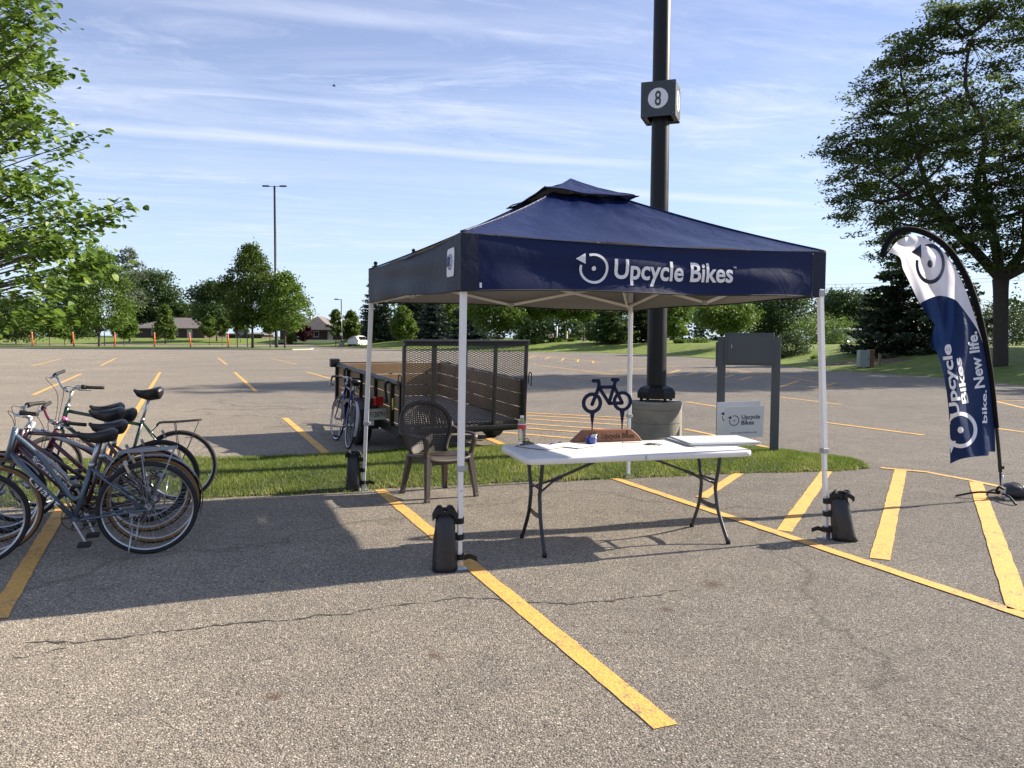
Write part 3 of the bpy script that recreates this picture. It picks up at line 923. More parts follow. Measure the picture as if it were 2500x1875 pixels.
px_tree(tree, 'oak_tree', 175, 700, 135, 150, .4, ML_DARK, 'dark tree just left of and behind the broad median tree', seed=26, base=.05, ncl=130, nper=46, shape='spread')
px_tree(tree, 'oak_tree', -90, 700, 128, 200, .4, ML_DARK, 'dark tree outside the left edge behind the near branches', seed=27, base=.05, ncl=110, nper=40, shape='spread')
# by the small lamp and the white car
px_tree(tree, 'young_tree', 820, 758, 119, 40, .05, ML_MID, 'thin young tree left of the single-armed lamp post', seed=31, base=.3, ncl=50, nper=30, shape='pear')
px_tree(tree, 'young_tree', 857, 760, 121, 48, .05, ML_MID, 'fuller young tree beside the white car', seed=32, base=.2, ncl=70, nper=34, shape='pear')
px_tree(tree, 'purple_maple', 743, 796, 144, 38, .3, ML_RED, 'small purple-leaved tree before the grey-roofed building', seed=33, base=.12, ncl=40, nper=34, shape='round')
px_tree(shrub, 'round_shrub', 710, 818, 143, 26, .3, ML_MID, 'round green shrub beside the purple-leaved tree', seed=34)
# behind the trailer, seen below the canopy
zl = lambda px, Y: lawn_z(XP(px, Y), Y)
def lt(fn, name, px, top, Y, w, leaf, label, **k):
    return px_tree(fn, name, px, top, Y, w, zl(px, Y) - .05, leaf, label, **k)
lt(conifer, 'spruce_tree', 918, 640, 128, 118, ML_SPRUCE, 'ragged tall spruce right behind the canopy back-left leg', seed=41, dens=.8, droop=.1)
lt(conifer, 'spruce_tree', 1010, 610, 128, 110, ML_SPRUCE, 'dark spruce behind the small bright tree over the trailer', seed=42)
lt(tree, 'young_tree', 986, 746, 106, 62, ML_BRIGHT, 'small bright tree standing over the trailer left side', seed=43, base=.2, ncl=70, nper=36, shape='pear')
lt(conifer, 'spruce_tree', 1056, 640, 114, 105, ML_BLUE, 'bluish spruce left of the front canopy leg', seed=44)
lt(tree, 'birch_tree', 1090, 700, 122, 92, ML_BRIGHT, 'light green feathery tree beside the front canopy leg', seed=45, base=.1, ncl=90, nper=40)
lt(conifer, 'spruce_tree', 1150, 640, 118, 120, ML_BLUE, 'blue-green spruce just right of the front canopy leg', seed=46)
lt(tree, 'maple_tree', 1215, 690, 98, 150, ML_MID, 'leafy green tree above the middle of the trailer gate', seed=47, base=.22, ncl=140, nper=46, shape='round')
lt(tree, 'maple_tree', 1318, 680, 100, 125, ML_BRIGHT, 'slender-trunked light tree above the trailer gate right end', seed=48, base=.36, ncl=110, nper=42, shape='round')
lt(tree, 'maple_tree', 1380, 680, 102, 105, ML_BRIGHT, 'slender-trunked light tree above the water bottle', seed=49, base=.36, ncl=100, nper=42, shape='round')
lt(tree, 'maple_tree', 1424, 690, 101, 95, ML_MID, 'slender-trunked tree above the bike ornament', seed=50, base=.36, ncl=90, nper=40, shape='round')
lt(conifer, 'pine_tree', 1490, 640, 94, 140, ML_DARK, 'bushy dark pine left of the back-right canopy leg', seed=51, droop=.02, dens=1.1)
lt(conifer, 'pine_tree', 1565, 660, 96, 110, ML_DARK, 'bushy dark pine behind the back-right canopy leg', seed=52, droop=.02, dens=1.1)
lt(tree, 'maple_tree', 1646, 690, 92, 90, ML_BRIGHT, 'bright green tree just right of the black light pole', seed=53, base=.1, ncl=110, nper=42)
lt(tree, 'crabapple_tree', 1768, 728, 74, 175, ML_BRIGHT, 'wide pale green tree with dark trunk over the grey sign board', seed=54, base=.34, ncl=120, nper=46, shape='spread', m_bark=M_BARKD)
lt(tree, 'oak_tree', 1900, 690, 125, 190, ML_DARK, 'dark hazy tree over the right end of the grey sign board', seed=55, base=.08, ncl=130, nper=46, shape='spread')
lt(tree, 'oak_tree', 2060, 698, 112, 150, ML_DARK, 'dark round-topped tree right of the front-right canopy corner', seed=56, base=.08, ncl=140, nper=46, shape='spread')
lt(tree, 'oak_tree', 2150, 740, 108, 150, ML_DARK, 'dark tree behind the tall evergreen right of the canopy', seed=57, base=.05, ncl=110, nper=44, shape='spread')
lt(shrub, 'clipped_shrub', 2010, 776, 72, 170, ML_BRIGHT, 'wide rounded light green shrub behind the front-right canopy leg', seed=58, ncl=90, nper=60, shape='spread')
lt(shrub, 'dark_shrub', 1932, 810, 55, 100, ML_DARK, 'dark bushy shrub right of the grey sign board', seed=59, ncl=80, nper=60)
lt(conifer, 'evergreen_tree', 2195, 560, 48, 300, ML_SPRUCE, 'big dark evergreen behind the feather flag', seed=60, dens=2.0, droop=.12, size=.14)
lt(conifer, 'evergreen_tree', 2330, 640, 58, 230, ML_SPRUCE, 'dark evergreen between feather flag and big tree trunk', seed=61, dens=1.7, droop=.12, size=.14)
lt(shrub, 'dark_hedge', 2470, 740, 66, 220, ML_DARK, 'tall dark hedge behind the big tree trunk at right', seed=62, ncl=120, nper=60, shape='spread')
lt(shrub, 'dark_hedge', 2350, 770, 62, 160, ML_DARK, 'dark hedge low behind the feather flag', seed=63, ncl=90, nper=60, shape='spread')
for i, (px, top, Y, n, lab, plume) in enumerate(((1988, 838, 50, 160, 'grass clump nearest the dark shrub', False), (2030, 842, 51, 110, 'small grass clump under the pale plumes', False),
        (2064, 832, 52, 190, 'tall grass clump with pale pink plumes', True), (2088, 842, 51, 120, 'grass clump beside the grey utility cabinet', False))):
    z = zl(px, Y); grass_tuft(XP(px, Y), Y, z, (.95 + (823 - top) / CAM_F * Y), n, ML_BRIGHT, lab, 70 + i, 'ornamental grasses on the lawn', plume)
for i, (px, Y, w, lab) in enumerate(((1310, 98, 40, 'low dark shrub at the left foot of the tree row'), (1352, 99, 46, 'rounded dark shrub before the stop sign'), (1395, 100, 24, 'small round shrub at a tree foot'), (1655, 88, 34, 'leafy shrub with reddish flowers right of the light pole'), (1700, 92, 60, 'low clipped green shrub left of the grey sign board'))):
    lt(shrub, 'low_shrub', px, 826, Y, w, ML_MID, lab, seed=80 + i, ncl=26, nper=40)

# far wood that reads as one mass
def woodland(name, segs, seed, leaf):
    r = np.random.default_rng(seed); P = []
    for x0, x1, y, h in segs:
        n = int(abs(x1 - x0) / 6.5) + 1
        for i in range(n):
            cx = x0 + (x1 - x0) * (i + r.uniform(0, 1)) / n; cy = y + r.uniform(-6, 10); hh = h * r.uniform(.72, 1.1); R = r.uniform(3.5, 5.5)
            k = 800
            d = r.normal(0, 1, (k, 3)); d /= np.linalg.norm(d, axis=1)[:, None]
            P.append(np.stack([cx + d[:, 0] * R, cy + d[:, 1] * R, np.abs(hh * .5 + d[:, 2] * hh * .5) + .5], 1) + r.normal(0, .45, (k, 3)))
    C = np.concatenate(P)
    o = link(name, np_mesh(name, orient_quads(C, .70), 4, leaf, r.random(len(C))))
    tag(o, 'dark wood far behind the tree row, closing off the horizon', 'wood', kind='stuff')
woodland('far_woodland', [(XP(900, 185), XP(2700, 185), 185, 10.5), (XP(-300, 200), XP(330, 200), 200, 8.5), (XP(1280, 165), XP(1500, 165), 165, 7.0)], 5, ML_DARK)

# ------------------------------------------------------------------ big honey locust at right
def locust():
    Y0 = 35.0; X0 = XP(2440, Y0); z0 = lawn_z(X0, Y0) - .08
    root = empty('honey_locust_tree', (X0, Y0, z0), 0, 'huge spreading feathery tree with forked dark trunk behind the feather flag', 'tree')
    r = random.Random(4); b = MB(); tips = []
    lobes = [(-6.3, 8.9, 1.5, -.5), (-5.0, 10.6, 1.5, 1), (-4.6, 8.0, 1.9, 2), (-5.2, 6.4, 1.3, -1), (-3.4, 12.3, 1.7, 1), (-3.0, 9.7, 2.1, -2), (-2.6, 7.0, 1.8, 2.5), (-1.9, 14.3, 1.7, 0), (-.9, 12.0, 2.2, 2.5), (-.2, 9.4, 2.2, -2.6),
             (.6, 15.6, 1.9, 1), (1.4, 13.4, 2.3, -1.5), (2.6, 11.0, 2.4, 2), (3.4, 15.6, 2.1, 0), (4.6, 13.0, 2.4, 1), (5.4, 10.2, 2.2, -1), (4.0, 8.0, 2.0, 1.5), (1.6, 7.4, 1.7, 3), (-4.0, 5.3, 1.0, 1), (6.8, 8.2, 1.7, 1), (7.0, 12.2, 2.0, -1), (-1.6, 8.0, 1.7, -2.5), (.2, 7.4, 1.6, -2.8), (2.4, 8.6, 1.9, -2.6), (-3.6, 7.6, 1.5, -2), (.4, 5.9, 1.1, -2.4), (-2.4, 5.6, 1.0, -1.5), (4.4, 6.6, 1.5, -2), (1.0, 10.2, 1.9, -3.2), (-4.6, 9.4, 1.4, -2), (-3.6, 14.2, 1.5, .5), (-4.8, 13.2, 1.2, 0), (-5.2, 11.8, 1.3, 1), (-2.7, 15.4, 1.2, 0), (-.8, 15.9, 1.4, -1), (-1.0, 4.9, 1.0, -1.8), (1.8, 5.3, 1.2, -2), (3.2, 5.0, 1.2, -1.5), (-3.2, 6.2, 1.2, -2.4), (5.2, 5.8, 1.3, -1.5), (1.6, 9.4, 1.6, -3), (-6.6, 7.6, 1.1, 0), (-6.9, 9.8, 1.0, .5), (-1.2, 10.5, 2.0, 4), (2, 12, 2.2, 4.5), (-3.2, 10.6, 1.8, 4)]
    fork = Vector((-.1, 0, 4.1))
    b.tube(catmull([(0.1, 0, -.4), (.05, 0, .3), (0, 0, 1.8), fork], 4), [.50, .40, .34, .32, .31, .31, .30, .30, .30, .30, .30, .31, .34], 12)
    mains = [[fork, (-.4, .1, 5.8), (-1.1, .3, 8.0), (-.9, .2, 10.4), (-1.9, .1, 12.4), (-1.7, 0, 14.6)],
             [fork, (1.0, .2, 5.5), (1.3, .5, 7.6), (2.3, .2, 10.4), (1.7, .3, 12.6), (2.5, .2, 15.4)],
             [fork, (-1.4, -.4, 5.1), (-3.0, -.8, 6.3), (-4.6, -.6, 7.6), (-6.2, -.5, 9.0)],
             [fork, (1.4, -.3, 5.0), (3.2, -.4, 6.6), (4.8, -.3, 9.2), (6.5, 0, 12)],
             [fork, (-.8, .9, 5.5), (-2.2, 1.6, 7.6), (-3.2, 1.7, 10.2), (-3.8, 1.4, 12.3)],
             [fork, (.3, 1.2, 5.8), (.6, 2.6, 8.5), (.8, 3.4, 11.5)]]
    nodes = []
    for M_ in mains:
        Q = catmull(M_, 5); n = len(Q)
        b.tube(Q, [max(.035, .235 * (1 - .86 * i / (n - 1))) for i in range(n)], 8, caps=False)
        nodes += Q[4:]
    P, T = [], []
    g = np.random.default_rng(9)
    for (dx, dz, R, dy) in lobes:
        c = Vector((dx, dy, dz))
        # limb from the nearest main branch to the lobe
        s = min(nodes, key=lambda q: (q - c).length + max(0, q.z - c.z) * 1.5)
        b.tube(catmull([s, s.lerp(c, .5) + Vector((0, 0, -.25)), c], 4), [.085, .08, .075, .07, .06, .05, .045, .04, .03], 5, caps=False)
        for k in range(int(18 * R)):
            # flat sprays
            d = Vector((r.gauss(0, 1), r.gauss(0, 1), r.gauss(0, .8))); d = d.normalized() * (R * 1.12 * r.random() ** .40)
            e = c + d
            if k % 2 == 0: b.tube([c + d * .15, c + d * .6 + Vector((0, 0, .1)), e], [.028, .016, .006], 4, caps=False)
            n = 84; L = r.uniform(.45, 1.0); a = math.atan2(d.y, d.x)
            s_ = g.random(n)
            off = np.stack([np.cos(a) * (s_ - .5) * L + g.normal(0, .22, n), np.sin(a) * (s_ - .5) * L + g.normal(0, .22, n), -.28 * (s_ - .3) * L + g.normal(0, .07, n)], 1)
            P.append(np.array(e)[None] + off); T.append(np.clip(r.random() * .5 + g.random(n) * .5, 0, 1))
    C = np.concatenate(P)
    link('crown', np_mesh('crown', orient_quads(C, .084, up=1.0, aspect=2.2), 4, ML_LOCUST, np.concatenate(T)), root)
    # a few leaf sprouts on the bark
    k = 60; C = np.stack([rng.normal(.30, .10, k), rng.normal(-.45, .05, k), rng.uniform(2.2, 4.2, k)], 1)
    bs_ = link('bark_sprout', np_mesh('bark_sprout', orient_quads(C, .09), 4, ML_BRIGHT, rng.random(k)), root); bs_['kind'] = 'stuff'
    b.build('trunk', M_BARKD, root)
locust()
# its neighbours beyond the right edge of the picture, which shade the lot
for i, (x, y, h, R) in enumerate(((34, 40, 15, 6.0), (41, 31, 14, 5.5), (48, 52, 16, 6.5), (52, 38, 15, 6))):
    tree('park_tree', x, y, .9, h, R, ML_MID, ('park tree past the big honey locust', 'park tree nearest the road beyond the right edge', 'park tree farthest along the lawn at right', 'park tree deep on the lawn at right')[i], seed=90 + i, base=.25, ncl=120, nper=40, size=.3, shape='round')

# ------------------------------------------------------------------ near tree at left
def near_tree():
    X0, Y0 = -6.3, 6.9
    root = empty('linden_tree', (X0, Y0, 0), 0, 'leafy green tree whose branches reach in from the left edge above the bicycles', 'tree')
    g = np.random.default_rng(21); r = random.Random(21)
    b = MB()
    b.tube(catmull([(0, 0, -.2), (0, 0, .1), (.03, 0, 1.4), (-.05, .1, 3.4), (.05, 0, 6.8)], 5), [.17, .15, .13, .125, .12, .12, .118, .115, .11, .105, .10, .095, .09, .08, .07, .06, .05, .045, .035, .025, .02], 9)
    bound = [(-200, 175), (0, 132), (80, 130), (150, 165), (230, 140), (290, 170), (340, 235), (385, 208), (430, 170), (470, 215), (500, 318), (540, 295), (570, 190), (600, 260), (650, 265), (700, 200), (740, 165), (775, 175), (800, 150)]
    def xmax(py):
        for (a, x1), (c, x2) in zip(bound[:-1], bound[1:]):
            if a <= py <= c: return x1 + (x2 - x1) * (py - a) / (c - a)
        return 100
    tw = []
    tries = 0
    while len(tw) < 330 and tries < 20000:
        tries += 1
        Y = r.uniform(5.6, 8.3); py = r.uniform(-330, 800)
        xm = xmax(py)
        px = xm - 22 - abs(r.gauss(0, 1)) * 190
        p = AT(px, py, Y)
        loc = p - Vector((X0, Y0, 0))
        if p.z < 1.55 or p.z > 5.6: continue
        if py > 610 and r.random() < .5: continue
        # keep it a crown, with holes
        if math.sin(px * .031 + Y * 2.1) + math.sin(py * .037 - Y * 1.3) < -.75: continue
        tw.append(loc)
    # hand-placed outer twigs that make the silhouette
    for (px, py, Y) in ((312, 508, 6.6), (290, 522, 6.5), (262, 535, 6.6), (238, 528, 6.7), (205, 548, 6.6), (180, 560, 6.7), (300, 490, 6.6), (228, 328, 6.8), (215, 360, 6.8), (160, 160, 6.9), (135, 42, 6.9), (165, 172, 6.9), (255, 625, 6.3), (270, 640, 6.3), (235, 650, 6.4), (165, 750, 6.2), (155, 775, 6.2), (60, 775, 6.2), (30, 790, 6.2), (85, 765, 6.2)):
        tw.append(AT(px, py, Y) - Vector((X0, Y0, 0)))
    leaves = []
    mains = {}
    for i, e in enumerate(tw):
        key = int((e.z - 1.0) / .55)
        s = Vector((0, 0, max(1.6, min(6.4, e.z - .35 * math.hypot(e.x, e.y)))))
        d = (e - s)
        mid = s + d * .55 + Vector((0, 0, -.03))
        start = s + d * (.0 if i % 5 == 0 else .55)
        rad = .022 if i % 5 == 0 else .008
        b.tube(catmull([start, mid if i % 5 == 0 else start.lerp(e, .5), e], 3), [rad, rad * .9, rad * .8, rad * .65, rad * .5, .004, .003], 4, caps=False)
        dn = d.normalized()
        n = r.randint(22, 32)
        for k in range(n):
            t = r.uniform(-.34, .05)
            q = e + dn * t + Vector((r.gauss(0, .060), r.gauss(0, .060), r.gauss(0, .040) - .015))
            leaves.append((q, dn))
    # leaf shapes: folded, heart-like
    def leaf_shape(curl, fold):
        out = [(0, 0), (.30, .16), (.50, .52), (.36, .86), (0, 1.12), (-.36, .86), (-.50, .52), (-.30, .16)]
        V = [(x, y, abs(x) * fold - curl * (y - .4) ** 2) for x, y in out]
        V.append((0, .5, -curl * .01 - .02))
        F = [(0, 1, 8), (1, 2, 8), (2, 3, 8), (3, 4, 8), (4, 5, 8), (5, 6, 8), (6, 7, 8), (7, 0, 8)]
        return np.array(V), F
    shapes = [leaf_shape(c, f) for c, f in ((.18, .25), (.30, .12), (.10, .38))]
    def frame(dn):
        y = Vector((dn.x + r.gauss(0, .7), dn.y + r.gauss(0, .7), dn.z * .4 - .35 + r.gauss(0, .35))).normalized()
        up = Vector((r.gauss(.30, .45), r.gauss(-.15, .45), 1)).normalized()
        x = y.cross(up).normalized(); z = x.cross(y)
        return Matrix((x, y, z)).transposed()
    leaves.sort(key=lambda q: q[0].y)
    single, bulk = leaves[:0], leaves
    # the 300 that show largest: nearest the eye and inside the frame
    vis = [i for i, (q, d) in enumerate(leaves) if 0 < 1250 + CAM_F * (q.x + X0) / (q.y + Y0) < 360 and 5 < 823 - CAM_F * (q.z - CAM_H) / (q.y + Y0) < 800]
    pick = set(vis[:300])
    meshes = []
    for k, (V, F) in enumerate(shapes):
        for tnt in (.2, .55, .9):
            me = bpy.data.meshes.new('leaf'); me.from_pydata(V.tolist(), [], F); me.materials.append(ML_NEAR)
            at = me.attributes.new('tint', 'FLOAT', 'POINT'); at.data.foreach_set('value', [tnt] * len(V)); meshes.append(me)
    allV, tints = [], []
    tri = [np.array([f for f in F]) for V, F in shapes]
    for i, (q, d) in enumerate(leaves):
        R = frame(d); s = r.uniform(.040, .070)
        if i in pick:
            o = bpy.data.objects.new('leaf', meshes[r.randrange(9)]); COL.objects.link(o); o.parent = root
            o.matrix_local = Matrix.Translation(q) @ R.to_4x4() @ Matrix.Scale(s, 4)
        else:
            k = r.randrange(3); V, F = shapes[k]
            W = (np.array(R) @ (V * s).T).T + np.array(q)
            allV.append(W[tri[k]].reshape(-1, 3)); tints += [r.random()] * len(F)
    o = link('foliage', np_mesh('foliage', np.concatenate(allV), 3, ML_NEAR, tints), root); o['kind'] = 'stuff'
    b.build('trunk', M_BARK, root)
near_tree()

# ------------------------------------------------------------------ buildings
M_BRICK = mat('dark_red_brick', (.072, .048, .043), rough=.9, var=.30, scale=1.6, bump=.4, bscale=9)
M_SHINGLE = mat('grey_brown_shingles', (.150, .132, .120), rough=.95, var=.22, scale=2.2, bump=.5, bscale=10)
M_TRIMW = mat('white_trim_paint', (.70, .69, .66), rough=.6, var=.05)
M_GLASS = mat('window_glass', (.045, .055, .065), rough=.12, var=.2, spec=.8)
M_DOOR = mat('pale_door', (.55, .55, .53), rough=.5, var=.05)
def building(name, x0, x1, Y, z, eave, ridge, depth, label, openings, hip=4.0, extra=None, chimney=None):
    root = empty(name, ((x0 + x1) / 2, Y, z), 0, label, 'building')
    W = (x1 - x0) / 2
    # front wall is built round its openings
    b = MB(); xs = sorted(openings, key=lambda o: o[0])
    cur = -W
    for (c, w, s, h) in xs:
        if c - w / 2 > cur: b.box(((cur + c - w / 2) / 2, .15, eave / 2), (c - w / 2 - cur, .3, eave))
        if s > .02: b.box((c, .15, s / 2), (w, .3, s))
        b.box((c, .15, (s + h + eave) / 2), (w, .3, eave - s - h)); cur = c + w / 2
    b.box(((cur + W) / 2, .15, eave / 2), (W - cur, .3, eave))
    b.box((-W + .15, depth / 2 + .15, eave / 2), (.3, depth - .3, eave)); b.box((W - .15, depth / 2 + .15, eave / 2), (.3, depth - .3, eave)); b.box((0, depth + .15, eave / 2), (2 * W, .3, eave))
    b.build('wall', M_BRICK, root)
    for (c, w, s, h) in xs:
        f = MB(); t = .10
        for q in (-1, 1): f.box((c + q * (w / 2 - t / 2), .10, s + h / 2), (t, .12, h))
        f.box((c, .10, s + h - t / 2), (w - 2 * t, .12, t)); f.box((c, .10, s + t / 2), (w - 2 * t, .12, t))
        door = s < .05
        fo = f.build('door' if door else 'window', M_TRIMW, root)
        p = MB(); p.box((c, .16, s + h / 2), (w - 2 * t, .04, h - 2 * t)); p.build('door_panel' if door else 'pane', M_DOOR if door else M_GLASS, fo)
    o = .7; b = MB(); e = eave
    A = [(-W - o, -o, e), (W + o, -o, e), (W + o, depth + .3 + o, e), (-W - o, depth + .3 + o, e)]
    yr = (depth + .3) / 2; Rl, Rr = (-W + hip, yr, ridge), (W - hip, yr, ridge)
    vs = A + [Rl, Rr] + [(x, y, zz - .22) for x, y, zz in A]
    b.add(vs, [(0, 1, 5, 4), (1, 2, 5), (2, 3, 4, 5), (3, 0, 4), (0, 6, 7, 1), (1, 7, 8, 2), (2, 8, 9, 3), (3, 9, 6, 0), (9, 8, 7, 6)])
    for (gx, gw, gr) in (extra or []):                     # cross gables towards the lot
        b.add([(gx - gw, -o - 1.6, e + .02), (gx + gw, -o - 1.6, e + .02), (gx, -o + 1.0, gr), (gx, yr, gr), (gx + gw, yr, e + .02), (gx - gw, yr, e + .02)], [(0, 1, 2), (1, 4, 3, 2), (0, 2, 3, 5)])
    rf = b.build('roof', M_SHINGLE, root)
    for (cx, cz) in (chimney or []):
        m = MB(); m.box((cx, yr - .6, cz), (.5, .5, 1.6)); m.build('chimney', M_TRIMW, rf)
        m = MB()
    return root
Yb = 168
building('brick_building', XP(330, Yb), XP(500, Yb), Yb, .85, 2.3, 4.6, 12, 'low dark brick building with grey hip roof behind the young cone-shaped tree', [(-3.2, 1.2, .7, 1.3), (1.2, 1.2, .7, 1.3), (4.2, 1.1, 0, 2.0)], 5.0)
Yb = 150
building('brick_building', XP(684, Yb), XP(835, Yb), Yb, .90, 1.85, 4.2, 11, 'grey-roofed brick building with cross gable behind the white car', [(-2.2, 1.0, .5, 1.1), (1.0, 1.0, .5, 1.1), (3.6, 1.0, 0, 1.7)], 4.2, [(1.2, 3.4, 4.45)], [(-1.4, 3.9)])
Yb = 140
building('brick_building', XP(838, Yb), XP(1130, Yb), Yb, .95, 2.4, 4.0, 10, 'long dark brick building in shade behind the spruces', [(-8.0, 1.1, .7, 1.2), (-3.5, 1.1, .7, 1.2), (1.5, 1.1, .7, 1.2), (5.8, 1.0, 0, 2.0), (8.6, 1.1, .7, 1.2)], 5.0)
Yb = 172
building('pale_building', XP(555, Yb), XP(640, Yb), Yb, .80, 1.2, 1.5, 8, 'small pale flat-roofed building far behind the grey directory sign', [(-1.5, 1.0, .4, .6), (1.5, 1.0, .4, .6)], 1.0)

# ------------------------------------------------------------------ lamp posts
M_DKMETAL = mat('dark_bronze_paint', (.018, .017, .017), rough=.38, var=.25, scale=3, spec=.5)
M_GREYMETAL = mat('grey_painted_metal', (.30, .30, .30), rough=.5, var=.1)
M_WHITEGLOBE = mat('white_glass_globe', (.75, .75, .72), rough=.25, var=.04)
M_CONCB = mat('cast_concrete', (.25, .228, .185), rough=.92, var=.28, scale=3.0, bump=.5, bscale=40, detail=8)
def far_lamp(x, y, z, h, label, arms, base=None, r=.11):
    root = empty('lamp_post', (x, y, z), 0, label, 'lamp post', None)
    b = MB(); zb = base[1] if base else 0
    b.tube([(0, 0, zb - .1), (0, 0, zb + .25), (0, 0, h)], [r * 1.3, r, r * .62], 10); b.build('pole', M_DKMETAL, root)
    if base:
        m = MB(); m.lathe([(base[0], -.2), (base[0], zb - .03), (base[0] - .03, zb)], 20, smooth=False); m.build('concrete_base', M_CONCB, root)
    for dx in arms:
        m = MB(); s = 1 if dx > 0 else -1
        m.tube([(0, 0, h - .12), (dx * .55, 0, h - .05)], .045, 6)
        m.box((dx * .80, 0, h - .03), (abs(dx) * .62, .36, .16)); m.build('lamp_head', M_DKMETAL, root, bevel=.03)
    return root
def on_base_px(px, Y): return XP(px, Y)
Yl = 101
lp = far_lamp(XP(675, Yl), Yl, .14, CAM_H + (823 - 462) / CAM_F * Yl - .14, 'very tall black twin-headed lamp post rising behind the median trees', (-1.35, 1.35), None, .20)
m = MB(); m.lathe([(.0, -.2), (.18, -.1), (.20, .05), (.12, .2), (0, .24)], 12, (-.05, -.28, 7.0)); m.build('security_camera_dome', M_WHITEGLOBE, lp)
Yl = 117
lp = far_lamp(XP(834, Yl), Yl, 0, CAM_H + (823 - 733) / CAM_F * Yl, 'single-armed lamp post on a round concrete base beside the white car', (-.9,), (.42, .75), .10)
m = MB(); m.lathe([(0, -.14), (.13, -.08), (.15, .0), (.10, .12), (0, .16)], 10, (-.05, -.16, 3.9)); m.build('security_camera_dome', M_WHITEGLOBE, lp)
m = MB(); m.box((.0, -.17, 1.9), (.32, .03, .42)); m.build('notice_plate', M_TRIMW, lp)
def globe_lamp(px, Y, z, h, label):
    root = empty('globe_lamp', (XP(px, Y), Y, z), 0, label, 'globe lamp')
    b = MB(); b.tube([(0, 0, -.1), (0, 0, .2), (0, 0, h)], [.09, .06, .05], 8); b.build('pole', M_DKMETAL, root)
    b = MB(); b.lathe([(.02, h - .05), (.16, h + .02), (.20, h + .16), (.14, h + .30), (0, h + .36)], 12); b.build('globe', M_WHITEGLOBE, root)
    b = MB(); b.lathe([(.26, -.1), (.26, .10), (.22, .14)], 12, smooth=False); b.build('concrete_base', M_CONCB, root)
globe_lamp(256, 104, .0, 4.1, 'slim globe lamp post beside the broad median tree')

# orange marker posts -------------------------------------------------------
M_ORANGE = mat('orange_plastic', (.78, .095, .025), rough=.5, var=.08)
M_BLACKR = mat('black_rubber', (.014, .014, .015), rough=.75, var=.2)
for i, (px, tilt, lab) in enumerate(((80, .02, 'first orange marker post from the left end of the median'), (181, .07, 'orange marker post leaning slightly, between far-left young trees and broad median tree'), (281, .0, 'orange marker post just right of the slim globe lamp'), (378, .0, 'upright orange marker post before the low brick building'),
        (466, .09, 'orange marker post leaning most, left of the tall lamp post group'), (558, .03, 'last orange marker post nearest the median end'))):
    Y = 103; root = empty('marker_post', (XP(px, Y), Y, .15), (0, -tilt, 0), lab, 'marker post', 'orange marker posts on the median')
    b = MB(); b.tube([(0, 0, .06), (0, 0, 1.70)], .085, 8); b.build('post', M_ORANGE, root)
    b = MB(); b.lathe([(.085, 1.70), (.08, 1.78), (.0, 1.80)], 8); b.build('cap', M_TRIMW, root)
    b = MB(); b.lathe([(.20, -.03), (.18, .06), (.09, .08)], 10); b.build('base', M_BLACKR, root)

# directory sign, street signs ----------------------------------------------
M_SIGNGREY = mat('slate_grey_paint', (.036, .045, .052), rough=.42, var=.12, scale=3, spec=.45)
Y = 102; root = empty('directory_sign', (XP(592, Y), Y, .1), .15, 'grey directory sign board on two posts before the median trees', 'sign')
b = MB(); b.box((0, 0, 1.75), (1.1, .08, .75)); bd = b.build('sign_board', M_SIGNGREY, root, bevel=.02)
for q in (-1, 1):
    b = MB(); b.box((q * .62, 0, .98), (.10, .10, 2.1)); b.build('post', M_SIGNGREY, root)
for k in range(3):
    b = MB(); b.box((-.1, -.043, 1.95 - k * .17), (.7 - .15 * k, .004, .05)); b.build('printed_line', M_TRIMW, bd)
M_SIGNRED = mat('sign_red', (.45, .03, .03), rough=.4, var=.05)
M_SIGNYEL = mat('yellow_plastic', (.72, .55, .06), rough=.45, var=.06)
def road_sign(px, py, Y, kind, label):
    z0 = zl(px, Y); zc_ = CAM_H + (823 - py) / CAM_F * Y - z0
    root = empty('road_sign', (XP(px, Y), Y, z0), .1, label, 'road sign')
    b = MB(); b.tube([(0, .03, -.2), (0, .03, zc_ + .35)], .035, 6); b.build('post', M_GREYMETAL, root)
    R = .36
    b = MB()
    if kind == 'noentry':
        b.box((0, 0, zc_), (.76, .02, .76)); p = b.build('plate', M_TRIMW, root)
        c = MB(); c.lathe([(.0, -.004), (.34, -.004), (.34, .004), (0, .004)], 20, (0, -.016, zc_), Matrix.Rotation(PI / 2, 3, 'X')); c.build('red_disc', M_SIGNRED, p)
        c = MB(); c.box((0, -.024, zc_), (.46, .004, .10)); c.build('white_bar', M_TRIMW, p)
    else:
        b.box((0, 0, zc_), (.76, .02, .76)); p = b.build('plate', M_TRIMW, root)
        c = MB(); c.tube([(.32 * math.cos(t), -.014, zc_ + .32 * math.sin(t)) for t in [2 * PI * i / 20 for i in range(20)]], .03, 4, closed=True); c.bar((-.22, -.016, zc_ + .22), (.22, -.016, zc_ - .22), .05, .006, (0, 1, 0)); c.build('red_ring', M_SIGNRED, p)
        c = MB(); c.bar((.08, -.013, zc_ - .2), (.08, -.013, zc_ + .10), .07, .004, (0, 1, 0)); c.bar((.1, -.0135, zc_ + .10), (-.16, -.0135, zc_ + .10), .07, .004, (0, 1, 0)); c.build('arrow', M_BLACKR, p)
road_sign(1345, 823, 112, 'noentry', 'square white road sign with a red disc between the tree trunks')
road_sign(1424, 830, 112, 'noleft', 'square road sign with a crossed-out left arrow near the dark pines')
Y = 110; z0 = zl(1383, Y); root = empty('bollard', (XP(1383, Y), Y, z0), 0, 'white post with yellow top between the tree trunks', 'bollard')
b = MB(); b.lathe([(.13, -.1), (.13, .95), (.11, 1.0)], 10); b.build('post', M_TRIMW, root)
b = MB(); b.lathe([(.14, 1.0), (.14, 1.32), (.09, 1.40), (0, 1.42)], 10); b.build('cap', M_SIGNYEL, root)
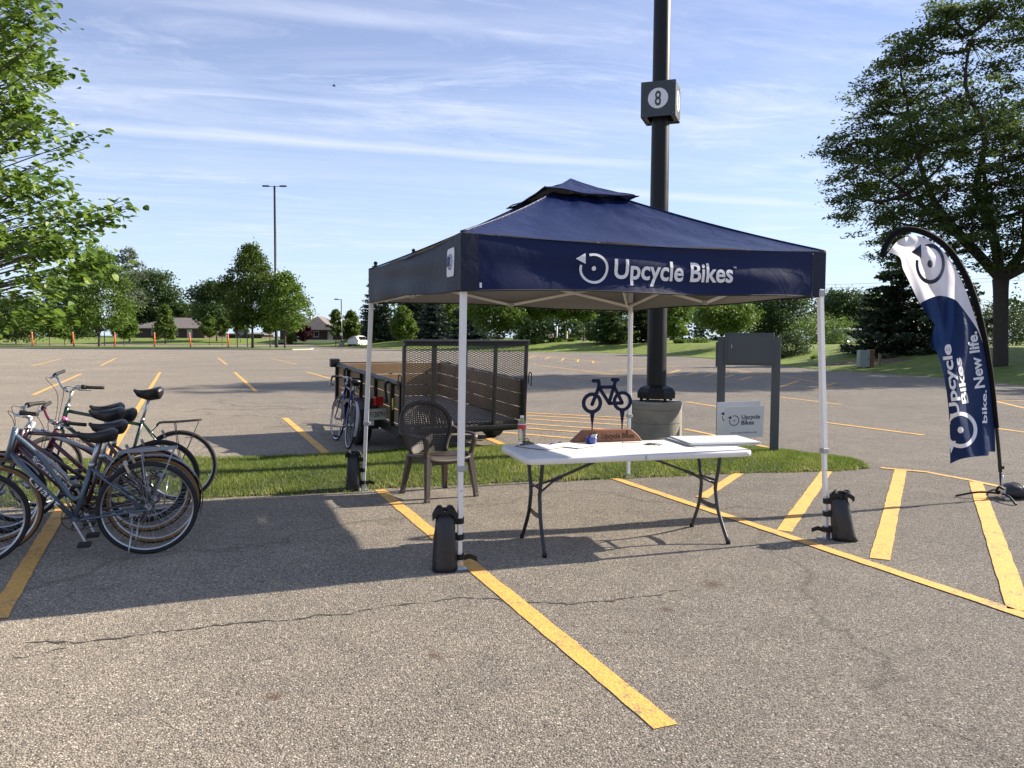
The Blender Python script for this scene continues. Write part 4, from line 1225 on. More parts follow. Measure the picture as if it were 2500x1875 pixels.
Y = 114; root = empty('flag_pole', (XP(1359, Y), Y, zl(1359, Y)), 0, 'slim white pole among the tree trunks left of the yellow-topped post', 'pole')
b = MB(); b.tube([(0, 0, -.2), (0, 0, 2.2)], .10, 8); b.build('post', M_TRIMW, root)
# utility cabinet
M_CABGREY = mat('cabinet_grey_green', (.235, .255, .250), rough=.5, var=.06)
M_CABBRN = mat('rusty_brown_side', (.16, .065, .030), rough=.75, var=.3, scale=4)
Yc = 40.5; xc = XP(2112, Yc); zc0 = lawn_z(xc, Yc)
root = empty('utility_cabinet', (xc, Yc, zc0), .0, 'grey utility cabinet with brown side panel on the lawn before the evergreen', 'utility cabinet')
b = MB(); b.box((-.10, 0, .50), (.52, .40, .86)); b.build('body', M_CABGREY, root, bevel=.015)
b = MB(); b.box((.27, .02, .50), (.20, .44, .92)); b.build('side_panel', M_CABBRN, root, bevel=.01)
b = MB(); b.box((-.10, -.205, .50), (.44, .015, .76)); d = b.build('door', M_CABGREY, root, bevel=.005)
b = MB(); b.box((.07, -.222, .5), (.02, .02, .10)); b.build('handle', M_DKMETAL, d)
for q in (-.28, .28):
    b = MB(); b.box((q, 0, .0), (.10, .3, .20)); b.build('leg', M_CABBRN, root)
b = MB()
Yc2 = 41.5; xc2 = XP(2147, Yc2); root = empty('wooden_stake', (xc2, Yc2, lawn_z(xc2, Yc2)), 0, 'short wooden stake in the mulch beside the utility cabinet', 'stake')
b.box((0, 0, .30), (.10, .10, .75)); b.build('post', mat('weathered_wood', (.22, .13, .07), var=.25), root)
# power line
M_WIRE = mat('wire', (.03, .03, .03), rough=.6)
def pole_at(px, Y, h, label):
    x = XP(px, Y); root = empty('utility_pole', (x, Y, .5), 0, label, 'utility pole')
    b = MB(); b.tube([(0, 0, -.5), (0, 0, h)], [.17, .11], 8); b.build('pole', M_BARK, root)
    b = MB(); b.box((0, -.1, h - .6), (2.2, .1, .12)); b.build('crossarm', M_BARK, root)
    return Vector((x, Y - .1, .5 + h - .52))
pa = pole_at(1985, 150, 8.0, 'wooden utility pole among the dark trees right of the canopy'); pb_ = pole_at(2700, 132, 13.0, 'wooden utility pole beyond the right edge carrying the wires')
for dz, nm in ((1.9, 'upper thin power wire right of the canopy'), (1.3, 'lower thin power wire right of the canopy')):
    A_, B_ = pa + Vector((-40, 6, dz + 1.6)), pb_ + Vector((0, 0, dz - 2))
    b = MB(); b.tube([A_.lerp(B_, t) + Vector((0, 0, -4 * .9 * t * (1 - t))) for t in [i / 24 for i in range(25)]], .030, 4)
    o = b.build('power_line', M_WIRE); tag(o, nm, 'power line')

# cars ------------------------------------------------------------------------
M_CARW = mat('white_car_paint', (.74, .74, .74), rough=.28, var=.03, coat=.7)
M_CARGL = mat('tinted_car_glass', (.012, .014, .017), rough=.06, var=.1, spec=.8)
M_TYRE = mat('tyre_rubber', (.018, .018, .019), rough=.85, var=.25, scale=20)
M_ALLOY = mat('alloy_rim', (.45, .46, .48), rough=.3, metal=.9, var=.08)
M_TAILRED = mat('tail_lamp_red', (.42, .012, .015), rough=.18, var=.1, coat=.6)
def car(x, y, z, rot, label):
    root = empty('parked_car', (x, y, z), rot, label, 'car')
    # y forward; rear at -y.  sections along the length: (y, half width, bottom, belt, roof, half roof width)
    S = [(-2.32, .70, .55, .95, 1.02, .62), (-2.25, .86, .34, 1.02, 1.20, .70), (-2.05, .92, .30, 1.04, 1.58, .64), (-1.5, .95, .28, 1.03, 1.70, .66), (-.4, .96, .26, 1.00, 1.73, .67), (.45, .96, .26, .98, 1.66, .64), (1.05, .95, .27, .98, 1.22, .66), (1.25, .95, .28, .97, 1.02, .80), (1.9, .92, .32, .92, .95, .78), (2.25, .80, .38, .80, .84, .6), (2.34, .6, .48, .66, .70, .4)]
    b = MB(); rows = []
    for (yy, w, zb, zbelt, zr, wr) in S:
        half = [(w * .90, zb), (w, zb + .16), (w, (zb + zbelt) / 2 + .1), (w * .985, zbelt), (wr + (w - wr) * .32, zbelt + (zr - zbelt) * .60), (wr, zr - .05), (wr * .72, zr), (0, zr + .015)]
        rows.append([(-a, yy, c) for a, c in half] + [(a, yy, c) for a, c in half[::-1][1:]] + [(-half[0][0], yy, half[0][1])])
    b.grid(rows)
    b.add(rows[0][:-1], [tuple(range(len(rows[0]) - 1))]); b.add(rows[-1][:-1], [tuple(range(len(rows[-1]) - 1))[::-1]])
    b.build('body', M_CARW, root)
    def panel(name, pts, m): q = MB(); q.add(pts, [tuple(range(len(pts)))]); return q.build(name, m, root)
    panel('rear_window', [(-.60, -2.185, 1.14), (.60, -2.185, 1.14), (.53, -2.10, 1.50), (-.53, -2.10, 1.50)], M_CARGL)
    for s in (-1, 1):
        for y0, y1 in ((-1.75, -.75), (-.65, .25), (.33, .95)):
            zt = 1.56 if y1 < .9 else 1.30
            panel('side_window', [(s * .955, y0, 1.06), (s * .955, y1, 1.06), (s * .80, y1 - (.0 if y1 < .9 else .25), zt), (s * .80, y0, 1.58)][::s], M_CARGL)
        q = MB(); q.box((s * .80, -2.22, .98), (.22, .12, .30)); q.build('tail_light', M_TAILRED, root, bevel=.02)
        q = MB(); q.box((s * 1.02, .70, 1.08), (.20, .12, .14)); q.build('mirror', M_CARW, root, bevel=.03)
        for yy in (-1.42, 1.42):
            Rr = Matrix.Rotation(PI / 2, 3, 'Y')
            q = MB(); q.lathe([(.20, -.11), (.34, -.11), (.36, -.07), (.36, .07), (.34, .11), (.20, .11)], 22, (s * .86, yy, .36), Rr); w = q.build('wheel', M_TYRE, root)
            q = MB(); q.lathe([(0, -.115), (.21, -.118), (.22, 0), (.21, .118), (0, .115)], 16, (s * .86, yy, .36), Rr); q.build('rim', M_ALLOY, w)
    q = MB(); q.box((0, -2.30, .48), (1.5, .10, .18)); q.build('rear_bumper', M_CARW, root, bevel=.04)
    q = MB(); q.box((0, -2.345, .80), (.34, .02, .16)); q.build('licence_plate', M_TRIMW, root)
    q = MB(); q.box((0, -2.25, .36), (1.3, .12, .14)); q.build('lower_valance', M_BLACKR, root)
    return root
Yv = 122
car(XP(878, Yv), Yv, 0, -.30, 'white car seen from behind, parked by the lawn behind the canopy back-left leg')
car(XP(2078, 74), 74, zl(2078, 74) - .1, -1.2, 'white car mostly hidden behind the plumed ornamental grass')
# bird
root = empty('bird', AT(815, 210, 62), (.1, .1, .5), 'small dark bird flying in the open sky', 'bird')
b = MB(); b.lathe([(0, -.14), (.03, -.10), (.045, 0), (.03, .09), (.02, .13), (0, .17)], 8, R=Matrix.Rotation(PI / 2, 3, 'Y')); b.add([(-.13, 0, 0), (-.24, .05, .0), (-.24, -.05, 0)], [(0, 1, 2)]); b.build('body', M_BLACKR, root)
for s in (-1, 1):
    b = MB(); b.add([(.06, s * .02, .01), (-.05, s * .02, .01), (-.07, s * .20, .09), (-.03, s * .34, .05), (.03, s * .20, .10)], [(0, 1, 2, 4), (4, 2, 3)]); b.build('wing', M_BLACKR, root)

# ------------------------------------------------------------------ pop-up canopy
def fabric(name, col, under=None, rough=.55, wrink=.25, sheen=0.0, bscale=9.0, trans=.0, spec=.22):
    """woven cloth; under: colour of the coated inside"""
    m = bpy.data.materials.new(name); m.use_nodes = True
    N, L = m.node_tree.nodes, m.node_tree.links
    b = N['Principled BSDF']; tc = N.new('ShaderNodeTexCoord')
    nz = N.new('ShaderNodeTexNoise'); nz.inputs['Scale'].default_value = 3; nz.inputs['Detail'].default_value = 5
    L.new(tc.outputs['Object'], nz.inputs['Vector'])
    mx = N.new('ShaderNodeMixRGB'); mx.inputs[1].default_value = tuple(c * .88 for c in col) + (1,); mx.inputs[2].default_value = tuple(min(1, c * 1.12) for c in col) + (1,)
    L.new(nz.outputs['Fac'], mx.inputs[0]); top = mx.outputs[0]
    if under:
        geo = N.new('ShaderNodeNewGeometry'); m2 = N.new('ShaderNodeMixRGB')
        L.new(geo.outputs['Backfacing'], m2.inputs[0]); L.new(top, m2.inputs[1]); m2.inputs[2].default_value = tuple(under) + (1,); top = m2.outputs[0]
    L.new(top, b.inputs['Base Color']); b.inputs['Roughness'].default_value = rough
    b.inputs['Sheen Weight'].default_value = sheen; b.inputs['Specular IOR Level'].default_value = spec
    n1 = N.new('ShaderNodeTexNoise'); n1.inputs['Scale'].default_value = bscale; n1.inputs['Detail'].default_value = 4; n1.inputs['Distortion'].default_value = 1.2
    L.new(tc.outputs['Object'], n1.inputs['Vector'])
    bp = N.new('ShaderNodeBump'); bp.inputs['Strength'].default_value = wrink; bp.inputs['Distance'].default_value = .03
    L.new(n1.outputs['Fac'], bp.inputs['Height']); L.new(bp.outputs[0], b.inputs['Normal'])
    if trans:
        tr = N.new('ShaderNodeBsdfTranslucent'); L.new(top, tr.inputs[0])
        ms = N.new('ShaderNodeMixShader'); ms.inputs[0].default_value = trans
        L.new(b.outputs[0], ms.inputs[1]); L.new(tr.outputs[0], ms.inputs[2]); L.new(ms.outputs[0], N['Material Output'].inputs[0])
    return m
M_NAVY = fabric('navy_canopy_cloth', (.0036, .0118, .060), (.27, .275, .28), rough=.38, wrink=.30, bscale=11, spec=.30)
M_NAVYCAP = fabric('navy_vent_cloth', (.0050, .0130, .068), (.020, .024, .045), rough=.40, wrink=.5, bscale=13, spec=.30)
M_NAVYV = fabric('navy_valance_cloth', (.0030, .0092, .054), (.27, .275, .28), rough=.50, wrink=.16, bscale=5)
M_CHARC = fabric('charcoal_canopy_cloth', (.014, .018, .038), (.27, .275, .28), rough=.55, wrink=.2, bscale=6)
M_PIPING = mat('black_webbing', (.010, .010, .012), rough=.7, var=.15)
M_PRINTW = mat('white_print', (.70, .71, .74), rough=.55, var=.03)
M_WHITEP = mat('white_powder_coat', (.72, .72, .72), rough=.38, var=.04, scale=4)
M_GREYPL = mat('grey_plastic', (.32, .33, .35), rough=.45, var=.06)
M_STEEL = mat('galvanised_steel', (.52, .54, .56), rough=.32, metal=.9, var=.12, scale=20)

CX, CY, CYAW = .5195, 7.2791, .3749
canopy = empty('canopy_tent', (CX, CY, 0), CYAW, 'navy blue pop-up canopy with white lettering on its front, standing on four white legs', 'canopy')
_ci, _si = math.cos(CYAW), math.sin(CYAW)
def loc(p):
    dx, dy = p[0] - CX, p[1] - CY
    return Vector((dx * _ci + dy * _si, -dx * _si + dy * _ci, p[2] if len(p) > 2 else 0))
HW, ZB, ZT = 1.525, 1.922, 2.275
# small corner-by-corner differences seen in the photograph
ZBc = {(-1, -1): 1.905, (1, -1): 1.935, (-1, 1): 1.945, (1, 1): 1.905}
ZTc = {(-1, -1): 2.285, (1, -1): 2.29, (-1, 1): 2.270, (1, 1): 2.275}
def lerp(a, b_, t): return a + (b_ - a) * t
sides = {'front': ((-1, -1), (1, -1), (0, -1)), 'right': ((1, -1), (1, 1), (1, 0)), 'back': ((1, 1), (-1, 1), (0, 1)), 'left': ((-1, 1), (-1, -1), (-1, 0))}
def val_pt(side, u, v, off=0.0):
    """u 0..1 along the side (left to right seen from outside), v 0 bottom..1 top"""
    a, c, n = sides[side]
    x, y = lerp(a[0], c[0], u) * HW, lerp(a[1], c[1], u) * HW
    zb, zt = lerp(ZBc[a], ZBc[c], u), lerp(ZTc[a], ZTc[c], u)
    sag = 4 * u * (1 - u)
    ph = {'front': .3, 'right': 1.7, 'back': 2.9, 'left': 4.4}[side]
    zt -= .022 * sag; zb += .012 * math.sin(u * 7 + ph) * sag + (.01 * sag)
    out = .012 * math.sin(u * 17 + ph) * (1 - v) * min(1, sag * 3) + .010 * math.sin(v * 9 + u * 5 + ph) * sag - .018 * sag * v + off
    return Vector((x + n[0] * out, y + n[1] * out, lerp(zb, zt, v)))
for sd in sides:
    cuts = [0, .040, .958, 1.0] if sd == 'front' else ([0, 1.0] if sd == 'left' else [0, .04, .96, 1])
    for i in range(len(cuts) - 1):
        u0, u1 = cuts[i], cuts[i + 1]
        char = sd == 'left' or i != 1
        n = max(2, int((u1 - u0) * 44)); o_ = .004 if char and sd != 'left' else 0
        b = MB(); b.grid([[val_pt(sd, lerp(u0, u1, k / n), j / 8, o_) for k in range(n + 1)] for j in range(9)])
        b.build('corner_patch' if char and sd != 'left' else 'valance', M_CHARC if char else M_NAVYV, canopy)
    b = MB(); b.tube([val_pt(sd, k / 40, 0) for k in range(41)], .006, 5); b.build('hem', M_PIPING, canopy)
# roof panels: concave pyramid, open under the vent cap
RT, ZR = .30, 2.835
def roof_pt(side, u, t):
    a, c, n = sides[side]
    zt = lerp(ZTc[a], ZTc[c], u) - .022 * 4 * u * (1 - u)
    w = lerp(HW, RT, t)
    x, y = lerp(a[0], c[0], u) * w, lerp(a[1], c[1], u) * w
    z = lerp(zt + .004, ZR, t) - .055 * 4 * t * (1 - t) * (.45 + .55 * 4 * u * (1 - u)) + .006 * math.sin(u * 21 + t * 7) * 4 * u * (1 - u)
    from mathutils import noise as mn
    w_ = 4 * u * (1 - u)
    z += (.007 * mn.noise(Vector((x * 9, y * 9, 1.3))) + .012 * mn.noise(Vector((x * 3.1, y * 3.1, 4.3)))) * min(1, w_ * 2.5) * min(1, t * 6)
    z += .006 * mn.noise(Vector((x * 20, y * 20, 7.7))) * sstep((t - .45) / .4) * min(1, w_ * 4)
    return Vector((x, y, z))
for sd in sides:
    b = MB(); b.grid([[roof_pt(sd, k / 60, j / 36) for k in range(61)] for j in range(37)]); b.build('roof_panel', M_NAVY, canopy)
for cx_, cy_ in ((-1, -1), (1, -1), (1, 1), (-1, 1)):
    sd = [s for s in sides if sides[s][0] == (cx_, cy_)][0]
    b = MB(); b.tube([roof_pt(sd, 0, j / 16) + Vector((0, 0, .004)) for j in range(17)], .007, 5); b.build('seam', M_NAVY, canopy)
# vent cap
def cap_pt(side, u, t):
    a, c, n = sides[side]
    w = .445 * (1 - t)
    flip = {(-1, -1): .014, (1, -1): .0, (-1, 1): -.03, (1, 1): .0}
    z0 = 2.828 + lerp(flip[a], flip[c], u) - .014 * math.sin(PI * u) + .004 * math.sin(u * 15 + a[0])
    z = lerp(z0, 3.030, t ** .85) - .030 * 4 * t * (1 - t) + .005 * math.sin(u * 9 + t * 11) * (1 - t)
    return Vector((lerp(a[0], c[0], u) * w, lerp(a[1], c[1], u) * w, z))
for sd in sides:
    b = MB(); b.grid([[cap_pt(sd, k / 16, j / 10) for k in range(17)] for j in range(11)]); b.build('vent_cap', M_NAVYCAP, canopy)
    b = MB(); b.tube([cap_pt(sd, k / 16, 0) for k in range(17)], .006, 5); b.build('hem', M_NAVY, canopy)
# lettering on the front valance
FLw = 2 * HW
def front_fn(off): return lambda x, y: val_pt('front', x / FLw, y / .355, off)
M_PRINT_ = M_PRINTW
V1 = logo_flat(.985, .165, .112, .17)
V2 = text_fit('Upcycle Bikes', 1.145, .102, 1.015, .142, bold=.022, spacing=1.0)
V3 = text_fit('TM', 2.168, .210, .026, .013)
flat_mesh('logo', [V1], front_fn(-.0), M_PRINTW, canopy, .05).location = (0, -.006, 0)
flat_mesh('lettering', [V2], front_fn(-.0), M_PRINTW, canopy, .05).location = (0, -.006, 0)
flat_mesh('trademark', [V3], front_fn(-.0), M_PRINTW, canopy, .05).location = (0, -.006, 0)
# maker's label on the left panel and small tag on the front
lf = lambda x, y: val_pt('left', x / FLw, y / .355, .004)
lab_poly = [(2.76, .10), (2.90, .10), (2.915, .115), (2.915, .27), (2.90, .285), (2.76, .285), (2.745, .27), (2.745, .115)]
b = MB(); b.add([lf(*p) for p in lab_poly], [tuple(range(8))]); lb = b.build('maker_label', M_PRINTW, canopy)
M_PRINTB = mat('blue_print', (.03, .07, .30), rough=.5, var=.05)
lf2 = lambda x, y: val_pt('left', x / FLw, y / .355, .008)
flat_mesh('printed_mark', [logo_flat(2.83, .195, .052, .14, gap=(100, 101), dot=.01), text_fit('E-Z', 2.790, .195, .080, .034, bold=.02), text_fit('UP', 2.800, .155, .060, .030, bold=.02)], lf2, M_PRINTB, lb)
b = MB(); b.add([val_pt('front', u, v, .007) for u, v in ((.0415, .05), (.0465, .05), (.0465, .14), (.0415, .14))], [(0, 1, 2, 3)]); b.build('care_tag', M_PRINTW, canopy)
# legs
feet = {(-1, -1): G(1121, 1389), (1, -1): G(2017, 1315), (-1, 1): G(887, 1197), (1, 1): G(1533.5, 1166)}
tops = {}
for (sx, sy), f in feet.items():
    fp = loc(f); tp = Vector((sx * (HW - .035), sy * (HW - .035), 2.27)); tops[(sx, sy)] = tp
    d = (tp - fp)
    def on(z): return fp + d * (z / 2.27)
    b = MB(); b.bar(on(.70), on(2.27), .042, .042, (0, 1, 0)); leg = b.build('leg', M_WHITEP, canopy, bevel=.004)
    b = MB(); b.bar(on(.01), on(.74), .033, .033, (0, 1, 0)); b.build('lower_leg', M_WHITEP, leg, bevel=.003)
    b = MB(); b.bar(on(.685), on(.725), .052, .052, (0, 1, 0)); b.box(on(.705) + Vector((.034, 0, 0)), (.02, .03, .03)); b.build('latch', M_GREYPL, leg, bevel=.004)
    b = MB(); b.box(fp + Vector((0, 0, .006)), (.10, .10, .008)); b.box(fp + Vector((0, 0, .03)), (.048, .048, .05)); b.build('foot_plate', M_STEEL, leg, bevel=.002)
    sl = on(1.965); b = MB(); b.box(sl, (.056, .056, .06)); b.build('slider', M_GREYPL, leg, bevel=.008)
    b = MB(); b.box(on(2.225), (.054, .054, .06)); b.build('corner_bracket', M_GREYPL, leg, bevel=.008)
    for zz in (.55, .32):
        b = MB(); b.lathe([(.004, -.019), (.004, .019)], 8, on(zz), Matrix.Rotation(PI / 2, 3, 'X')); b.build('pin_hole', M_PIPING, leg)
# scissor trusses
for (a, c) in (((-1, -1), (1, -1)), ((1, -1), (1, 1)), ((1, 1), (-1, 1)), ((-1, 1), (-1, -1))):
    pa_, pc_ = tops[a], tops[c]
    inn = -(pa_ + pc_).normalized(); inn.z = 0; inn.normalize()
    def at(t, z, k=0): p = pa_.lerp(pc_, t); return Vector((p.x, p.y, z)) + inn * (.02 + .022 * k)
    for (t0, z0, t1, z1, k) in ((0, 2.235, .5, 1.945, 0), (0, 1.945, .5, 2.235, 1), (.5, 2.235, 1, 1.945, 1), (.5, 1.945, 1, 2.235, 0)):
        b = MB(); b.bar(at(t0, z0, k), at(t1, z1, k), .013, .028); b.build('truss_bar', M_WHITEP, canopy, bevel=.002)
    for z in (1.945, 2.235):
        b = MB(); b.box(at(.5, z, .5), (.05, .05, .045)); b.build('truss_joint', M_GREYPL, canopy, bevel=.006)
for k, tp in tops.items():
    c = Vector((tp.x * .93, tp.y * .93, 1.95)); m_ = Vector((tp.x * .42, tp.y * .42, 2.52)); e = Vector((tp.x * .05, tp.y * .05, 2.80))
    b = MB(); b.bar((tp.x * .97, tp.y * .97, 2.24), m_ + Vector((0, 0, .02)), .013, .026); b.bar(m_ + Vector((0, 0, .02)), e, .013, .026); b.build('roof_strut', M_WHITEP, canopy)
    b = MB(); b.bar(c, lerp(Vector((tp.x * .97, tp.y * .97, 2.24)), m_, .45), .013, .026); b.build('brace', M_WHITEP, canopy)
b = MB(); b.tube([(0, 0, 2.72), (0, 0, 3.02)], .02, 10); b.lathe([(.05, 2.74), (.06, 2.77), (.06, 2.83), (.05, 2.86)], 12); b.build('peak_hub', M_GREYPL, canopy)

# ------------------------------------------------------------------ weight bags strapped to the legs
M_BAG = fabric('black_vinyl_bag', (.016, .017, .021), None, spec=.5, rough=.40, wrink=.25, bscale=14)
M_STRAP = mat('black_strap', (.008, .008, .009), rough=.75, var=.2)
def weight_bag(foot, side, w, d, h, label, yaw, seed, lean=0.0):
    """side: unit vector (2d) from the leg to the bag"""
    r = random.Random(seed)
    root = empty('weight_bag', (foot.x + side[0] * (w * .5 + .025), foot.y + side[1] * (w * .5 + .025), 0), yaw, label, 'weight bag', 'sand bags strapped to the canopy legs')
    b = MB(); rows = []
    prof = [(0, 1.08, .95), (.02, 1.14, 1.05), (.10, 1.08, 1.12), (.30, 1.02, 1.10), (.55, .96, 1.05), (.76, .86, .86), (.90, .80, .58), (.97, .80, .38), (1.0, .78, .22)]
    n = 28
    for t, kx, ky in prof:
        row = []
        for j in range(n + 1):
            a = 2 * PI * j / n; e = 2.5
            cx_, sy_ = math.cos(a), math.sin(a)
            q = (abs(cx_) ** e + abs(sy_) ** e) ** (-1 / e)
            wr = 1 + .04 * math.sin(a * 3 + t * 9 + seed) + .03 * math.sin(a * 5 - t * 14)
            flare = 1 + (.16 * max(0, .12 - t) / .12 if cx_ * lean > 0 else 0)
            row.append((w / 2 * kx * q * cx_ * wr * flare + lean * (.5 - t) * .05, d / 2 * ky * q * sy_ * wr, h * t))
        rows.append(row)
    b.grid(rows); b.add(rows[0][:-1], [tuple(range(n))[::-1]]); b.add(rows[-1][:-1], [tuple(range(n))])
    b.build('bag_body', M_BAG, root)
    # folded flaps at the mouth
    for s in (-1, 1):
        b = MB(); P = []
        for i in range(7):
            t = i / 6; row = []
            for j in range(6):
                v = j / 5
                row.append((s * (w * .04 + w * .50 * v), (t - .5) * d * .95 * (1 - .25 * v), h * (.97 + .13 * math.sin(PI * (.1 + .75 * v)) - .07 * v * v) + .012 * math.sin(t * 6 + v * 5 + seed)))
            P.append(row)
        b.grid(P); P2 = [[(x * .97, y * .97, z - .034) for x, y, z in row] for row in P]; b.grid(P2); b.grid([P[0], P2[0]]); b.grid([P[-1], P2[-1]]); b.grid([[r_[-1] for r_ in P], [r_[-1] for r_ in P2]])
        b.build('flap', M_STRAP, root)
    b = MB(); b.tube(catmull([(-w * .25, -d * .1, h * 1.0), (-w * .16, -d * .1, h * 1.05), (w * .14, -d * .1, h * 1.05), (w * .25, -d * .1, h * 1.0)], 5), .014, 6); b.build('carry_handle', M_STRAP, root)
    ca, sa = math.cos(-yaw), math.sin(-yaw)
    lx_, ly_ = -side[0] * (w * .5 + .025), -side[1] * (w * .5 + .025)
    lx_, ly_ = lx_ * ca - ly_ * sa, lx_ * sa + ly_ * ca
    for k, t in enumerate((.22, .56, .84)):
        z = h * t; b = MB(); s = 1 if lx_ > 0 else -1
        P = []
        for i in range(17):
            a = PI * i / 16 - PI / 2
            P.append((lx_ + s * .030 * math.cos(a), ly_ + .034 * math.sin(a), z))
        P = [(lx_ - s * .05, -.034 + ly_, z)] + P + [(lx_ - s * .05, .034 + ly_, z)]
        b.grid([[(x, y, zz - .020) for x, y, zz in P], [(x, y, zz + .020) for x, y, zz in P]]); b.grid([[(x * 1.0 + s * .003, y, zz - .020) for x, y, zz in P], [(x + s * .003, y, zz + .020) for x, y, zz in P]])
        if k == 0:
            b.grid([[(lx_ + s * .03, ly_ - .03, z + .015), (lx_ + s * .07, ly_ - .05, z + .03), (lx_ + s * .12, ly_ - .06, z + .012)], [(lx_ + s * .03, ly_ - .03, z - .02), (lx_ + s * .07, ly_ - .05, z - .005), (lx_ + s * .12, ly_ - .06, z - .022)]])
        b.build('strap', M_STRAP, root)
    return root
weight_bag(feet[(-1, -1)], (-.93, -.37), .158, .13, .405, 'charcoal weight bag on the left of the front-left canopy leg', .12, 1)
weight_bag(feet[(1, -1)], (.93, -.37), .165, .13, .365, 'black weight bag on the right of the front-right canopy leg, lit along its edge', -.25, 2, lean=1)
weight_bag(feet[(-1, 1)], (-1.0, .0), .150, .13, .385, 'dark weight bag standing on the grass edge at the back-left canopy leg', .1, 3)

# ------------------------------------------------------------------ light pole on its concrete base
PX_, PY_ = G(1603, 1103).x - .065, 10.90
pole_root = empty('light_pole', (PX_, PY_, 0), 0, 'thick black light pole with a numbered box, on a round concrete base behind the canopy', 'light pole')
b = MB(); b.lathe([(.352, -.2), (.352, .245), (.343, .248), (.343, .254), (.350, .257), (.350, .445), (.342, .448), (.342, .454), (.351, .457), (.351, .628), (.343, .631), (.343, .637), (.350, .64), (.352, .720), (.335, .738), (0, .742)], 72, smooth=False); b.build('concrete_base', M_CONCB, pole_root)
M_POLE = mat('black_pole_paint', (.0075, .0075, .008), rough=.42, var=.3, scale=2, spec=.28)
b = MB(); b.lathe([(.137, .78), (.137, .85), (.134, .9), (.118, 4.3), (.100, 9.2), (.095, 9.25)], 32); b.build('pole', M_POLE, pole_root)
b = MB(); b.lathe([(.215, .775), (.215, .83)], 32, smooth=False); b.build('base_flange', M_POLE, pole_root, bevel=.005)
b = MB()
for i in range(4):
    a = i * PI / 2 + .35; b.tube([(.23 * math.cos(a), .23 * math.sin(a), .72), (.23 * math.cos(a), .23 * math.sin(a), .80)], .022, 8)
b.build('anchor_bolt', M_POLE, pole_root)
b = MB(); n = 8; rows = []
for r_, z in ((.272, .785), (.275, .865), (.235, .925), (.165, .955), (.142, .958)):
    rows.append([(r_ * math.cos(2 * PI * i / n + .2) * (1 + .0), r_ * math.sin(2 * PI * i / n + .2), z) for i in range(n + 1)])
b.grid(rows, smooth=False); b.build('base_cover', M_POLE, pole_root, bevel=.006)
for a in (0, PI):
    b = MB(); b.tube([(0, 0, 9.1), (math.cos(a) * .9, math.sin(a) * .9, 9.2)], .05, 8); b.box((math.cos(a) * 1.2, math.sin(a) * 1.2, 9.2), (.7, .45, .16)); b.build('lamp_head', M_POLE, pole_root, bevel=.02)
# numbered box
zb0, bs = 4.51, .455
bx = empty('number_box', (0, 0, zb0), -.34); bx.parent = pole_root
b = MB(); t = .006; h = bs / 2
for i in range(4):
    R = rotz(i * PI / 2); b.box(R @ Vector((0, -h + t / 2, bs / 2)), (bs - 2 * t - .002, t, bs), R)
b.box((0, -.19, .02), (bs - .05, .06, .006)); b.box((0, .19, .02), (bs - .05, .06, .006)); b.box((.19, 0, .018), (.06, .3, .006)); b.box((-.19, 0, .018), (.06, .3, .006)); b.box((0, 0, bs - .004), (bs - .03, bs - .03, .006))
bxm = b.build('panel', M_SIGNGREY, bx)
for i in range(4):
    R = rotz(i * PI / 2)
    d = [(math.cos(2 * PI * k / 40) * .132, math.sin(2 * PI * k / 40) * .132 + bs * .51) for k in range(40)]
    b = MB(); b.add([R @ Vector((x, -h - .004, z)) for x, z in d], [tuple(range(40))]); b.build('white_disc', M_PRINTW, bx)
    V, F = text_fit('8', 0, 0, .080, .185, bold=.012); V[:, 0] -= .040; V[:, 1] += bs * .51 - .0925
    flat_mesh('numeral', [(V, F)], lambda x, y, R=R: R @ Vector((x, -h - .008, y)), M_SIGNGREY, bx)
    for sx in (-1, 1):
        for sz in (.03, bs - .03):
            b = MB(); b.lathe([(.006, 0), (.004, .004), (0, .005)], 8, R @ Vector((sx * (h - .03), -h - .0, sz)), R @ Matrix.Rotation(PI / 2, 3, 'X')); b.build('screw', M_STEEL, bx)

M_BOARD = mat('grey_sign_paint', (.066, .080, .088), rough=.45, var=.10, scale=3, spec=.4)
# ------------------------------------------------------------------ grey sign board on two posts
pL, pR = G(1757, 1105), G(1889, 1110)
d = pR - pL; sa = math.atan2(d.y, d.x); W = d.length; mid = (pL + pR) / 2
sb = empty('sign_board', (mid.x, mid.y, 0), sa, 'blank slate grey sign board on two square posts standing in the grass', 'sign board')
zt_ = lambda py, Y: CAM_H + (823 - py) / CAM_F * Y
for s in (-1, 1):
    b = MB(); b.box((s * W / 2, 0, .72), (.112, .10, 1.80)); b.build('post', M_BOARD, sb, bevel=.004)
bz0, bz1 = zt_(889, 11), zt_(810, 11)
b = MB(); b.box((.0, -.002, (bz0 + bz1) / 2), (W - .07, .15, bz1 - bz0)); fr = b.build('sign_panel', M_BOARD, sb, bevel=.005)
b = MB(); b.box((0, -.083, (bz0 + bz1) / 2), (W - .15, .012, bz1 - bz0 - .05)); b.build('face_plate', M_BOARD, fr, bevel=.003)
b = MB(); b.box((-W / 2 + .13, -.0905, bz0 + .26), (.006, .003, .05)); b.build('scratch', M_PRINTW, fr)
b = MB(); b.box((-W / 2 - .065, .0, bz1 - .30), (.03, .05, .34)); b.build('bracket', M_BOARD, sb)

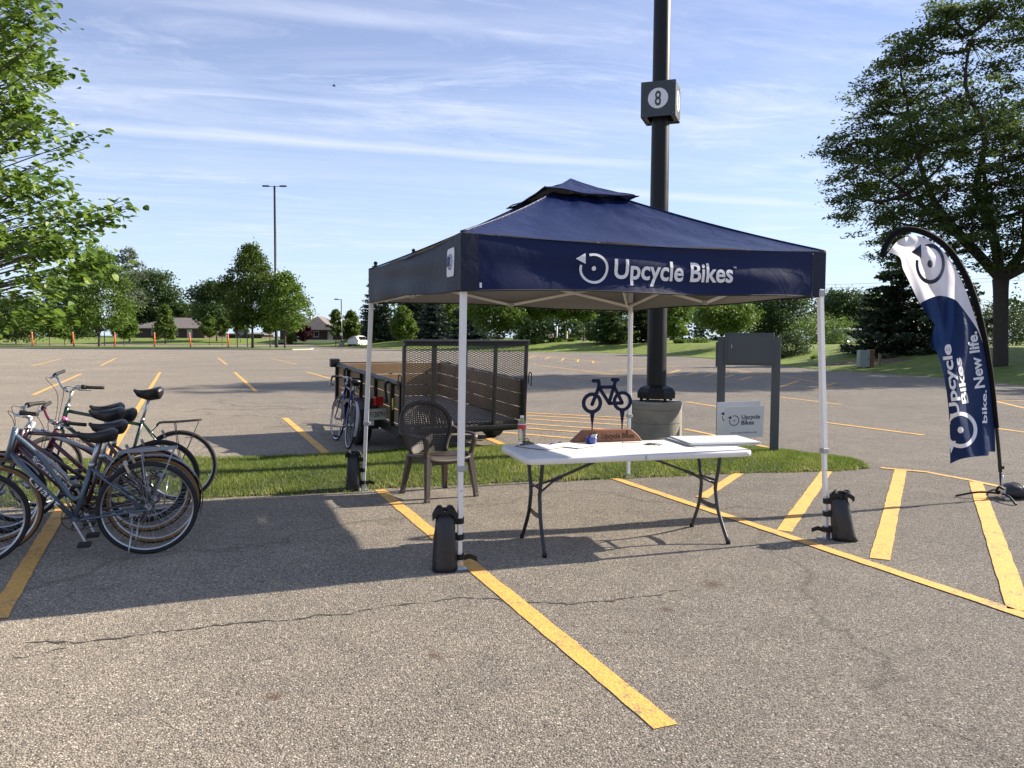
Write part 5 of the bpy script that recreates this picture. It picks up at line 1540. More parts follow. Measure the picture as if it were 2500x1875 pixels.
# yard signs
M_CORO = mat('corrugated_plastic', (.66, .68, .70), rough=.42, var=.03, trans=.12)
M_PRINTN = mat('navy_print', (.010, .016, .055), rough=.5, var=.05)
def yard_sign(p, yaw, w, h, z0, label, tilt=0.0):
    root = empty('yard_sign', p, (0, 0, yaw), label, 'yard sign', 'white yard signs by the grey sign board')
    sh = lambda x, y, o: Vector((x - y * tilt, -o, z0 + y + x * .03))
    b = MB(); b.add([sh(x, y, o) for o in (-.004, .004) for x, y in ((-w / 2, 0), (w / 2, 0), (w / 2, h), (-w / 2, h))], [(0, 1, 2, 3), (7, 6, 5, 4), (0, 4, 5, 1), (1, 5, 6, 2), (2, 6, 7, 3), (3, 7, 4, 0)])
    pn = b.build('panel', M_CORO, root)
    fn = lambda x, y: sh(x - w / 2, y, .0062)
    flat_mesh('logo', [logo_flat(w * .245, h * .55, h * .165, .15)], fn, M_PRINTN, pn)
    for q in (text_fit('Upcycle', w * .43, h * .59, w * .47, h * .135, .024), text_fit('Bikes', w * .43, h * .41, w * .325, h * .135, .024), text_fit('www.upcyclebikes.org', w * .16, h * .135, w * .68, h * .055, 0)): flat_mesh('lettering', [q], fn, M_PRINTN, pn)
    for s in (-.16, .16):
        b = MB(); b.tube([(s * w / .55, 0, -.06), (s * w / .55, 0, z0 + h * .5)], .0035, 6); b.build('wire_stake', M_STEEL, root)
    return root
ya = AT(1815, 1022, 10.55)
yard_sign((ya.x, ya.y, 0), .09, .535, .415, CAM_H + (823 - 1066) / CAM_F * 10.55 + .0, 'front white yard sign with the full circle logo, lettering and web address', -.04)
yb = AT(1808, 1018, 10.92)
yard_sign((yb.x - .03, yb.y, 0), .06, .60, .46, CAM_H + (823 - 1060) / CAM_F * 10.92, 'rear white yard sign, mostly covered by the other one')

# ------------------------------------------------------------------ folding table
TA, TB = Vector((.27, 5.72, 0)), Vector((1.69, 6.18, 0)); TC, TD = Vector((.07, 6.25, 0)), Vector((1.48, 6.72, 0))
tcen = (TA + TB + TC + TD) / 4; tyaw = .275
table = empty('folding_table', (.888, 6.215, 0), tyaw, 'white plastic folding table with dark metal legs under the canopy', 'table')
M_HDPE = mat('white_blow_moulded_plastic', (.70, .70, .69), rough=.42, var=.09, scale=5, bump=.10, bscale=180, detail=9)
M_LEGM = mat('dark_grey_leg_paint', (.026, .029, .033), rough=.42, var=.15, spec=.5)
TW, TD_, TZ = 1.83, .76, .742
def rrect(x0, x1, y0, y1, r, n=6, corners=(1, 1, 1, 1)):
    P = []
    for (cx_, cy_, a0, on) in ((x1, y1, 0, corners[2]), (x0, y1, PI / 2, corners[3]), (x0, y0, PI, corners[0]), (x1, y0, 1.5 * PI, corners[1])):
        rr = r if on else .003
        ox = cx_ - rr if cx_ == x1 else cx_ + rr; oy = cy_ - rr if cy_ == y1 else cy_ + rr
        for k in range(n + 1): P.append((ox + rr * math.cos(a0 + PI / 2 * k / n), oy + rr * math.sin(a0 + PI / 2 * k / n)))
    return P
for s in (-1, 1):
    x0, x1 = (-TW / 2, -.002) if s < 0 else (.002, TW / 2)
    P = rrect(x0, x1, -TD_ / 2, TD_ / 2, .075, 6, (s < 0, s > 0, s > 0, s < 0))
    b = MB(); n = len(P)
    cxx = (x0 + x1) / 2
    def ins(P, k): return [(x - k * (1 if x > cxx else -1) * (0 if abs(x) < .01 else 1), y - k * (1 if y > 0 else -1)) for x, y in P]
    rows = [[(x, y, z) for x, y in Q + Q[:1]] for Q, z in ((ins(P, .016), TZ), (ins(P, .004), TZ - .003), (P, TZ - .012), (P, TZ - .045), (ins(P, .010), TZ - .048), (ins(P, .012), TZ - .022))]
    b.grid(rows[::-1]); b.add(rows[0][:-1], [tuple(range(n))]); b.add(rows[-1][:-1], [tuple(range(n))[::-1]])
    b.build('tabletop', M_HDPE, table)
b = MB(); b.box((0, -TD_ / 2 + .002, TZ - .028), (.012, .008, .032)); b.build('hinge', M_GREYPL, table)
for s in (-1, 1):
    xs = s * .735
    fr_ = []
    for q in (-1, 1):
        top_y, mid_y, low_y = q * .155, q * .115, q * .285
        P = catmull([(xs, top_y * 1.15, TZ - .03), (xs, top_y, TZ - .16), (xs, mid_y, TZ - .30), (xs, mid_y * 1.02, .37), (xs + s * .005, q * .16, .22), (xs + s * .015, low_y, .02)], 5)
        b = MB(); b.tube(P, .0145, 10); lg = b.build('leg', M_LEGM, table)
        b = MB(); b.lathe([(.018, 0), (.018, .03), (.015, .035)], 10, (xs + s * .016, low_y + q * .006, .0)); b.build('foot_cap', M_BLACKR, lg)
    b = MB(); b.tube([(xs, -.125, TZ - .27), (xs, .125, TZ - .27)], .010, 8); b.build('crossbar', M_LEGM, table)
    b = MB(); b.grid([[(xs, -.14 + .28 * k / 6, .285 - .012 * math.sin(PI * k / 6)) for k in range(7)], [(xs, -.14 + .28 * k / 6, .250 - .016 * math.sin(PI * k / 6)) for k in range(7)]]); b.grid([[(xs + .004, -.14 + .28 * k / 6, .250 - .016 * math.sin(PI * k / 6)) for k in range(7)], [(xs + .004, -.14 + .28 * k / 6, .285 - .012 * math.sin(PI * k / 6)) for k in range(7)]]); b.build('stretcher', M_LEGM, table)
    b = MB(); b.bar((s * .10, 0, TZ - .045), (s * .55, 0, TZ - .215), .026, .018); b.build('brace', M_LEGM, table, bevel=.003)
    b = MB(); b.bar((s * .52, 0, TZ - .205), (s * .60, 0, TZ - .235), .034, .026)
    b.build('brace_sleeve', M_LEGM, table, bevel=.003)
    for q in (-1, 1):
        b = MB(); b.tube([(s * .58, q * .008, TZ - .228), (xs, q * .118, TZ - .30)], .0085, 8); b.build('brace_fork', M_LEGM, table)
    b = MB(); b.tube([(s * .565 + .02 * math.cos(t), .02 * math.sin(t) * .3, TZ - .222 + .026 * math.sin(t)) for t in [2 * PI * i / 14 for i in range(14)]], .003, 5, closed=True); b.build('lock_ring', M_STEEL, table)

tc_, ts_ = math.cos(tyaw), math.sin(tyaw)
def on_table(px, py, dz=0.0):
    p = G(px, py, TZ + dz); return Vector((p.x, p.y, TZ + dz))
# water bottle
M_PET = bpy.data.materials.new('clear_plastic'); M_PET.use_nodes = True
_b = M_PET.node_tree.nodes['Principled BSDF']; _b.inputs['Transmission Weight'].default_value = .93; _b.inputs['Roughness'].default_value = .08; _b.inputs['IOR'].default_value = 1.18; _b.inputs['Base Color'].default_value = (.90, .94, .97, 1)
_n = M_PET.node_tree.nodes.new('ShaderNodeTexNoise'); _n.inputs['Scale'].default_value = 60
_bp = M_PET.node_tree.nodes.new('ShaderNodeBump'); _bp.inputs['Strength'].default_value = .15
M_PET.node_tree.links.new(_n.outputs['Fac'], _bp.inputs['Height']); M_PET.node_tree.links.new(_bp.outputs[0], _b.inputs['Normal'])
p = on_table(1274, 1081)
bt = empty('water_bottle', p, 0, 'clear plastic water bottle with a red label at the left end of the table', 'water bottle')
prof = [(0, .004), (.026, 0), (.032, .006), (.032, .018)]
for k in range(5): prof += [(.0325, .024 + k * .017), (.029, .031 + k * .017), (.0325, .038 + k * .017)]
prof += [(.033, .112), (.033, .150), (.031, .165), (.024, .186), (.0145, .203), (.0135, .214)]
b = MB(); b.lathe(prof, 24); b.build('bottle_body', M_PET, bt)
b = MB(); b.lathe([(.0336, .116), (.0336, .150)], 24, caps=False); b.build('label', mat('red_bottle_label', (.55, .018, .030), rough=.4, var=.06), bt)
b = MB(); b.lathe([(.0337, .1495), (.0337, .157)], 24, caps=False); b.build('label_band', M_PRINTW, bt)
b = MB(); b.lathe([(.0152, .205), (.0152, .222), (.013, .224), (0, .224)], 20); b.build('cap', mat('translucent_cap', (.75, .78, .80), rough=.35, var=.03), bt)
# clipboards
M_HARDB = mat('brown_hardboard', (.105, .050, .024), rough=.55, var=.2, scale=30)
M_PAPER = mat('white_paper', (.78, .78, .80), rough=.7, var=.02)
M_CLIP = mat('brown_steel_clip', (.060, .048, .036), rough=.35, metal=.6, var=.2)
def clipboard(pts, label, clip_mid, clip_dir, with_clip=True):
    """pts: four table points (px) of the board, clip end first"""
    Q = [on_table(*q) for q in pts]; c = sum(Q, Vector()) / 4
    u = ((Q[0] + Q[1]) / 2 - (Q[2] + Q[3]) / 2); ln = u.length; yaw = math.atan2(u.y, u.x) - PI / 2
    root = empty('clipboard', (c.x, c.y, TZ), yaw, label, 'clipboard', 'clipboards on the table')
    w, l = .228, .315
    b = MB(); b.prism(rrect(-w / 2, w / 2, -l / 2, l / 2, .012, 3), .001, .0045); b.build('board', M_HARDB, root)
    b = MB()
    for k in range(3):
        dx = (k - 1) * .0015; b.box((dx, -.014 + dx, .0055 + k * .0009), (.216, .279, .0008))
    b.build('paper', M_PAPER, root)
    if with_clip:
        b = MB(); b.prism([(-.075, 0), (.075, 0), (.075, .010), (.045, .016), (.022, .034), (-.022, .034), (-.045, .016), (-.075, .010)], 0, .018, lambda x, y, h_: (x, l / 2 - .040 + h_ * .9 + y * .15, .008 + y * .9)); b.build('clip', M_CLIP, root, bevel=.0015)
        b = MB(); b.tube([(-.07, l / 2 - .022, .013), (.07, l / 2 - .022, .013)], .006, 8); b.tube([(-.030, l / 2 - .022, .042), (-.022, l / 2 - .016, .052), (.022, l / 2 - .016, .052), (.030, l / 2 - .022, .042)], .004, 6); b.build('spring', M_CLIP, root)
    else:
        for s in (-.06, .045):
            b = MB(); b.box((s, l / 2 - .022, .011), (.035, .012, .012)); b.build('clip', M_BLACKR, root, bevel=.002)
        b = MB(); b.tube([(-.10, l / 2 - .03, .013), (.055, l / 2 - .02, .013)], .0035, 6); b.build('pen', M_PRINTB, root)
    return root
cb1 = clipboard([(1290, 1086), (1322, 1082), (1370, 1096), (1304, 1099)], 'clipboard with white sheets and a raised brown metal clip', None, None)
cb2 = clipboard([(1342, 1084), (1400, 1080), (1447, 1092), (1385, 1097)], 'clipboard half in sunlight with a pen on it, nearer the blue bowl', None, None, False)
cb1.location = on_table(1316, 1091.5); cb1.rotation_euler.z = tyaw + .55
cb2.location = on_table(1392, 1088.5); cb2.rotation_euler.z = tyaw + .62
# wooden sign with metal bike
M_CEDAR = mat('reddish_cedar', (.26, .105, .050), rough=.55, var=.25, scale=5, bump=.12, bscale=40)
M_CEDARD = mat('branded_lettering', (.055, .022, .014), rough=.7, var=.1)
M_NAVYM = mat('navy_powder_coat', (.0035, .0080, .032), rough=.6, var=.1, spec=.2)
wl_, wr_ = on_table(1397, 1081), on_table(1569, 1076.5)
dv = wr_ - wl_; wy = math.atan2(dv.y, dv.x); wlen = dv.length; wc = (wl_ + wr_) / 2
desk = empty('desk_sign', (wc.x, wc.y, TZ), wy, 'reddish wooden block lettered on its face, holding a navy metal bicycle cut-out', 'desk sign')
L2 = wlen / 2; hh_ = .098
b = MB(); b.prism([(-L2, 0), (L2, 0), (L2 - .035, .042), (L2 - .05, .058), (L2 - .10, hh_), (-L2 + .125, hh_), (-L2 + .105, hh_ - .006)], -.0, .085, lambda x, y, h_: (x, h_, y + .0005)); b.build('wooden_block', M_CEDAR, desk, bevel=.003)
wf = lambda x, y: Vector((x, -.0025, y))
flat_mesh('lettering', [text_fit('Upcycle Bikes', -.055, .028, .285, .042, .024)], wf, M_CEDARD, desk); flat_mesh('logo', [logo_flat(-.118, .047, .033, .18)], wf, M_CEDARD, desk)
b = MB(); b.lathe([(.010, -.004), (.010, .001)], 10, (.165, .0, hh_ - .02), Matrix.Rotation(PI / 2, 3, 'X')); b.add([(.158, -.0015, hh_ - .002), (.175, -.0015, hh_ - .002), (.172, -.0015, hh_ - .04), (.165, -.0015, hh_ - .055), (.160, -.0015, hh_ - .035)], [(0, 4, 3, 2, 1)]); b.build('knot', M_CEDARD, desk)
# bicycle silhouette in crop pixels (1390..1600 x 900..1110 at 7.9x)
kx = (wr_.x - wl_.x); sc_ = wlen / ((1428 - 45) )
ox, oz = 737, 1415
def bp(px, py): return ((px - ox) * sc_, (oz - py) * sc_)
def sil(parts_tube, rings):
    b = MB(); T = .0045
    def stroke(P, w):
        P = [Vector((*bp(*q), 0)) for q in P]; w *= sc_ / 2
        for a, c in zip(P[:-1], P[1:]):
            dd = (c - a).normalized(); s = Vector((-dd.y, dd.x, 0)) * w
            poly = [(a - s), (c - s), (c + s), (a + s)]
            b.prism([(q.x, q.y) for q in poly], -T, T, lambda x, y, h_: (x, .042 + h_ + .0001 * len(b.f) * .05, y))
        for a in P:
            b.prism([(a.x + w * math.cos(2 * PI * i / 14), a.y + w * math.sin(2 * PI * i / 14)) for i in range(14)], -T * .98, T * .98, lambda x, y, h_: (x, .042 + h_, y))
    for P, w in parts_tube: stroke(P, w)
    for (cx_, cy_, ro, ri) in rings:
        c = Vector((*bp(cx_, cy_), 0)); N_ = 44; vs, fs = [], []
        for i in range(N_):
            a = 2 * PI * i / N_
            for rr in (ro, ri):
                for hh in (-T * 1.02, T * 1.02): vs.append((c.x + rr * sc_ * math.cos(a), .042 + hh, c.y + rr * sc_ * math.sin(a)))
        for i in range(N_):
            o = 4 * i; q = 4 * ((i + 1) % N_)
            fs += [(o, q, q + 2, o + 2), (o + 1, o + 3, q + 3, q + 1), (o, o + 1, q + 1, q), (o + 2, q + 2, q + 3, o + 3)]
        b.add(vs, fs)
    return b
b = sil([([(472, 282), (575, 282), (583, 330), (583, 400), (455, 720)], 66), ([(583, 402), (880, 402)], 66), ([(852, 264), (950, 264)], 70), ([(905, 300), (790, 690)], 62), ([(598, 420), (790, 705)], 62), ([(790, 705), (1040, 703)], 66), ([(888, 400), (1045, 690)], 62)], [(452, 695, 197, 130), (1050, 670, 190, 128)])
for cx_, top, tip, base in ((460, 870, 1200, 92), (1050, 850, 1195, 95)):
    q = [bp(cx_ - base / 2, top), bp(cx_ + base / 2, top), bp(cx_ + 10, tip - 90), bp(cx_ + 8, tip + 40), bp(cx_ - 8, tip + 40), bp(cx_ - 10, tip - 90)]
    b.prism(q[::-1], -.0043, .0043, lambda x, y, h_: (x, .042 + h_, y))
b.build('bicycle_cutout', M_NAVYM, desk)
# blue bowl
p = on_table(1443, 1083)
bw = empty('blue_bowl', p, 0, 'small glossy blue bowl with a folded white card in it, before the wooden block', 'bowl')
M_BLUEG = mat('glossy_blue_plastic', (.012, .035, .22), rough=.2, var=.08, coat=.5)
b = MB(); b.lathe([(0, .002), (.036, .0), (.046, .012), (.048, .042), (.052, .048), (.052, .054), (.045, .053), (.043, .016), (0, .010)], 24); b.build('bowl_body', M_BLUEG, bw)
b = MB(); b.add([(-.018, -.01, .02), (.022, -.014, .03), (.046, -.006, .080), (.004, .0, .074), (.030, .01, .022), (.052, .010, .078)], [(0, 1, 2, 3), (1, 4, 5, 2)]); b.build('card', M_PAPER, bw)
# cable ties
tie = empty('cable_ties', on_table(1588, 1086), tyaw, 'small tangle of black cable ties in the middle of the table', 'cable ties')
rr = random.Random(5); b = MB()
for k in range(7):
    a = rr.uniform(-.5, .35); L = rr.uniform(.07, .13); x0, y0 = rr.uniform(-.06, -.02), rr.uniform(-.02, .02)
    P = [(x0 + L * t * math.cos(a), y0 + L * t * math.sin(a), .003 + .012 * math.sin(PI * t) * rr.random()) for t in (0, .3, .6, 1)]
    b.tube(P, .0022, 5)
    b.box(P[-1], (.007, .006, .005))
b.build('ties', M_BLACKR, tie)
tie2 = empty('cable_tie', on_table(1530, 1082), tyaw, 'single loose black cable tie left of the tangle', 'cable tie')
b = MB(); b.tube([(-.03, .01, .003), (.05, -.005, .004), (.11, -.028, .003)], .0016, 5); b.box((-.032, .010, .005), (.008, .007, .006)); b.build('tie', M_BLACKR, tie2)
# stacked blank signs on the right half
st = empty('sign_stack', on_table(1735, 1080), tyaw - .03, 'stack of thin white plastic sheets on the right half of the table', 'sheet stack')
rr = random.Random(2)
for k in range(5):
    b = MB(); a = rr.uniform(-.05, .05) - .02 * k; R = rotz(a)
    b.box((rr.uniform(-.02, .02) + .01 * k, rr.uniform(-.015, .015), .004 + k * .0052), (.60, .45, .0042), R); b.build('sheet', M_CORO, st)
b = MB()
for k in range(9):
    y = -.18 + k * .045
    b.tube([(-.36 + rr.uniform(-.05, .02), y + .02, .030), (-.10, y, .031)], .002, 4, caps=False)
ws = empty('wire_stakes', on_table(1640, 1074), tyaw - .2, 'loose thin wire stakes lying behind the stack of white sheets', 'wire stakes')
b = MB()
for k in range(6):
    y = .02 + k * .018; x = rr.uniform(-.15, .0)
    b.tube([(x, y, .004 + .001 * k), (x + .5, y + rr.uniform(-.03, .03), .005 + .001 * k)], .0022, 5)
b.build('stake', M_STEEL, ws)

# ------------------------------------------------------------------ brown resin armchair
chyaw = math.radians(36)
M_RESIN = mat('brown_resin', (.043, .032, .025), rough=.50, var=.12, scale=5, bump=.10, bscale=160)
chc = (G(1038, 1226) + G(1166, 1210) + G(990, 1206) + G(1087, 1195)) / 4
chair = empty('resin_chair', (chc.x, chc.y, 0), chyaw, 'brown plastic garden armchair with perforated round back behind the table', 'chair')
SW, SD, SZ = .50, .46, .425
# seat with woven pattern: real holes
def perforated(fn, nu, nv, keep, hole=.5, th=.006):
    """sheet cut into cells, each with a slot, thickness given by a second copy; fn(u, v, k) -> point (k 0 front, 1 back)"""
    b = MB()
    for i in range(nu):
        for j in range(nv):
            u0, u1, v0, v1 = i / nu, (i + 1) / nu, j / nv, (j + 1) / nv
            if not keep((u0 + u1) / 2, (v0 + v1) / 2):
                for k in (0, 1):
                    q = [fn(u0, v0, k), fn(u1, v0, k), fn(u1, v1, k), fn(u0, v1, k)]; b.add(q if k == 0 else q[::-1], [(0, 1, 2, 3)])
                continue
            du, dv_ = (u1 - u0) * (1 - hole) / 2, (v1 - v0) * (1 - hole) / 2
            o_ = [(u0, v0), (u1, v0), (u1, v1), (u0, v1)]; n_ = [(u0 + du, v0 + dv_), (u1 - du, v0 + dv_), (u1 - du, v1 - dv_), (u0 + du, v1 - dv_)]
            vs = [fn(*q, 0) for q in o_] + [fn(*q, 0) for q in n_] + [fn(*q, 1) for q in o_] + [fn(*q, 1) for q in n_]
            fs = []
            for e in range(4):
                f = (e + 1) % 4
                fs += [(e, f, 4 + f, 4 + e), (8 + f, 8 + e, 12 + e, 12 + f), (4 + e, 4 + f, 12 + f, 12 + e)]
            b.add(vs, fs)
    return b
def seat_fn(u, v, k):
    x = (u - .5) * SW * (1.0 - .10 * v); y = -SD / 2 + v * SD
    z = SZ - .020 * v + .018 * (2 * u - 1) ** 2 * (1 - .4 * v) - .030 * max(0, .14 - v) / .14 * (.14 - v) / .14
    return Vector((x, y, z - .012 * k))
b = perforated(seat_fn, 24, 20, lambda u, v: .10 < u < .90 and .10 < v < .93, .30)
b.build('seat', M_RESIN, chair)
b = MB(); b.tube(catmull([(-SW / 2 * .90, SD / 2, SZ - .03), (-SW / 2, -SD * .1, SZ - .005), (-SW / 2 * .98, -SD / 2 + .05, SZ), (-SW * .40, -SD / 2, SZ - .028), (0, -SD / 2 - .012, SZ - .045), (SW * .40, -SD / 2, SZ - .028), (SW / 2 * .98, -SD / 2 + .05, SZ), (SW / 2, -SD * .1, SZ - .005), (SW / 2 * .90, SD / 2, SZ - .03)], 5), .020, 8); b.build('seat_rim', M_RESIN, chair)
# back: arched, reclined
BH = .50
def back_xy(u, v):
    half = lerp(.205, .292, sstep(v / .55)) if v < .55 else .292 * math.sqrt(max(0.0, 1 - ((v - .55) / .45) ** 2)) ** .85
    return half
def back_fn(u, v, k):
    vv = min(v, .995); half = back_xy(u, vv)
    x = (2 * u - 1) * half; z = SZ - .01 + .505 * v
    y = SD / 2 - .005 + .145 * v - .055 * ((2 * u - 1) * half / .24) ** 2 * .9 + .012 * k
    return Vector((x, y, z))
b = perforated(back_fn, 20, 26, lambda u, v: (.06 < u < .94 and (.17 < v < .40 or .47 < v < .95)), .56)
b.build('backrest', M_RESIN, chair)
L_ = [back_fn(0, v / 20 * .99, .5) for v in range(21)]; R_ = [back_fn(1, v / 20 * .99, .5) for v in range(21)]
rim = L_ + [back_fn(.5, .999, .5)] + R_[::-1]
rim = [p + Vector((0, -.004, 0)) for p in rim]
b = MB(); b.tube(rim, .024, 8); b.build('back_rim', M_RESIN, chair)
for s in (-1, 1):
    # arm: sweeps from the back rim forward, then down into the front leg
    st_ = back_fn(0 if s < 0 else 1, .52, .5)
    P = catmull([st_, st_ + Vector((s * .035, -.07, -.045)), (s * .285, .04, SZ + .205), (s * .300, -.12, SZ + .205), (s * .298, -.205, SZ + .195), (s * .285, -.235, SZ + .165), (s * .268, -.225, SZ + .10), (s * .258, -.20, SZ + .0)], 6)
    n = len(P); b = MB(); rows = []
    for i, q in enumerate(P):
        t = (P[min(i + 1, n - 1)] - P[max(i - 1, 0)]).normalized(); up = Vector((0, 0, 1)) if abs(t.z) < .8 else Vector((0, -1, 0))
        x = Vector((1, 0, 0)); x = (x - t * x.dot(t)).normalized(); z = t.cross(x)
        w = .030 if i > n * .25 else .022; hgt = .014
        rows.append([q + x * w * math.cos(a) + z * hgt * math.sin(a) for a in [2 * PI * k / 10 for k in range(11)]])
    b.grid(rows); b.build('armrest', M_RESIN, chair)
def chair_leg(p0, p1, w0, w1):
    b = MB(); p0, p1 = Vector(p0), Vector(p1); vs = []
    for p, w in ((p0, w0), (p0.lerp(p1, .93), w1), (p0.lerp(p1, .935), w1 * 1.12), (p1, w1 * 1.12)):
        vs += [p + Vector((-w, -w, 0)), p + Vector((w, -w, 0)), p + Vector((w, w, 0)), p + Vector((-w, w, 0))]
    fs = [(i * 4 + j, i * 4 + (j + 1) % 4, i * 4 + 4 + (j + 1) % 4, i * 4 + 4 + j) for i in range(3) for j in range(4)] + [(0, 3, 2, 1), (12, 13, 14, 15)]
    b.add(vs, [f[::-1] for f in fs]); b.build('leg', M_RESIN, chair, bevel=.005)
for s in (-1, 1):
    chair_leg((s * .238, -.205, SZ + .01), (s * .285, -.262, 0), .031, .020)
    chair_leg((s * .200, .215, SZ - .01), (s * .255, .300, 0), .029, .020)
b = MB(); b.bar((-.21, -.215, SZ - .055), (.21, -.215, SZ - .055), .02, .045); b.bar((-.235, -.20, SZ - .045), (-.205, .21, SZ - .055), .02, .045); b.bar((.235, -.20, SZ - .045), (.205, .21, SZ - .055), .02, .045); b.bar((-.20, .215, SZ - .06), (.20, .215, SZ - .06), .02, .045); b.build('apron', M_RESIN, chair)

# ------------------------------------------------------------------ utility trailer
TX, TY, TYAW, TILT = -.665, 11.159, .505, .060
trailer = empty('utility_trailer', (TX, TY, .36), (math.atan(TILT), 0, TYAW), 'black utility trailer with wooden plank sides and a tall mesh tailgate', 'trailer')
M_TRB = mat('black_trailer_paint', (.012, .012, .013), rough=.42, var=.2, scale=3)
M_PLANK = mat('weathered_pine_plank', (.195, .138, .075), rough=.75, var=.28, scale=2.4, bump=.2, bscale=18)
M_PLANKI = mat('fresh_pine_plank', (.26, .168, .084), rough=.7, var=.22, scale=2.4, bump=.2, bscale=18)
M_TREAD = mat('weathered_deck', (.20, .175, .15), rough=.85, var=.25, scale=2)
TWd, TL = 1.93, 3.0; HR = .60       # width, length, rail height above the deck
hx = TWd / 2
# frame
b = MB()
for s in (-1, 1): b.bar((s * (hx - .025), 0, -.06), (s * (hx - .025), TL, -.06), .05, .10)
for y in (.025, .75, 1.5, 2.25, TL - .025): b.bar((-hx + .05, y, -.06), (hx - .05, y, -.06), .05, .09)
b.build('frame', M_TRB, trailer)
b = MB(); b.bar((-.5, TL - .3, -.10), (0, TL + 1.15, -.10), .06, .08); b.bar((.5, TL - .3, -.10), (0, TL + 1.15, -.10), .06, .08); b.box((0, TL + 1.2, -.07), (.08, .24, .08)); b.build('drawbar', M_TRB, trailer)
b = MB(); b.tube([(0, TL + 1.0, -.55), (0, TL + 1.0, .35)], .03, 8); b.tube([(0, TL + 1.0, .35), (.12, TL + 1.0, .38)], .012, 6); b.build('jack', M_TRB, trailer)
for i in range(13):
    w = (TWd - .1) / 13; b = MB(); b.box((-hx + .05 + (i + .5) * w, TL / 2, .008 + .002 * (i % 2)), (w - .008, TL - .08, .035)); b.build('deck_plank', M_TREAD, trailer)
# stakes, top rail
for s in (-1, 1):
    for y in (.03, .36, 1.05, 1.72, 2.36, TL - .03):
        b = MB(); b.bar((s * (hx - .02), y, -.12 if y < .5 else -.06), (s * (hx - .02), y, HR - .03), .055, .045, (0, 1, 0)); b.build('stake', M_TRB, trailer, bevel=.004)
    b = MB(); P = [Vector((s * (hx - .02), y / 20 * TL, HR + .006 * math.sin(y * 1.9) + .004 * math.sin(y * 4.3))) for y in range(21)]
    b.tube(P, .036, 8); b.build('top_rail', M_TRB, trailer)
    for k in range(3):
        z = .035 + .096 + k * .197; b = MB(); b.box((s * (hx - .062), TL / 2, z), (.036, TL - .06, .183)); b.build('plank', M_PLANK, trailer, bevel=.004)
b = MB(); b.tube([(-hx, TL - .02, HR), (hx, TL - .02, HR)], .032, 8); b.build('top_rail', M_TRB, trailer)
for x in (-hx + .3, 0, hx - .3):
    b = MB(); b.bar((x, TL - .02, -.06), (x, TL - .02, HR - .03), .05, .045, (0, 1, 0)); b.build('stake', M_TRB, trailer, bevel=.004)
for k in range(3):
    z = .035 + .096 + k * .197; b = MB(); b.box((0, TL - .065, z), (TWd - .17, .036, .183)); b.build('plank', M_PLANKI, trailer, bevel=.004)
b = MB(); b.box((-hx - .01, TL + .0, HR + .02), (.16, .09, .14)); b.build('corner_cap', M_TRB, trailer, bevel=.012)
# curved stake-pocket straps on the near side
for y in (2.30, .42):
    b = MB(); b.tube(catmull([(-hx - .03, y, HR - .01), (-hx - .045, y + .05, HR - .06), (-hx - .03, y + .02, HR - .30)], 5), .022, 6); b.build('strap_loop', M_TRB, trailer)
# fenders, wheels
for s in (-1, 1):
    b = MB(); yw = 1.28; x0, x1 = s * (hx + .012), s * (hx + .275)
    prof = [(-.50, -.12), (-.42, .15), (-.22, .235), (.22, .235), (.42, .15), (.50, -.12)]
    for (a, c), (e, f) in zip(prof[:-1], prof[1:]):
        b.add([(x0, yw + a, c), (x1, yw + a, c), (x1, yw + e, f), (x0, yw + e, f), (x0, yw + a, c - .004), (x1, yw + a, c - .004), (x1, yw + e, f - .004), (x0, yw + e, f - .004)], [(0, 1, 2, 3), (7, 6, 5, 4), (1, 5, 6, 2), (0, 3, 7, 4)])
    b.add([(x1, yw + a, c) for a, c in prof] + [(x1, yw + a * .82, c - .05) for a, c in prof], [(i, i + 1, 6 + i + 1, 6 + i) for i in range(5)])
    b.add([(x0, yw + a, c) for a, c in prof] , [tuple(range(6))])
    b.build('fender', M_TRB, trailer)
    Rr = Matrix.Rotation(PI / 2, 3, 'Y'); zc_ = -.36 + .335 - yw * TILT
    q = MB(); q.lathe([(.17, -.09), (.31, -.095), (.332, -.07), (.335, -.03), (.328, -.026), (.328, -.016), (.335, -.012), (.335, .012), (.328, .016), (.328, .026), (.335, .03), (.332, .07), (.31, .095), (.17, .09)], 36, (s * (hx + .14), yw, zc_), Rr); w = q.build('wheel', M_TYRE, trailer)
    q = MB(); q.lathe([(0, -.05), (.06, -.06), (.16, -.045), (.175, -.085), (.175, .085), (.16, .045), (.06, .06), (0, .05)], 20, (s * (hx + .14), yw, zc_), Rr); q.build('rim', M_PRINTW, w)
b = MB(); b.bar((-hx - .2, 1.28, -.36 + .335 - 1.28 * TILT), (hx + .2, 1.28, -.36 + .335 - 1.28 * TILT), .05); b.build('axle', M_TRB, trailer)
# mesh tailgate, nearly upright
GT, GBt = 1.146, -.035
gate = empty('tailgate', (0, -.04, 0)); gate.parent = trailer
b = MB()
for z in (GBt, GT):
    b = MB(); b.bar((-hx + .03, 0, z), (hx - .0, 0, z), .05, .05); b.build('gate_rail', M_TRB, gate, bevel=.004)
b = MB(); b.bar((-hx + .005, -.005, GT + .042), (hx, -.005, GT + .042), .06, .03); b.build('gate_cap', M_TRB, gate, bevel=.004)
posts = [-hx + .03, -hx + .03 + .497, -hx + .03 + 2 * .497 - .02, -hx + .03 + 3 * .497 - .07, hx - .025]
posts = [-hx + .03, -.50, -.03, .44, hx - .025]
for i, x in enumerate(posts):
    b = MB(); b.bar((x, .002, GBt + .025), (x, .002, GT - .025), .06 if i == 1 else .042, .045, (0, 1, 0)); b.build('gate_bar', M_TRB, gate, bevel=.003)
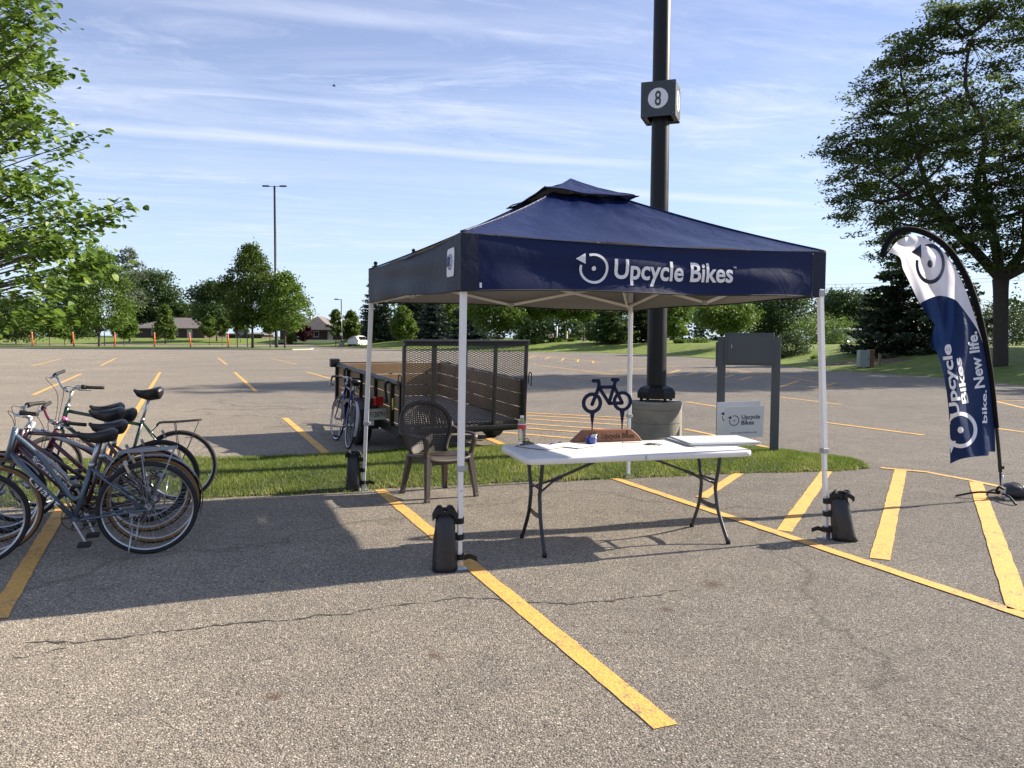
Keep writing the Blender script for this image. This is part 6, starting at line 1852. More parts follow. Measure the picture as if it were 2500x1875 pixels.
# expanded metal: a real lattice of thin strands in each bay
def lattice(x0, x1, z0, z1, name):
    b = MB(); pw, ph = .066, .030
    nx, nz = int((x1 - x0) / pw), int((z1 - z0) / ph)
    px2, ph2 = (x1 - x0) / nx, (z1 - z0) / nz; t = .0034
    vs, fs = [], []
    def strand(a, c):
        o = len(vs)
        vs.extend([(a[0], -.002, a[1] - t), (c[0], -.002, c[1] - t), (c[0], -.002, c[1] + t), (a[0], -.002, a[1] + t), (a[0], .004, a[1] - t), (c[0], .004, c[1] - t), (c[0], .004, c[1] + t), (a[0], .004, a[1] + t)])
        fs.extend([(o, o + 1, o + 2, o + 3), (o + 7, o + 6, o + 5, o + 4), (o + 3, o + 2, o + 6, o + 7), (o + 4, o + 5, o + 1, o)])
    for j in range(nz):
        for i in range(nx):
            X, Z = x0 + i * px2, z0 + j * ph2
            c = (X + px2 / 2, Z + ph2)
            strand((X, Z + ph2 / 2), (X + px2 / 2, Z)); strand((X + px2 / 2, Z), (X + px2, Z + ph2 / 2))
            strand((X, Z + ph2 / 2), (X + px2 / 2, Z + ph2)); strand((X + px2 / 2, Z + ph2), (X + px2, Z + ph2 / 2))
    b.add(vs, fs); o = b.build(name, M_TRB, gate); o['kind'] = 'stuff'
for a, c in zip(posts[:-1], posts[1:]): lattice(a + .02, c - .02, GBt + .025, GT - .025, 'mesh_panel')
for s in (-1, 1):
    b = MB(); b.tube(catmull([(s * (hx + .01), -.03, HR - .02), (s * (hx + .015), -.03, HR + .12), (s * (hx + .055), -.03, HR + .12), (s * (hx + .055), -.03, HR - .06)], 4), .009, 6); b.build('latch_pin', M_TRB, gate)
# lights, plate
b = MB(); b.box((-hx - .055, .70, .285), (.13, .07, .13)); b.build('tail_light', M_TAILRED, trailer, bevel=.01)
b = MB(); b.bar((-hx - .01, .75, .27), (-hx - .16, .76, .27), .03, .10); b.build('light_bracket', M_TRB, trailer)
pr = empty('licence_plate', (-hx - .085, .66, .105), .03); pr.parent = trailer
M_PLATE = mat('licence_plate_cream', (.50, .50, .44), rough=.5, var=.05)
b = MB(); b.prism(rrect(-.152, .152, -.078, .078, .012, 3), -.002, .002, lambda x, y, h_: (x, h_ * -1, y)); b.build('plate', M_PLATE, pr)
flat_mesh('plate_number', [text_fit('F128791', -.110, -.034, .222, .068, .012)], lambda x, y: Vector((x, -.0045, y)), M_PRINTN, pr)
b = MB()
for x in (-.085, .085): b.lathe([(.007, 0), (.005, .004), (0, .004)], 8, (x, -.003, .060), Matrix.Rotation(PI / 2, 3, 'X'))
b.build('plate_bolt', M_BLACKR, pr)
b = MB(); b.box((-hx - .19, .69, -.02), (.14, .004, .07)); b.build('small_sticker', M_PRINTW, trailer)
b = MB(); b.tube([(-hx - .045, .14, HR - .05), (-hx - .05, .14, HR - .20)], .004, 5); b.build('pull_cord', M_BLACKR, trailer)
b = MB(); b.tube([(-hx - .05, .14, HR - .20), (-hx - .05, .14, HR - .36)], .011, 6); b.build('cord_handle', M_SIGNYEL, trailer)
b = MB(); b.tube([(-hx + .2, .55, -.16), (-hx + .36, .50, -.17), (-hx + .5, .55, -.12)], .03, 6); b.build('spring_hanger', M_TRB, trailer)

# ------------------------------------------------------------------ feather flag
fb = G(2444, 1218)
flag = empty('feather_flag', (fb.x, fb.y, 0), 0, 'tall curved feather banner, white above and navy below, on a black pole at right', 'flag banner')
FY = fb.y
SPOLE = [(2444, 1190), (2440, 1120), (2430, 1017), (2418, 908), (2398, 800), (2369, 700), (2330, 627), (2290, 586), (2245, 564), (2205, 561), (2178, 578), (2160, 606), (2155, 627)]
def F3(px, py, dy=0.0):
    p = AT(px, py, FY + dy); return Vector((p.x - fb.x, p.y - fb.y, p.z))
pole_pts = catmull([F3(*q) for q in SPOLE], 8)
M_FWHITE = fabric('white_flag_cloth', (.72, .72, .78), None, rough=.6, wrink=.28, bscale=5, trans=.42)
M_FNAVY = fabric('navy_flag_cloth', (.006, .022, .085), None, rough=.55, wrink=.35, bscale=5, trans=.18)
M_SLEEVE = mat('black_sleeve_cloth', (.006, .006, .007), rough=.85, var=.15, spec=.15)
b = MB(); n = len(pole_pts)
b.tube(pole_pts, [.010] * 3 + [lerp(.012, .0055, i / (n - 4)) for i in range(n - 3)], 8); b.build('pole', M_BLACKR, flag)
k0 = 14
b = MB(); b.tube(pole_pts[k0:], [.024 + .006 * sstep((i - 6) / 18) for i in range(n - k0)], 10); b.build('pole_sleeve', M_SLEEVE, flag)
b = MB(); b.tube(pole_pts[5:k0 + 2], .018, 8); b.box(pole_pts[6] + Vector((.02, 0, 0)), (.03, .03, .03)); b.build('pole_joint', M_BLACKR, flag)
# outlines in photo pixels: right edge follows the sleeve, left edge hangs free
RW = [(2163, 625), (2186, 594), (2208, 580), (2240, 576), (2280, 594), (2318, 632), (2352, 695), (2382, 780), (2404, 852)]
LW = [(2163, 625), (2170, 618), (2180, 619), (2198, 630), (2204, 655), (2214, 676), (2225, 699), (2236, 722), (2246, 741)]
BD = [(2246, 741), (2268, 729), (2296, 722), (2330, 731), (2348, 750), (2368, 777), (2388, 808), (2404, 852)]
RN = [(2404, 852), (2412, 905), (2419, 960), (2425, 1015), (2429, 1060), (2430, 1102)]
LN = [(2246, 741), (2262, 766), (2282, 792), (2280, 800), (2272, 836), (2288, 862), (2302, 905), (2312, 965), (2318, 1030), (2319, 1080), (2320, 1132)]
BT = [(2320, 1132), (2345, 1121), (2372, 1116), (2400, 1113), (2413, 1112), (2414, 1103), (2430, 1103)]
c2 = lambda P: catmull([Vector((x, y, 0)) for x, y in P], 6)
RWc, LWc, BDc, RNc, LNc, BTc = map(c2, (RW, LW, BD, RN, LN, BT))
def on_curve(C, t):
    t = max(0, min(1, t)) * (len(C) - 1); i = min(int(t), len(C) - 2); return C[i].lerp(C[i + 1], t - i)
def fold(px, py):
    """how far the cloth billows from the plane of the pole (m)"""
    # distance from the pole, in pixels
    e = 0
    for q in (0,): pass
    x_p = np.interp(py, [560, 627, 700, 800, 908, 1017, 1120], [2225, 2335, 2369, 2398, 2418, 2430, 2440])
    dd = max(0.0, x_p - px)
    d = -.10 * sstep(dd / 90) * math.sin(min(1, dd / 120) * PI * 1.1)
    d += .055 * math.sin(px * .052 + py * .010) * sstep(dd / 40)
    d += .020 * math.sin(px * .11 - py * .021 + 1) * sstep(dd / 40)
    d += -.20 * sstep((py - 760) / 300) * sstep(dd / 110)
    # crease running down the middle
    cx_ = 2297 + (py - 700) * .02
    d += -.05 * math.exp(-((px - cx_) / 9) ** 2) * (1 if py < 800 else max(0, 1 - (py - 800) / 120))
    return d
def cloth(px, py, off=0.0):
    return F3(px, py, fold(px, py) + off)
nu, nv = 44, 40
rows = []
for j in range(nv + 1):
    s = j / nv; a, c = on_curve(LWc, s), on_curve(RWc, s); row = []
    for i in range(nu + 1):
        u = i / nu; p = a.lerp(c, u)
        if s > .3:
            w = sstep((s - .3) / .7); q = on_curve(BDc, u); l1 = LWc[-1].lerp(RWc[-1], u); p = p + (q - l1) * w
        row.append(cloth(p.x, p.y))
    rows.append(row)
b = MB(); b.grid(rows[::-1]); b.build('white_panel', M_FWHITE, flag)
rows = []
for j in range(nv + 1):
    s = j / nv; a, c = on_curve(LNc, s), on_curve(RNc, s); row = []
    for i in range(nu + 1):
        u = i / nu; p = a.lerp(c, u)
        q0 = on_curve(BDc, u) - LNc[0].lerp(RNc[0], u); q1 = on_curve(BTc, u) - LNc[-1].lerp(RNc[-1], u)
        p = p + q0 * (1 - sstep(s / .75)) + q1 * sstep((s - .6) / .4)
        row.append(cloth(p.x, p.y))
    rows.append(row)
b = MB(); b.grid(rows[::-1]); b.build('navy_panel', M_FNAVY, flag)
# print: crop pixels (2000..2500 x 500..1300 at 2.074)
cp = lambda x, y: (2000 + x / 2.074, 500 + y / 2.074)
def ffn(x, y):           # flat print space: crop pixels with y up
    px, py = cp(x, -y); return cloth(px, py, -.006)
lgV, lgF = logo_flat(0, 0, 80, .20, rot=0, dot=.19)
lgV[:, 0] *= .93; lgV[:, 1] *= 1.28; lgV[:, 0] += 562; lgV[:, 1] -= 299
sh = lgV.copy()
flat_mesh('logo', [(lgV, lgF)], ffn, M_PRINTN, flag, 8)
def rot_text(txt, x0, y0, x1, y1, cap, bold=.02, xs=1.0, shear=0.0):
    """baseline runs from (x0,y0) to (x1,y1) in crop pixels, letters rise to the left of it"""
    V, F = text_fit(txt, 0, 0, 1, 1, bold); d = Vector((x1 - x0, -(y1 - y0))); n_ = Vector((-d.y, d.x)).normalized()
    out = np.stack([x0 + V[:, 0] * d.x + V[:, 1] * cap * n_.x, -y0 + V[:, 0] * d.y + V[:, 1] * cap * n_.y + V[:, 1] * shear], 1)
    return out, F
for q_ in (rot_text('New life.', 838, 924, 796, 640, 50, .028), rot_text('Upcycle', 710, 1072, 664, 705, 46, .03), rot_text('Bikes', 756, 1003, 716, 772, 32, .03), rot_text('bike.', 850, 1105, 846, 938, 24)): flat_mesh('lettering', [q_], ffn, M_PRINTW, flag, 12)
l2V, l2F = logo_flat(0, 0, 92, .22, rot=PI / 2, gap=(70, 110), dot=.18)
l2V[:, 0] *= .92; l2V[:, 1] *= 1.0; l2V[:, 0] = l2V[:, 0] + 716; l2V[:, 1] -= 1140
keep = l2V[:, 0] > 664
l2V[:, 0] = np.where(keep, l2V[:, 0], 664 + (l2V[:, 0] - 664) * .15)
flat_mesh('logo', [(l2V, l2F)], ffn, M_PRINTW, flag, 12)
# cross base and water bag
M_CROSS = mat('black_steel', (.012, .012, .013), rough=.4, metal=.4, var=.2)
for a in (2.95, -.10, 1.35, -1.75):
    L = .42 if a > 2 else .34
    b = MB(); P = [(0, 0, .055), (math.cos(a) * L * .5, math.sin(a) * L * .5, .060), (math.cos(a) * L, math.sin(a) * L, .012)]; b.tube(catmull(P, 4), .011, 6); b.build('base_leg', M_CROSS, flag)
b = MB(); b.box((0, -.01, .06), (.050, .05, .12)); b.box((0, -.06, .02), (.046, .10, .03)); b.lathe([(.016, .10), (.016, .24)], 10); b.build('base_socket', M_STEEL, flag, bevel=.004)
wb = empty('water_bag', (fb.x + .16, fb.y + .03, 0), .15, 'black water weight bag lying on the flag base', 'weight bag')
b = MB(); rows = []
for i in range(15):
    t = i / 14; a_ = PI * t; row = []
    for j in range(17):
        th = 2 * PI * j / 16; w = .018 + .085 * math.sin(a_) ** .6; hh = .012 + .070 * math.sin(a_) ** .55 * (1 + .12 * math.sin(t * 7))
        row.append((-.17 + .38 * t, .02 + w * 1.25 * math.cos(th), max(.006, .055 + hh * math.sin(th) - .05 * max(0, -math.sin(th)) * 0 + .02 * math.sin(a_))))
    rows.append(row)
b.grid(rows); b.build('bag_body', M_BAG, wb)
b = MB(); b.tube(catmull([(-.16, -.03, .10), (-.22, -.04, .13), (-.23, -.02, .08), (-.15, .0, .07)], 5), .013, 6); b.build('carry_handle', M_STRAP, wb)
b = MB(); b.tube(catmull([(.20, 0, .05), (.27, .0, .06), (.36, -.01, .02)], 4), .012, 6); b.build('bag_strap', M_STRAP, wb)
b = MB(); b.tube([(.02 + .0 * math.cos(t), .02 + .125 * math.cos(t), .065 + .085 * math.sin(t)) for t in [PI * i / 14 for i in range(15)]], .010, 5); b.build('binding', M_STRAP, wb)

# ------------------------------------------------------------------ bicycles
M_CHROME = mat('polished_metal', (.62, .63, .65), rough=.18, metal=1.0, var=.08)
M_ALU = mat('dull_aluminium', (.50, .51, .53), rough=.36, metal=.9, var=.12, scale=14)
M_GUM = mat('tan_gumwall', (.24, .12, .036), rough=.7, var=.15)
M_SADDLE = mat('black_vinyl_saddle', (.013, .013, .015), rough=.45, var=.15)
M_CRANK = mat('dirty_steel', (.10, .085, .07), rough=.5, metal=.7, var=.25, scale=20)
M_RACKG = mat('grey_rack_wire', (.30, .31, .33), rough=.4, metal=.5, var=.1)
M_REFL = mat('red_reflector', (.50, .025, .015), rough=.25, var=.1, coat=.5)
M_GRIP = mat('black_grip_rubber', (.018, .017, .017), rough=.7, var=.2, scale=40)
_bm = {}
def wheel_meshes(R, tr, tyre, rim_m):
    key = (round(R, 3), round(tr, 3), tyre, rim_m.name)
    if key in _bm: return _bm[key]
    n = 56; rc = R - tr
    b = MB(); rows = []
    sec = [(math.cos(a) * tr, math.sin(a) * tr) for a in [2 * PI * k / 10 for k in range(10)]]
    mi = []
    for i in range(n + 1):
        t = 2 * PI * i / n; rows.append([((rc + x) * math.cos(t), y, (rc + x) * math.sin(t)) for x, y in sec + sec[:1]])
    b.grid(rows)
    if tyre == 'gum':
        for k, f in enumerate(b.f):
            j = k % 10
            b.mi[k] = 1 if j in (2, 3, 6, 7) else 0
    ty = b.mesh('tyre', [M_TYRE, M_GUM])
    b = MB(); rows = []
    ri = rc - tr * .75
    for i in range(n + 1):
        t = 2 * PI * i / n; rows.append([(q * math.cos(t), y, q * math.sin(t)) for q, y in ((ri + .012, -.012), (ri + .012, .012), (ri - .008, .009), (ri - .012, 0), (ri - .008, -.009), (ri + .012, -.012))])
    b.grid(rows); rm = b.mesh('rim', [rim_m])
    b = MB(); ns = 28
    for i in range(ns):
        t = 2 * PI * i / ns; s = 1 if i % 2 else -1; t2 = t + (1 if (i // 2) % 2 else -1) * .75
        b.tube([(.022 * math.cos(t2), s * .028, .022 * math.sin(t2)), ((ri - .006) * math.cos(t), 0, (ri - .006) * math.sin(t))], .0011, 3, caps=False)
    sp = b.mesh('spokes', [M_ALU])
    b = MB(); b.lathe([(.012, -.05), (.014, -.034), (.026, -.030), (.026, -.026), (.015, -.022), (.015, .022), (.026, .026), (.026, .030), (.014, .034), (.012, .05)], 14, R=Matrix.Rotation(PI / 2, 3, 'X')); hb = b.mesh('hub', [M_ALU])
    _bm[key] = (rm, ty, sp, hb); return _bm[key]
def saddle_mesh(kind):
    if ('sad', kind) in _bm: return _bm[('sad', kind)]
    b = MB(); rows = []
    w = {'wide': .105, 'sport': .075, 'comfort': .09}[kind]; L = .265; kz = {'wide': 1.45, 'sport': 1.25, 'comfort': 1.6}[kind]
    for i in range(25):
        t = (i / 24) ** 1.25; x = -L * .45 + L * t
        ww = (w * (1 - sstep((t - .12) / .62)) + .021 * sstep((t - .05) / .4)) * math.sqrt(min(1, t / .16 + .02)) * math.sqrt(max(.04, 1 - max(0, (t - .86) / .14) ** 2))
        z = .014 * math.cos(t * 5.2) + (.012 if t > .9 else 0)
        h = kz * (.052 - .006 * (t > .45) * (t - .45) if t < .45 else lerp(.052, .028, (t - .45) / .55))
        h *= math.sqrt(min(1, t / .13 + .06)) * math.sqrt(max(.08, 1 - max(0, (t - .86) / .14) ** 2))
        rows.append([(x, ww * math.cos(a), z + (h * .5 * math.sin(a) if math.sin(a) > 0 else h * 1.0 * math.sin(a) * (1 - .3 * t))) for a in [2 * PI * k / 14 for k in range(15)]])
    b.grid(rows); b.add(rows[0][:-1], [tuple(range(14))]); b.add(rows[-1][:-1], [tuple(range(14))[::-1]])
    _bm[('sad', kind)] = b.mesh('saddle', [M_SADDLE]); return _bm[('sad', kind)]
def bike(label, rear, heading, lean, col, style='diamond', wb=1.06, R=.345, tr=.019, tyre='black', saddle_z=.90, saddle='sport', bars='riser', bar_m=None, grip_len=.125, fender=None, rack=None, text=None, steer=0.0,
         seat_top=.66, head=(.86, .95, .91, .75), kick=True, rim_m=None, bb=(.47, .29), post_m=None, reflector=False, cage=False, tlabel=None, bar_h=.10, rise=.05, sweep=.10, lamp=False, fork_m=None, stem_m=None, group='bicycles parked side by side', bell=None, fender_w=.032):
    root = empty('bicycle', (rear[0], rear[1], 0), (lean, 0, heading), label, 'bicycle', group)
    A = Vector((0, 0, R)); F = Vector((wb, 0, R)); B = Vector((bb[0], 0, bb[1]))
    HT, HB = Vector((head[0], 0, head[1])), Vector((head[2], 0, head[3]))
    sdir = Vector((-.29, 0, .957))
    S = B + sdir * ((seat_top - bb[1]) / .957)
    mcol = col; rim_m = rim_m or M_ALU; bar_m = bar_m or M_CHROME
    ax = (HT - HB).normalized()
    MS = Matrix.Translation(HT) @ Matrix.Rotation(steer, 4, ax) @ Matrix.Translation(-HT)
    def fr(o): o.matrix_local = MS @ o.matrix_local; return o
    # frame
    b = MB()
    b.tube([HT + ax * .02, HB - ax * .02], .0205, 10)
    b.tube([B - sdir * .01, S], .0155, 10)
    dtop = HB + ax * .03
    b.tube([dtop, B], .0185, 10)
    if style == 'diamond': b.tube([HT - ax * .025, S - sdir * .03], .0155, 10)
    elif style == 'slope': b.tube([HT - ax * .03, S - sdir * .05], .0165, 10)
    elif style == 'step': b.tube(catmull([HT - ax * .03, HT.lerp(B, .35) + Vector((-.015, 0, .045)), HT.lerp(B, .70) + Vector((-.035, 0, .045)), B + sdir * .155 + Vector((.05, 0, .0)), B + sdir * .175], 6), .0165, 10)
    elif style == 'mixte': b.tube([HT - ax * .03, B + sdir * .20], .0145, 10)
    st_top = S - sdir * .03
    for s in (-1, 1):
        b.tube(catmull([B + Vector((-.03, s * .03, .0)), B.lerp(A, .45) + Vector((0, s * .045, 0)), A + Vector((0, s * .062, 0))], 4), .009, 7)
        b.tube([st_top + Vector((-.01, s * .018, 0)), st_top.lerp(A, .25) + Vector((0, s * .042, 0)), A + Vector((0, s * .062, 0))], .008, 7)
    b.tube([B + Vector((0, -.036, 0)), B + Vector((0, .036, 0))], .022, 12)
    frm = b.build('frame', mcol, root)
    # down-tube lettering on both sides
    if text:
        for (txt, p, q, h, boldness, mm) in text:
            p, q = Vector(p), Vector(q); d = (q - p).normalized(); n_ = Vector((-d.z, 0, d.x))
            if n_.z < 0: n_ = -n_
            V, Fc = text_fit(txt, 0, -h / 2, (q - p).length, h, boldness)
            flat_mesh('lettering', [(V, Fc)], lambda x, y: p + d * x + n_ * y + Vector((0, .0188 - y * y * 18, 0)), mm, frm, .012)
    # fork
    b = MB(); cr = HB - ax * .035
    b.tube([HT + ax * .02, cr], .014, 8)
    for s in (-1, 1):
        b.tube(catmull([cr + Vector((0, s * .012, 0)), cr + Vector((.005, s * .048, -.02)), cr.lerp(F, .6) + Vector((-.02, s * .052, 0)), F + Vector((0, s * .052, 0))], 4), [.014] * 5 + [.012, .011, .0105, .010, .0095, .009, .0085, .008], 7)
    fr(b.build('fork', fork_m or mcol, root))
    # wheels
    for nm, c, fw in (('rear', A, 0), ('front', F, 1)):
        rm, ty, sp, hb = wheel_meshes(R, tr, tyre, rim_m)
        w = link('wheel', rm, root); w.matrix_local = Matrix.Translation(c) @ Matrix.Rotation(random.uniform(0, 6), 4, 'Y')
        if fw: w.matrix_local = MS @ Matrix.Translation(c) @ Matrix.Rotation(random.uniform(0, 6), 4, 'Y')
        link('tyre', ty, w); o = link('spokes', sp, w); o['kind'] = 'stuff'; link('hub', hb, w)
    # drivetrain (far side)
    b = MB(); Rx = Matrix.Rotation(PI / 2, 3, 'X')
    b.lathe([(.088, -.002), (.094, -.001), (.094, .001), (.088, .002)], 36, B + Vector((0, -.045, 0)), Rx, caps=False); b.lathe([(.030, -.002), (.030, .002)], 18, B + Vector((0, -.045, 0)), Rx)
    for k in range(5):
        a = 2 * PI * k / 5; b.bar(B + Vector((.02 * math.cos(a), -.045, .02 * math.sin(a))), B + Vector((.09 * math.cos(a), -.045, .09 * math.sin(a))), .006, .014)
    b.lathe([(.042, -.012), (.046, -.006), (.030, .010)], 20, A + Vector((0, -.045, 0)), Rx)
    b.tube([A + Vector((0, -.045, .044)), B + Vector((0, -.045, .092))], .004, 4); b.tube([A + Vector((0, -.045, -.06)), B + Vector((0, -.045, -.092))], .004, 4)
    b.build('chainring', M_CRANK, root)
    ca = random.uniform(1.0, 1.25)
    for s in (-1, 1):
        d = Vector((math.cos(ca), 0, math.sin(ca))) * (.17 * -s)
        b = MB(); b.bar(B + Vector((0, s * .058, 0)), B + d + Vector((0, s * .072, 0)), .014, .026, (0, 1, 0)); b.build('crank_arm', M_ALU, root, bevel=.004)
        b = MB(); b.box(B + d + Vector((0, s * .125, 0)), (.085, .085, .022)); b.tube([B + d + Vector((0, s * .07, 0)), B + d + Vector((0, s * .16, 0))], .007, 6); b.build('pedal', M_GRIP, root, bevel=.004)
    b = MB(); b.tube([A + Vector((.02, -.05, -.02)), A + Vector((.045, -.05, -.10))], .010, 6); b.lathe([(.02, -.004), (.02, .004)], 12, A + Vector((.045, -.05, -.11)), Rx); b.lathe([(.02, -.004), (.02, .004)], 12, A + Vector((.02, -.05, -.06)), Rx); b.build('derailleur', M_CRANK, root)
    # seat post and saddle
    sp_top = B + sdir * ((saddle_z - .045 - bb[1]) / .957)
    b = MB(); b.tube([S - sdir * .05, sp_top], .0135, 10); b.lathe([(.019, -.02), (.021, 0), (.019, .012)], 12, S, Vector((0, 0, 1)).rotation_difference(sdir).to_matrix()); b.build('seat_post', post_m or M_ALU, root)
    sd_ = link('saddle', saddle_mesh(saddle), root, sp_top + Vector((-.005, 0, .038)))
    b = MB()
    for s in (-1, 1): b.tube([(-.09, s * .022, -.035), (-.02, s * .022, -.045), (.08, s * .018, -.028)], .0035, 5)
    b.build('saddle_rail', M_CRANK, sd_)
    # bars
    ST = HT + ax * (.045 + bar_h)
    clampp = ST + Vector((.05, 0, .015)) if bars != 'cruiser' else ST + Vector((.02, 0, .02))
    b = MB(); b.tube([HT + ax * .015, ST], .0135, 8); b.tube([ST - ax * .01, clampp], .015, 8); b.lathe([(.021, -.026), (.021, .026)], 12, clampp, Rx); b.lathe([(.023, -.012), (.023, .012)], 14, HT + ax * .018, Vector((0, 0, 1)).rotation_difference(ax).to_matrix())
    fr(b.build('stem', stem_m or M_ALU, root))
    halves = []
    if bars == 'drop':
        h = [(0, 0, 0), (0, .10, 0), (.01, .185, 0), (.055, .205, -.01), (.085, .205, -.05), (.070, .205, -.105), (.02, .205, -.13), (-.04, .205, -.135)]
    elif bars == 'flat':
        h = [(0, 0, 0), (0, .10, .003), (-.01, .20, .006), (-.03, .30, .006)]
    elif bars == 'cruiser':
        h = [(0, 0, 0), (.015, .08, .015), (.0, .20, rise), (-.07, .29, rise + .015), (-.17, .315, rise + .0), (-.27, .32, rise - .015)]
    else:
        h = [(0, 0, 0), (.005, .07, .004), (.0, .15, rise), (-.03, .235, rise + .01), (-sweep, .32, rise + .008)]
    L_ = catmull([clampp + Vector((x, y, z)) for x, y, z in h], 5)
    Rr_ = [Vector((p.x, -p.y, p.z)) for p in L_[1:]]
    b = MB(); b.tube(Rr_[::-1] + L_, .0112, 8); hbar = fr(b.build('handlebar', bar_m, root))
    for s, P in ((1, L_), (-1, Rr_)):
        # grip at the end
        acc = 0; k = len(P) - 1
        while k > 1 and acc < grip_len: acc += (P[k] - P[k - 1]).length; k -= 1
        if bars == 'drop': k = 3
        b = MB(); b.tube(P[k:], .0155 if bars != 'drop' else .0145, 10); b.build('grip', M_GRIP, hbar)
        q = P[max(0, k - 1)]; t = (P[min(k + 1, len(P) - 1)] - P[max(k - 1, 0)]).normalized()
        if bars == 'drop':
            hp = P[22] if len(P) > 22 else P[-1]
            b = MB(); b.tube([hp, hp + Vector((.03, 0, .02)), hp + Vector((.05, 0, -.03)), hp + Vector((.035, 0, -.11))], .007, 6); b.build('brake_lever', M_CHROME, hbar)
        else:
            b = MB(); b.tube([q - t * .01, q + t * .03], .021, 10); b.build('shifter', M_GRIP, hbar)
            fwd = Vector((.045, 0, -.018))
            b = MB(); b.tube(catmull([q + Vector((.012, 0, -.008)), q + fwd * .9 - t * .02, q + fwd * 1.15 + t * .05, q + fwd * 1.0 + t * .11], 4), [.009] * 4 + [.006] * 4 + [.0045] * 4 + [.0065], 6); b.build('brake_lever', M_CHROME, hbar)
            b = MB(); b.tube(catmull([q + fwd * .7 - t * .02, q - t * .09 + Vector((.06, 0, .005)), clampp + Vector((.06, s * .04, -.06)), cr + Vector((.05, s * .02, .02))], 5), .0026, 5); b.build('cable', M_PIPING, hbar)
    if bell is not None:
        q = L_[len(L_) // 2]; b = MB(); b.lathe([(.030, 0), (.030, .010), (.022, .024), (0, .028)], 16, q + Vector((-.02, 0, .012)), Matrix.Rotation(-.9, 3, 'Y')); b.build('bell', bell, hbar)
    # fenders
    if fender:
        for c, a0, a1, fw in ((A, -.1, 2.55, 0), (F, .65, 2.95, 1)):
            b = MB(); rows = []
            for i in range(29):
                t = lerp(a0, a1, i / 28) if not fw else lerp(a0, a1, i / 28)
                ang = PI - t if not fw else PI - t + .15
                if not fw: ang = PI + .35 - (PI + .55) * i / 28 + .0
                rr = R + .016
                rows.append([c + Vector((math.cos(ang) * (rr - abs(y) * abs(y) * 9), y, math.sin(ang) * (rr - y * y * 9))) for y in [k_ * fender_w for k_ in (-1, -.75, -.38, 0, .38, .75, 1)]])
            b.grid(rows)
            for s in (-1, 1):
                e = rows[25 if not fw else 25][3 + 2 * s]; b.tube([c + Vector((0, s * .058, 0)), e], .0022, 4)
            o = b.build('fender', fender, root)
            if fw: fr(o)
    if reflector:
        b = MB(); b.add([A + Vector((-R - .03, y, z)) for y, z in ((-.02, -.02), (.02, -.02), (.012, .05), (-.012, .05))] + [A + Vector((-R - .012, y, z)) for y, z in ((-.02, -.02), (.02, -.02), (.012, .05), (-.012, .05))], [(0, 1, 2, 3), (7, 6, 5, 4), (0, 4, 5, 1), (1, 5, 6, 2), (2, 6, 7, 3), (3, 7, 4, 0)]); b.build('reflector', M_REFL, root)
        b = MB(); b.add([A + Vector((-R - .02, y, .03 - .10 * z)) for y, z in ((-.022, 0), (.022, 0), (.034, 1), (-.034, 1))] + [A + Vector((-R - .05, y, .03 - .12 * z)) for y, z in ((-.022, 0), (.022, 0), (.034, 1), (-.034, 1))], [(0, 1, 2, 3), (7, 6, 5, 4), (0, 4, 5, 1), (1, 5, 6, 2), (2, 6, 7, 3), (3, 7, 4, 0)]); b.build('mud_flap', M_GRIP, root)
    if rack:
        z0 = R * 2 + .065; b = MB(); rm_ = rack
        x0, x1 = .17, -.20; tl = .035
        for y in (-.055, -.02, .02, .055): b.tube(catmull([(x0 + .015, y, z0 - .02), (x0, y, z0 + .012), (0, y, z0 + .018), (x1, y * .95, z0 + .03)], 4), .0045, 6)
        b.tube([(x1, -.055, z0 + .03), (x1 - .01, 0, z0 + .032), (x1, .055, z0 + .03)], .0045, 6); b.tube([(x0 - .02, -.055, z0 + .012), (x0 - .02, .055, z0 + .012)], .0045, 6); b.tube([(-.05, -.055, z0 + .018), (-.05, .055, z0 + .018)], .0045, 6)
        for s in (-1, 1):
            b.tube([(.03, s * .058, z0 + .016), (-.008, s * .070, R + .02)], .0042, 6); b.tube([(x1 + .01, s * .056, z0 + .03), (-.012, s * .072, R + .015)], .0042, 6)
            b.tube(catmull([(x0, s * .05, z0 + .005), (x0 + .05, s * .03, z0 - .05), tuple(st_top.lerp(A, .22) + Vector((0, s * .03, 0)))], 4), .004, 6)
        b.build('rack', rm_, root)
    if kick:
        b = MB(); b.tube([(.10, .07, R - .12), (.13, .155 + lean * .0, .012)], .0065, 6); b.build('kickstand', M_ALU, root)
    if cage:
        c0 = dtop.lerp(B, .42) + Vector((.0, 0, .02)); d = (B - dtop).normalized(); n_ = Vector((-d.z, 0, d.x)); n_ = n_ if n_.z > 0 else -n_
        b = MB()
        for s in (-1, 1): b.tube(catmull([c0 + n_ * .03 + Vector((0, s * .012, 0)), c0 + n_ * .05 + d * .02 + Vector((0, s * .036, 0)), c0 + n_ * .05 + d * .15 + Vector((0, s * .036, 0)), c0 + n_ * .02 + d * .17 + Vector((0, s * .012, 0))], 4), .003, 6)
        b.tube([c0 + n_ * .085 + Vector((0, -.036, 0)), c0 + n_ * .10 + Vector((0, 0, 0)), c0 + n_ * .085 + Vector((0, .036, 0))], .003, 6)
        b.build('bottle_cage', M_CHROME, root)
    if lamp:
        b = MB(); b.lathe([(0, -.03), (.02, -.025), (.03, 0), (.032, .012), (0, .014)], 14, cr + Vector((.05, .0, .06)), Matrix.Rotation(PI / 2, 3, 'Y')); b.build('headlamp', M_CHROME, root)
    # rim brakes
    b = MB()
    for c, u in ((A, Vector((.36, 0, .86)).normalized()), ):
        for s in (-1, 1): b.bar(c + u * (R - .05) + Vector((0, s * .026, 0)), c + u * (R + .035) + Vector((0, s * .03, 0)), .012, .018)
    b.build('brake', M_ALU, root)
    return root
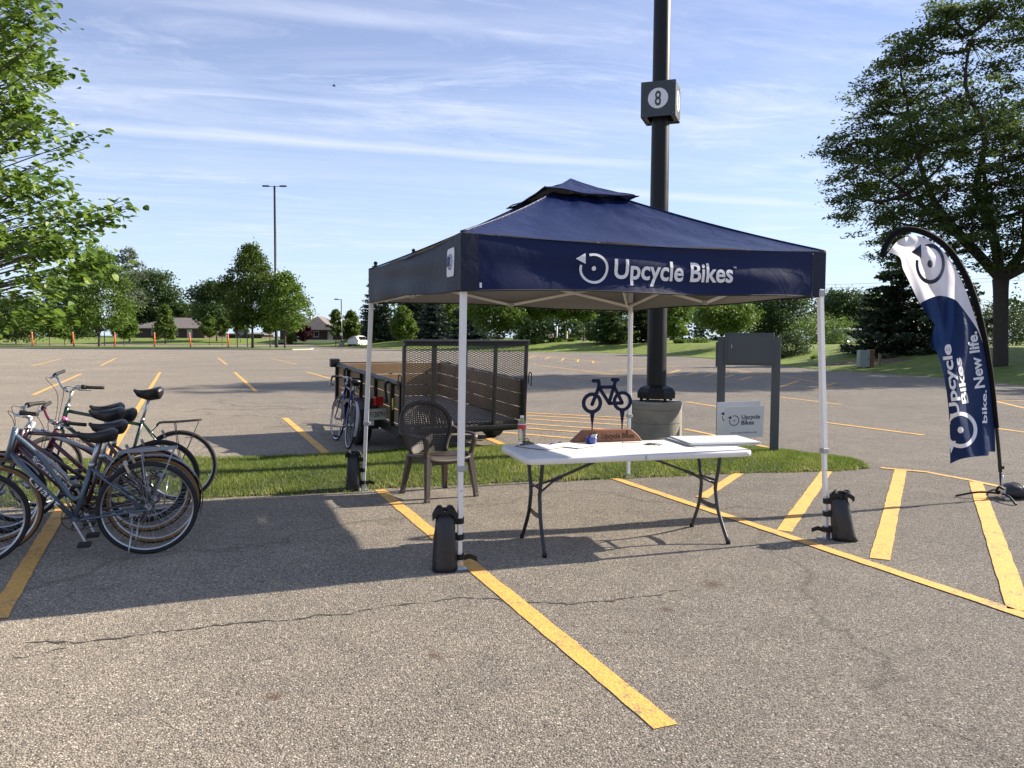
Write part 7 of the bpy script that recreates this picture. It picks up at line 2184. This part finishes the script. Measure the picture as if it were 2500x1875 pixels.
def paint(name, col, coat=.6, rough=.3): return mat(name, col, rough=rough, var=.06, scale=6, coat=coat)
M_BK1 = paint('slate_blue_frame_paint', (.060, .090, .122)); M_BK2 = paint('maroon_frame_paint', (.034, .008, .012)); M_BK4 = paint('silver_frame_paint', (.42, .43, .46)); M_BK5 = paint('dark_green_frame_paint', (.006, .040, .024))
M_BK6 = paint('magenta_frame_paint', (.11, .012, .032)); M_BK7 = paint('cobalt_frame_paint', (.010, .016, .12)); M_BKPINK = paint('pink_bell_paint', (.75, .10, .32)); M_SILF = paint('silver_fender', (.45, .46, .49))
M_DECW = mat('white_decal', (.66, .66, .68), rough=.4, var=.03); M_DECB = mat('blue_decal', (.03, .05, .26), rough=.4, var=.05); M_DECR = mat('red_decal', (.40, .03, .06), rough=.4, var=.05)
hd = PI + .36
bike('slate blue step-through bicycle at the front of the row, with grey wire rear rack', G(364, 1352), hd, -.05, M_BK1, 'step', wb=1.09, R=.345, saddle_z=.905, saddle='sport', bars='riser', rack=M_RACKG, seat_top=.685, head=(.815, .950, .865, .765), bb=(.475, .295), steer=.28, rise=.045, sweep=.27, bar_h=.035, post_m=M_ALU, cage=False,
     text=[('Giant', (.735, 0, .612), (.565, 0, .405), .050, .004, M_DECW)], rim_m=M_ALU)
bike('maroon step-through bicycle second in the row, tan-walled tyres', G(378, 1325), hd + .01, -.04, M_BK2, 'mixte', wb=1.08, R=.340, tyre='gum', saddle_z=.93, saddle='wide', bars='riser', fender=M_BK2, seat_top=.70, head=(.86, .90, .90, .77), steer=.15, bar_h=.07, reflector=False, rise=.06, sweep=.15,
     text=[('SCHWINN', (.80, 0, .70), (.55, 0, .42), .026, .025, M_DECW)], cage=True)
bike('maroon bicycle with level top tube third in the row, full maroon fenders', G(363, 1297), hd + .0, -.03, M_BK2, 'diamond', wb=1.08, R=.342, tyre='gum', saddle_z=.99, saddle='wide', bars='riser', fender=M_BK2, seat_top=.815, head=(.84, .87, .89, .72), steer=.1, bar_h=.06, reflector=True, rise=.04, sweep=.12,
     text=[('SCHWINN', (.80, 0, .66), (.56, 0, .39), .026, .025, M_DECW)])
bike('silver mountain bicycle in the middle of the row with blue and red lettering', G(358, 1274), hd + .03, -.05, M_BK4, 'slope', wb=1.06, R=.335, tr=.025, saddle_z=1.00, saddle='wide', bars='riser', seat_top=.68, head=(.82, .88, .875, .72), steer=-.15, bar_h=.05, rise=.035, sweep=.08,
     text=[('MOUNTAIN', (.76, 0, .835), (.58, 0, .765), .022, .02, M_DECB), ('SILVER RIDGE', (.56, 0, .757), (.33, 0, .668), .020, .02, M_DECR), ('ALL STYLE', (.78, 0, .64), (.60, 0, .43), .022, .02, M_DECR)])
bike('magenta bicycle deep in the row with pink bell on its handlebar', G(392, 1252), hd + .02, -.05, M_BK6, 'mixte', wb=1.04, R=.335, tr=.022, saddle_z=.92, saddle='comfort', bars='riser', bar_m=M_BK6, seat_top=.66, head=(.80, .79, .85, .66), steer=.60, bar_h=.02, rise=.05, sweep=.12, bell=M_BKPINK)
bike('dark green bicycle farthest in the row, with black rear rack and chrome handlebar', G(440, 1222), hd - .05, -.03, M_BK5, 'slope', wb=1.14, R=.345, tr=.020, saddle_z=1.07, saddle='comfort', bars='riser', rack=M_GRIP, seat_top=.80, head=(.95, .93, 1.0, .76), steer=.75, bar_h=.12, rise=.07, sweep=.16, fender=None, stem_m=M_ALU, grip_len=.15)
rw, fw = G(848, 1096), G(812, 1072); dd = fw - rw
bike('cobalt blue road bicycle with drop handlebar leaning against the trailer side', rw, math.atan2(dd.y, dd.x), .17, M_BK7, 'diamond', wb=1.0, R=.338, tr=.015, saddle_z=.96, saddle='sport', bars='drop', bar_m=M_ALU, seat_top=.84, head=(.80, .88, .85, .72), bb=(.43, .28), steer=.12, fender=M_SILF, reflector=False, kick=False, bar_h=.05, group=None, lamp=True, fender_w=.020)
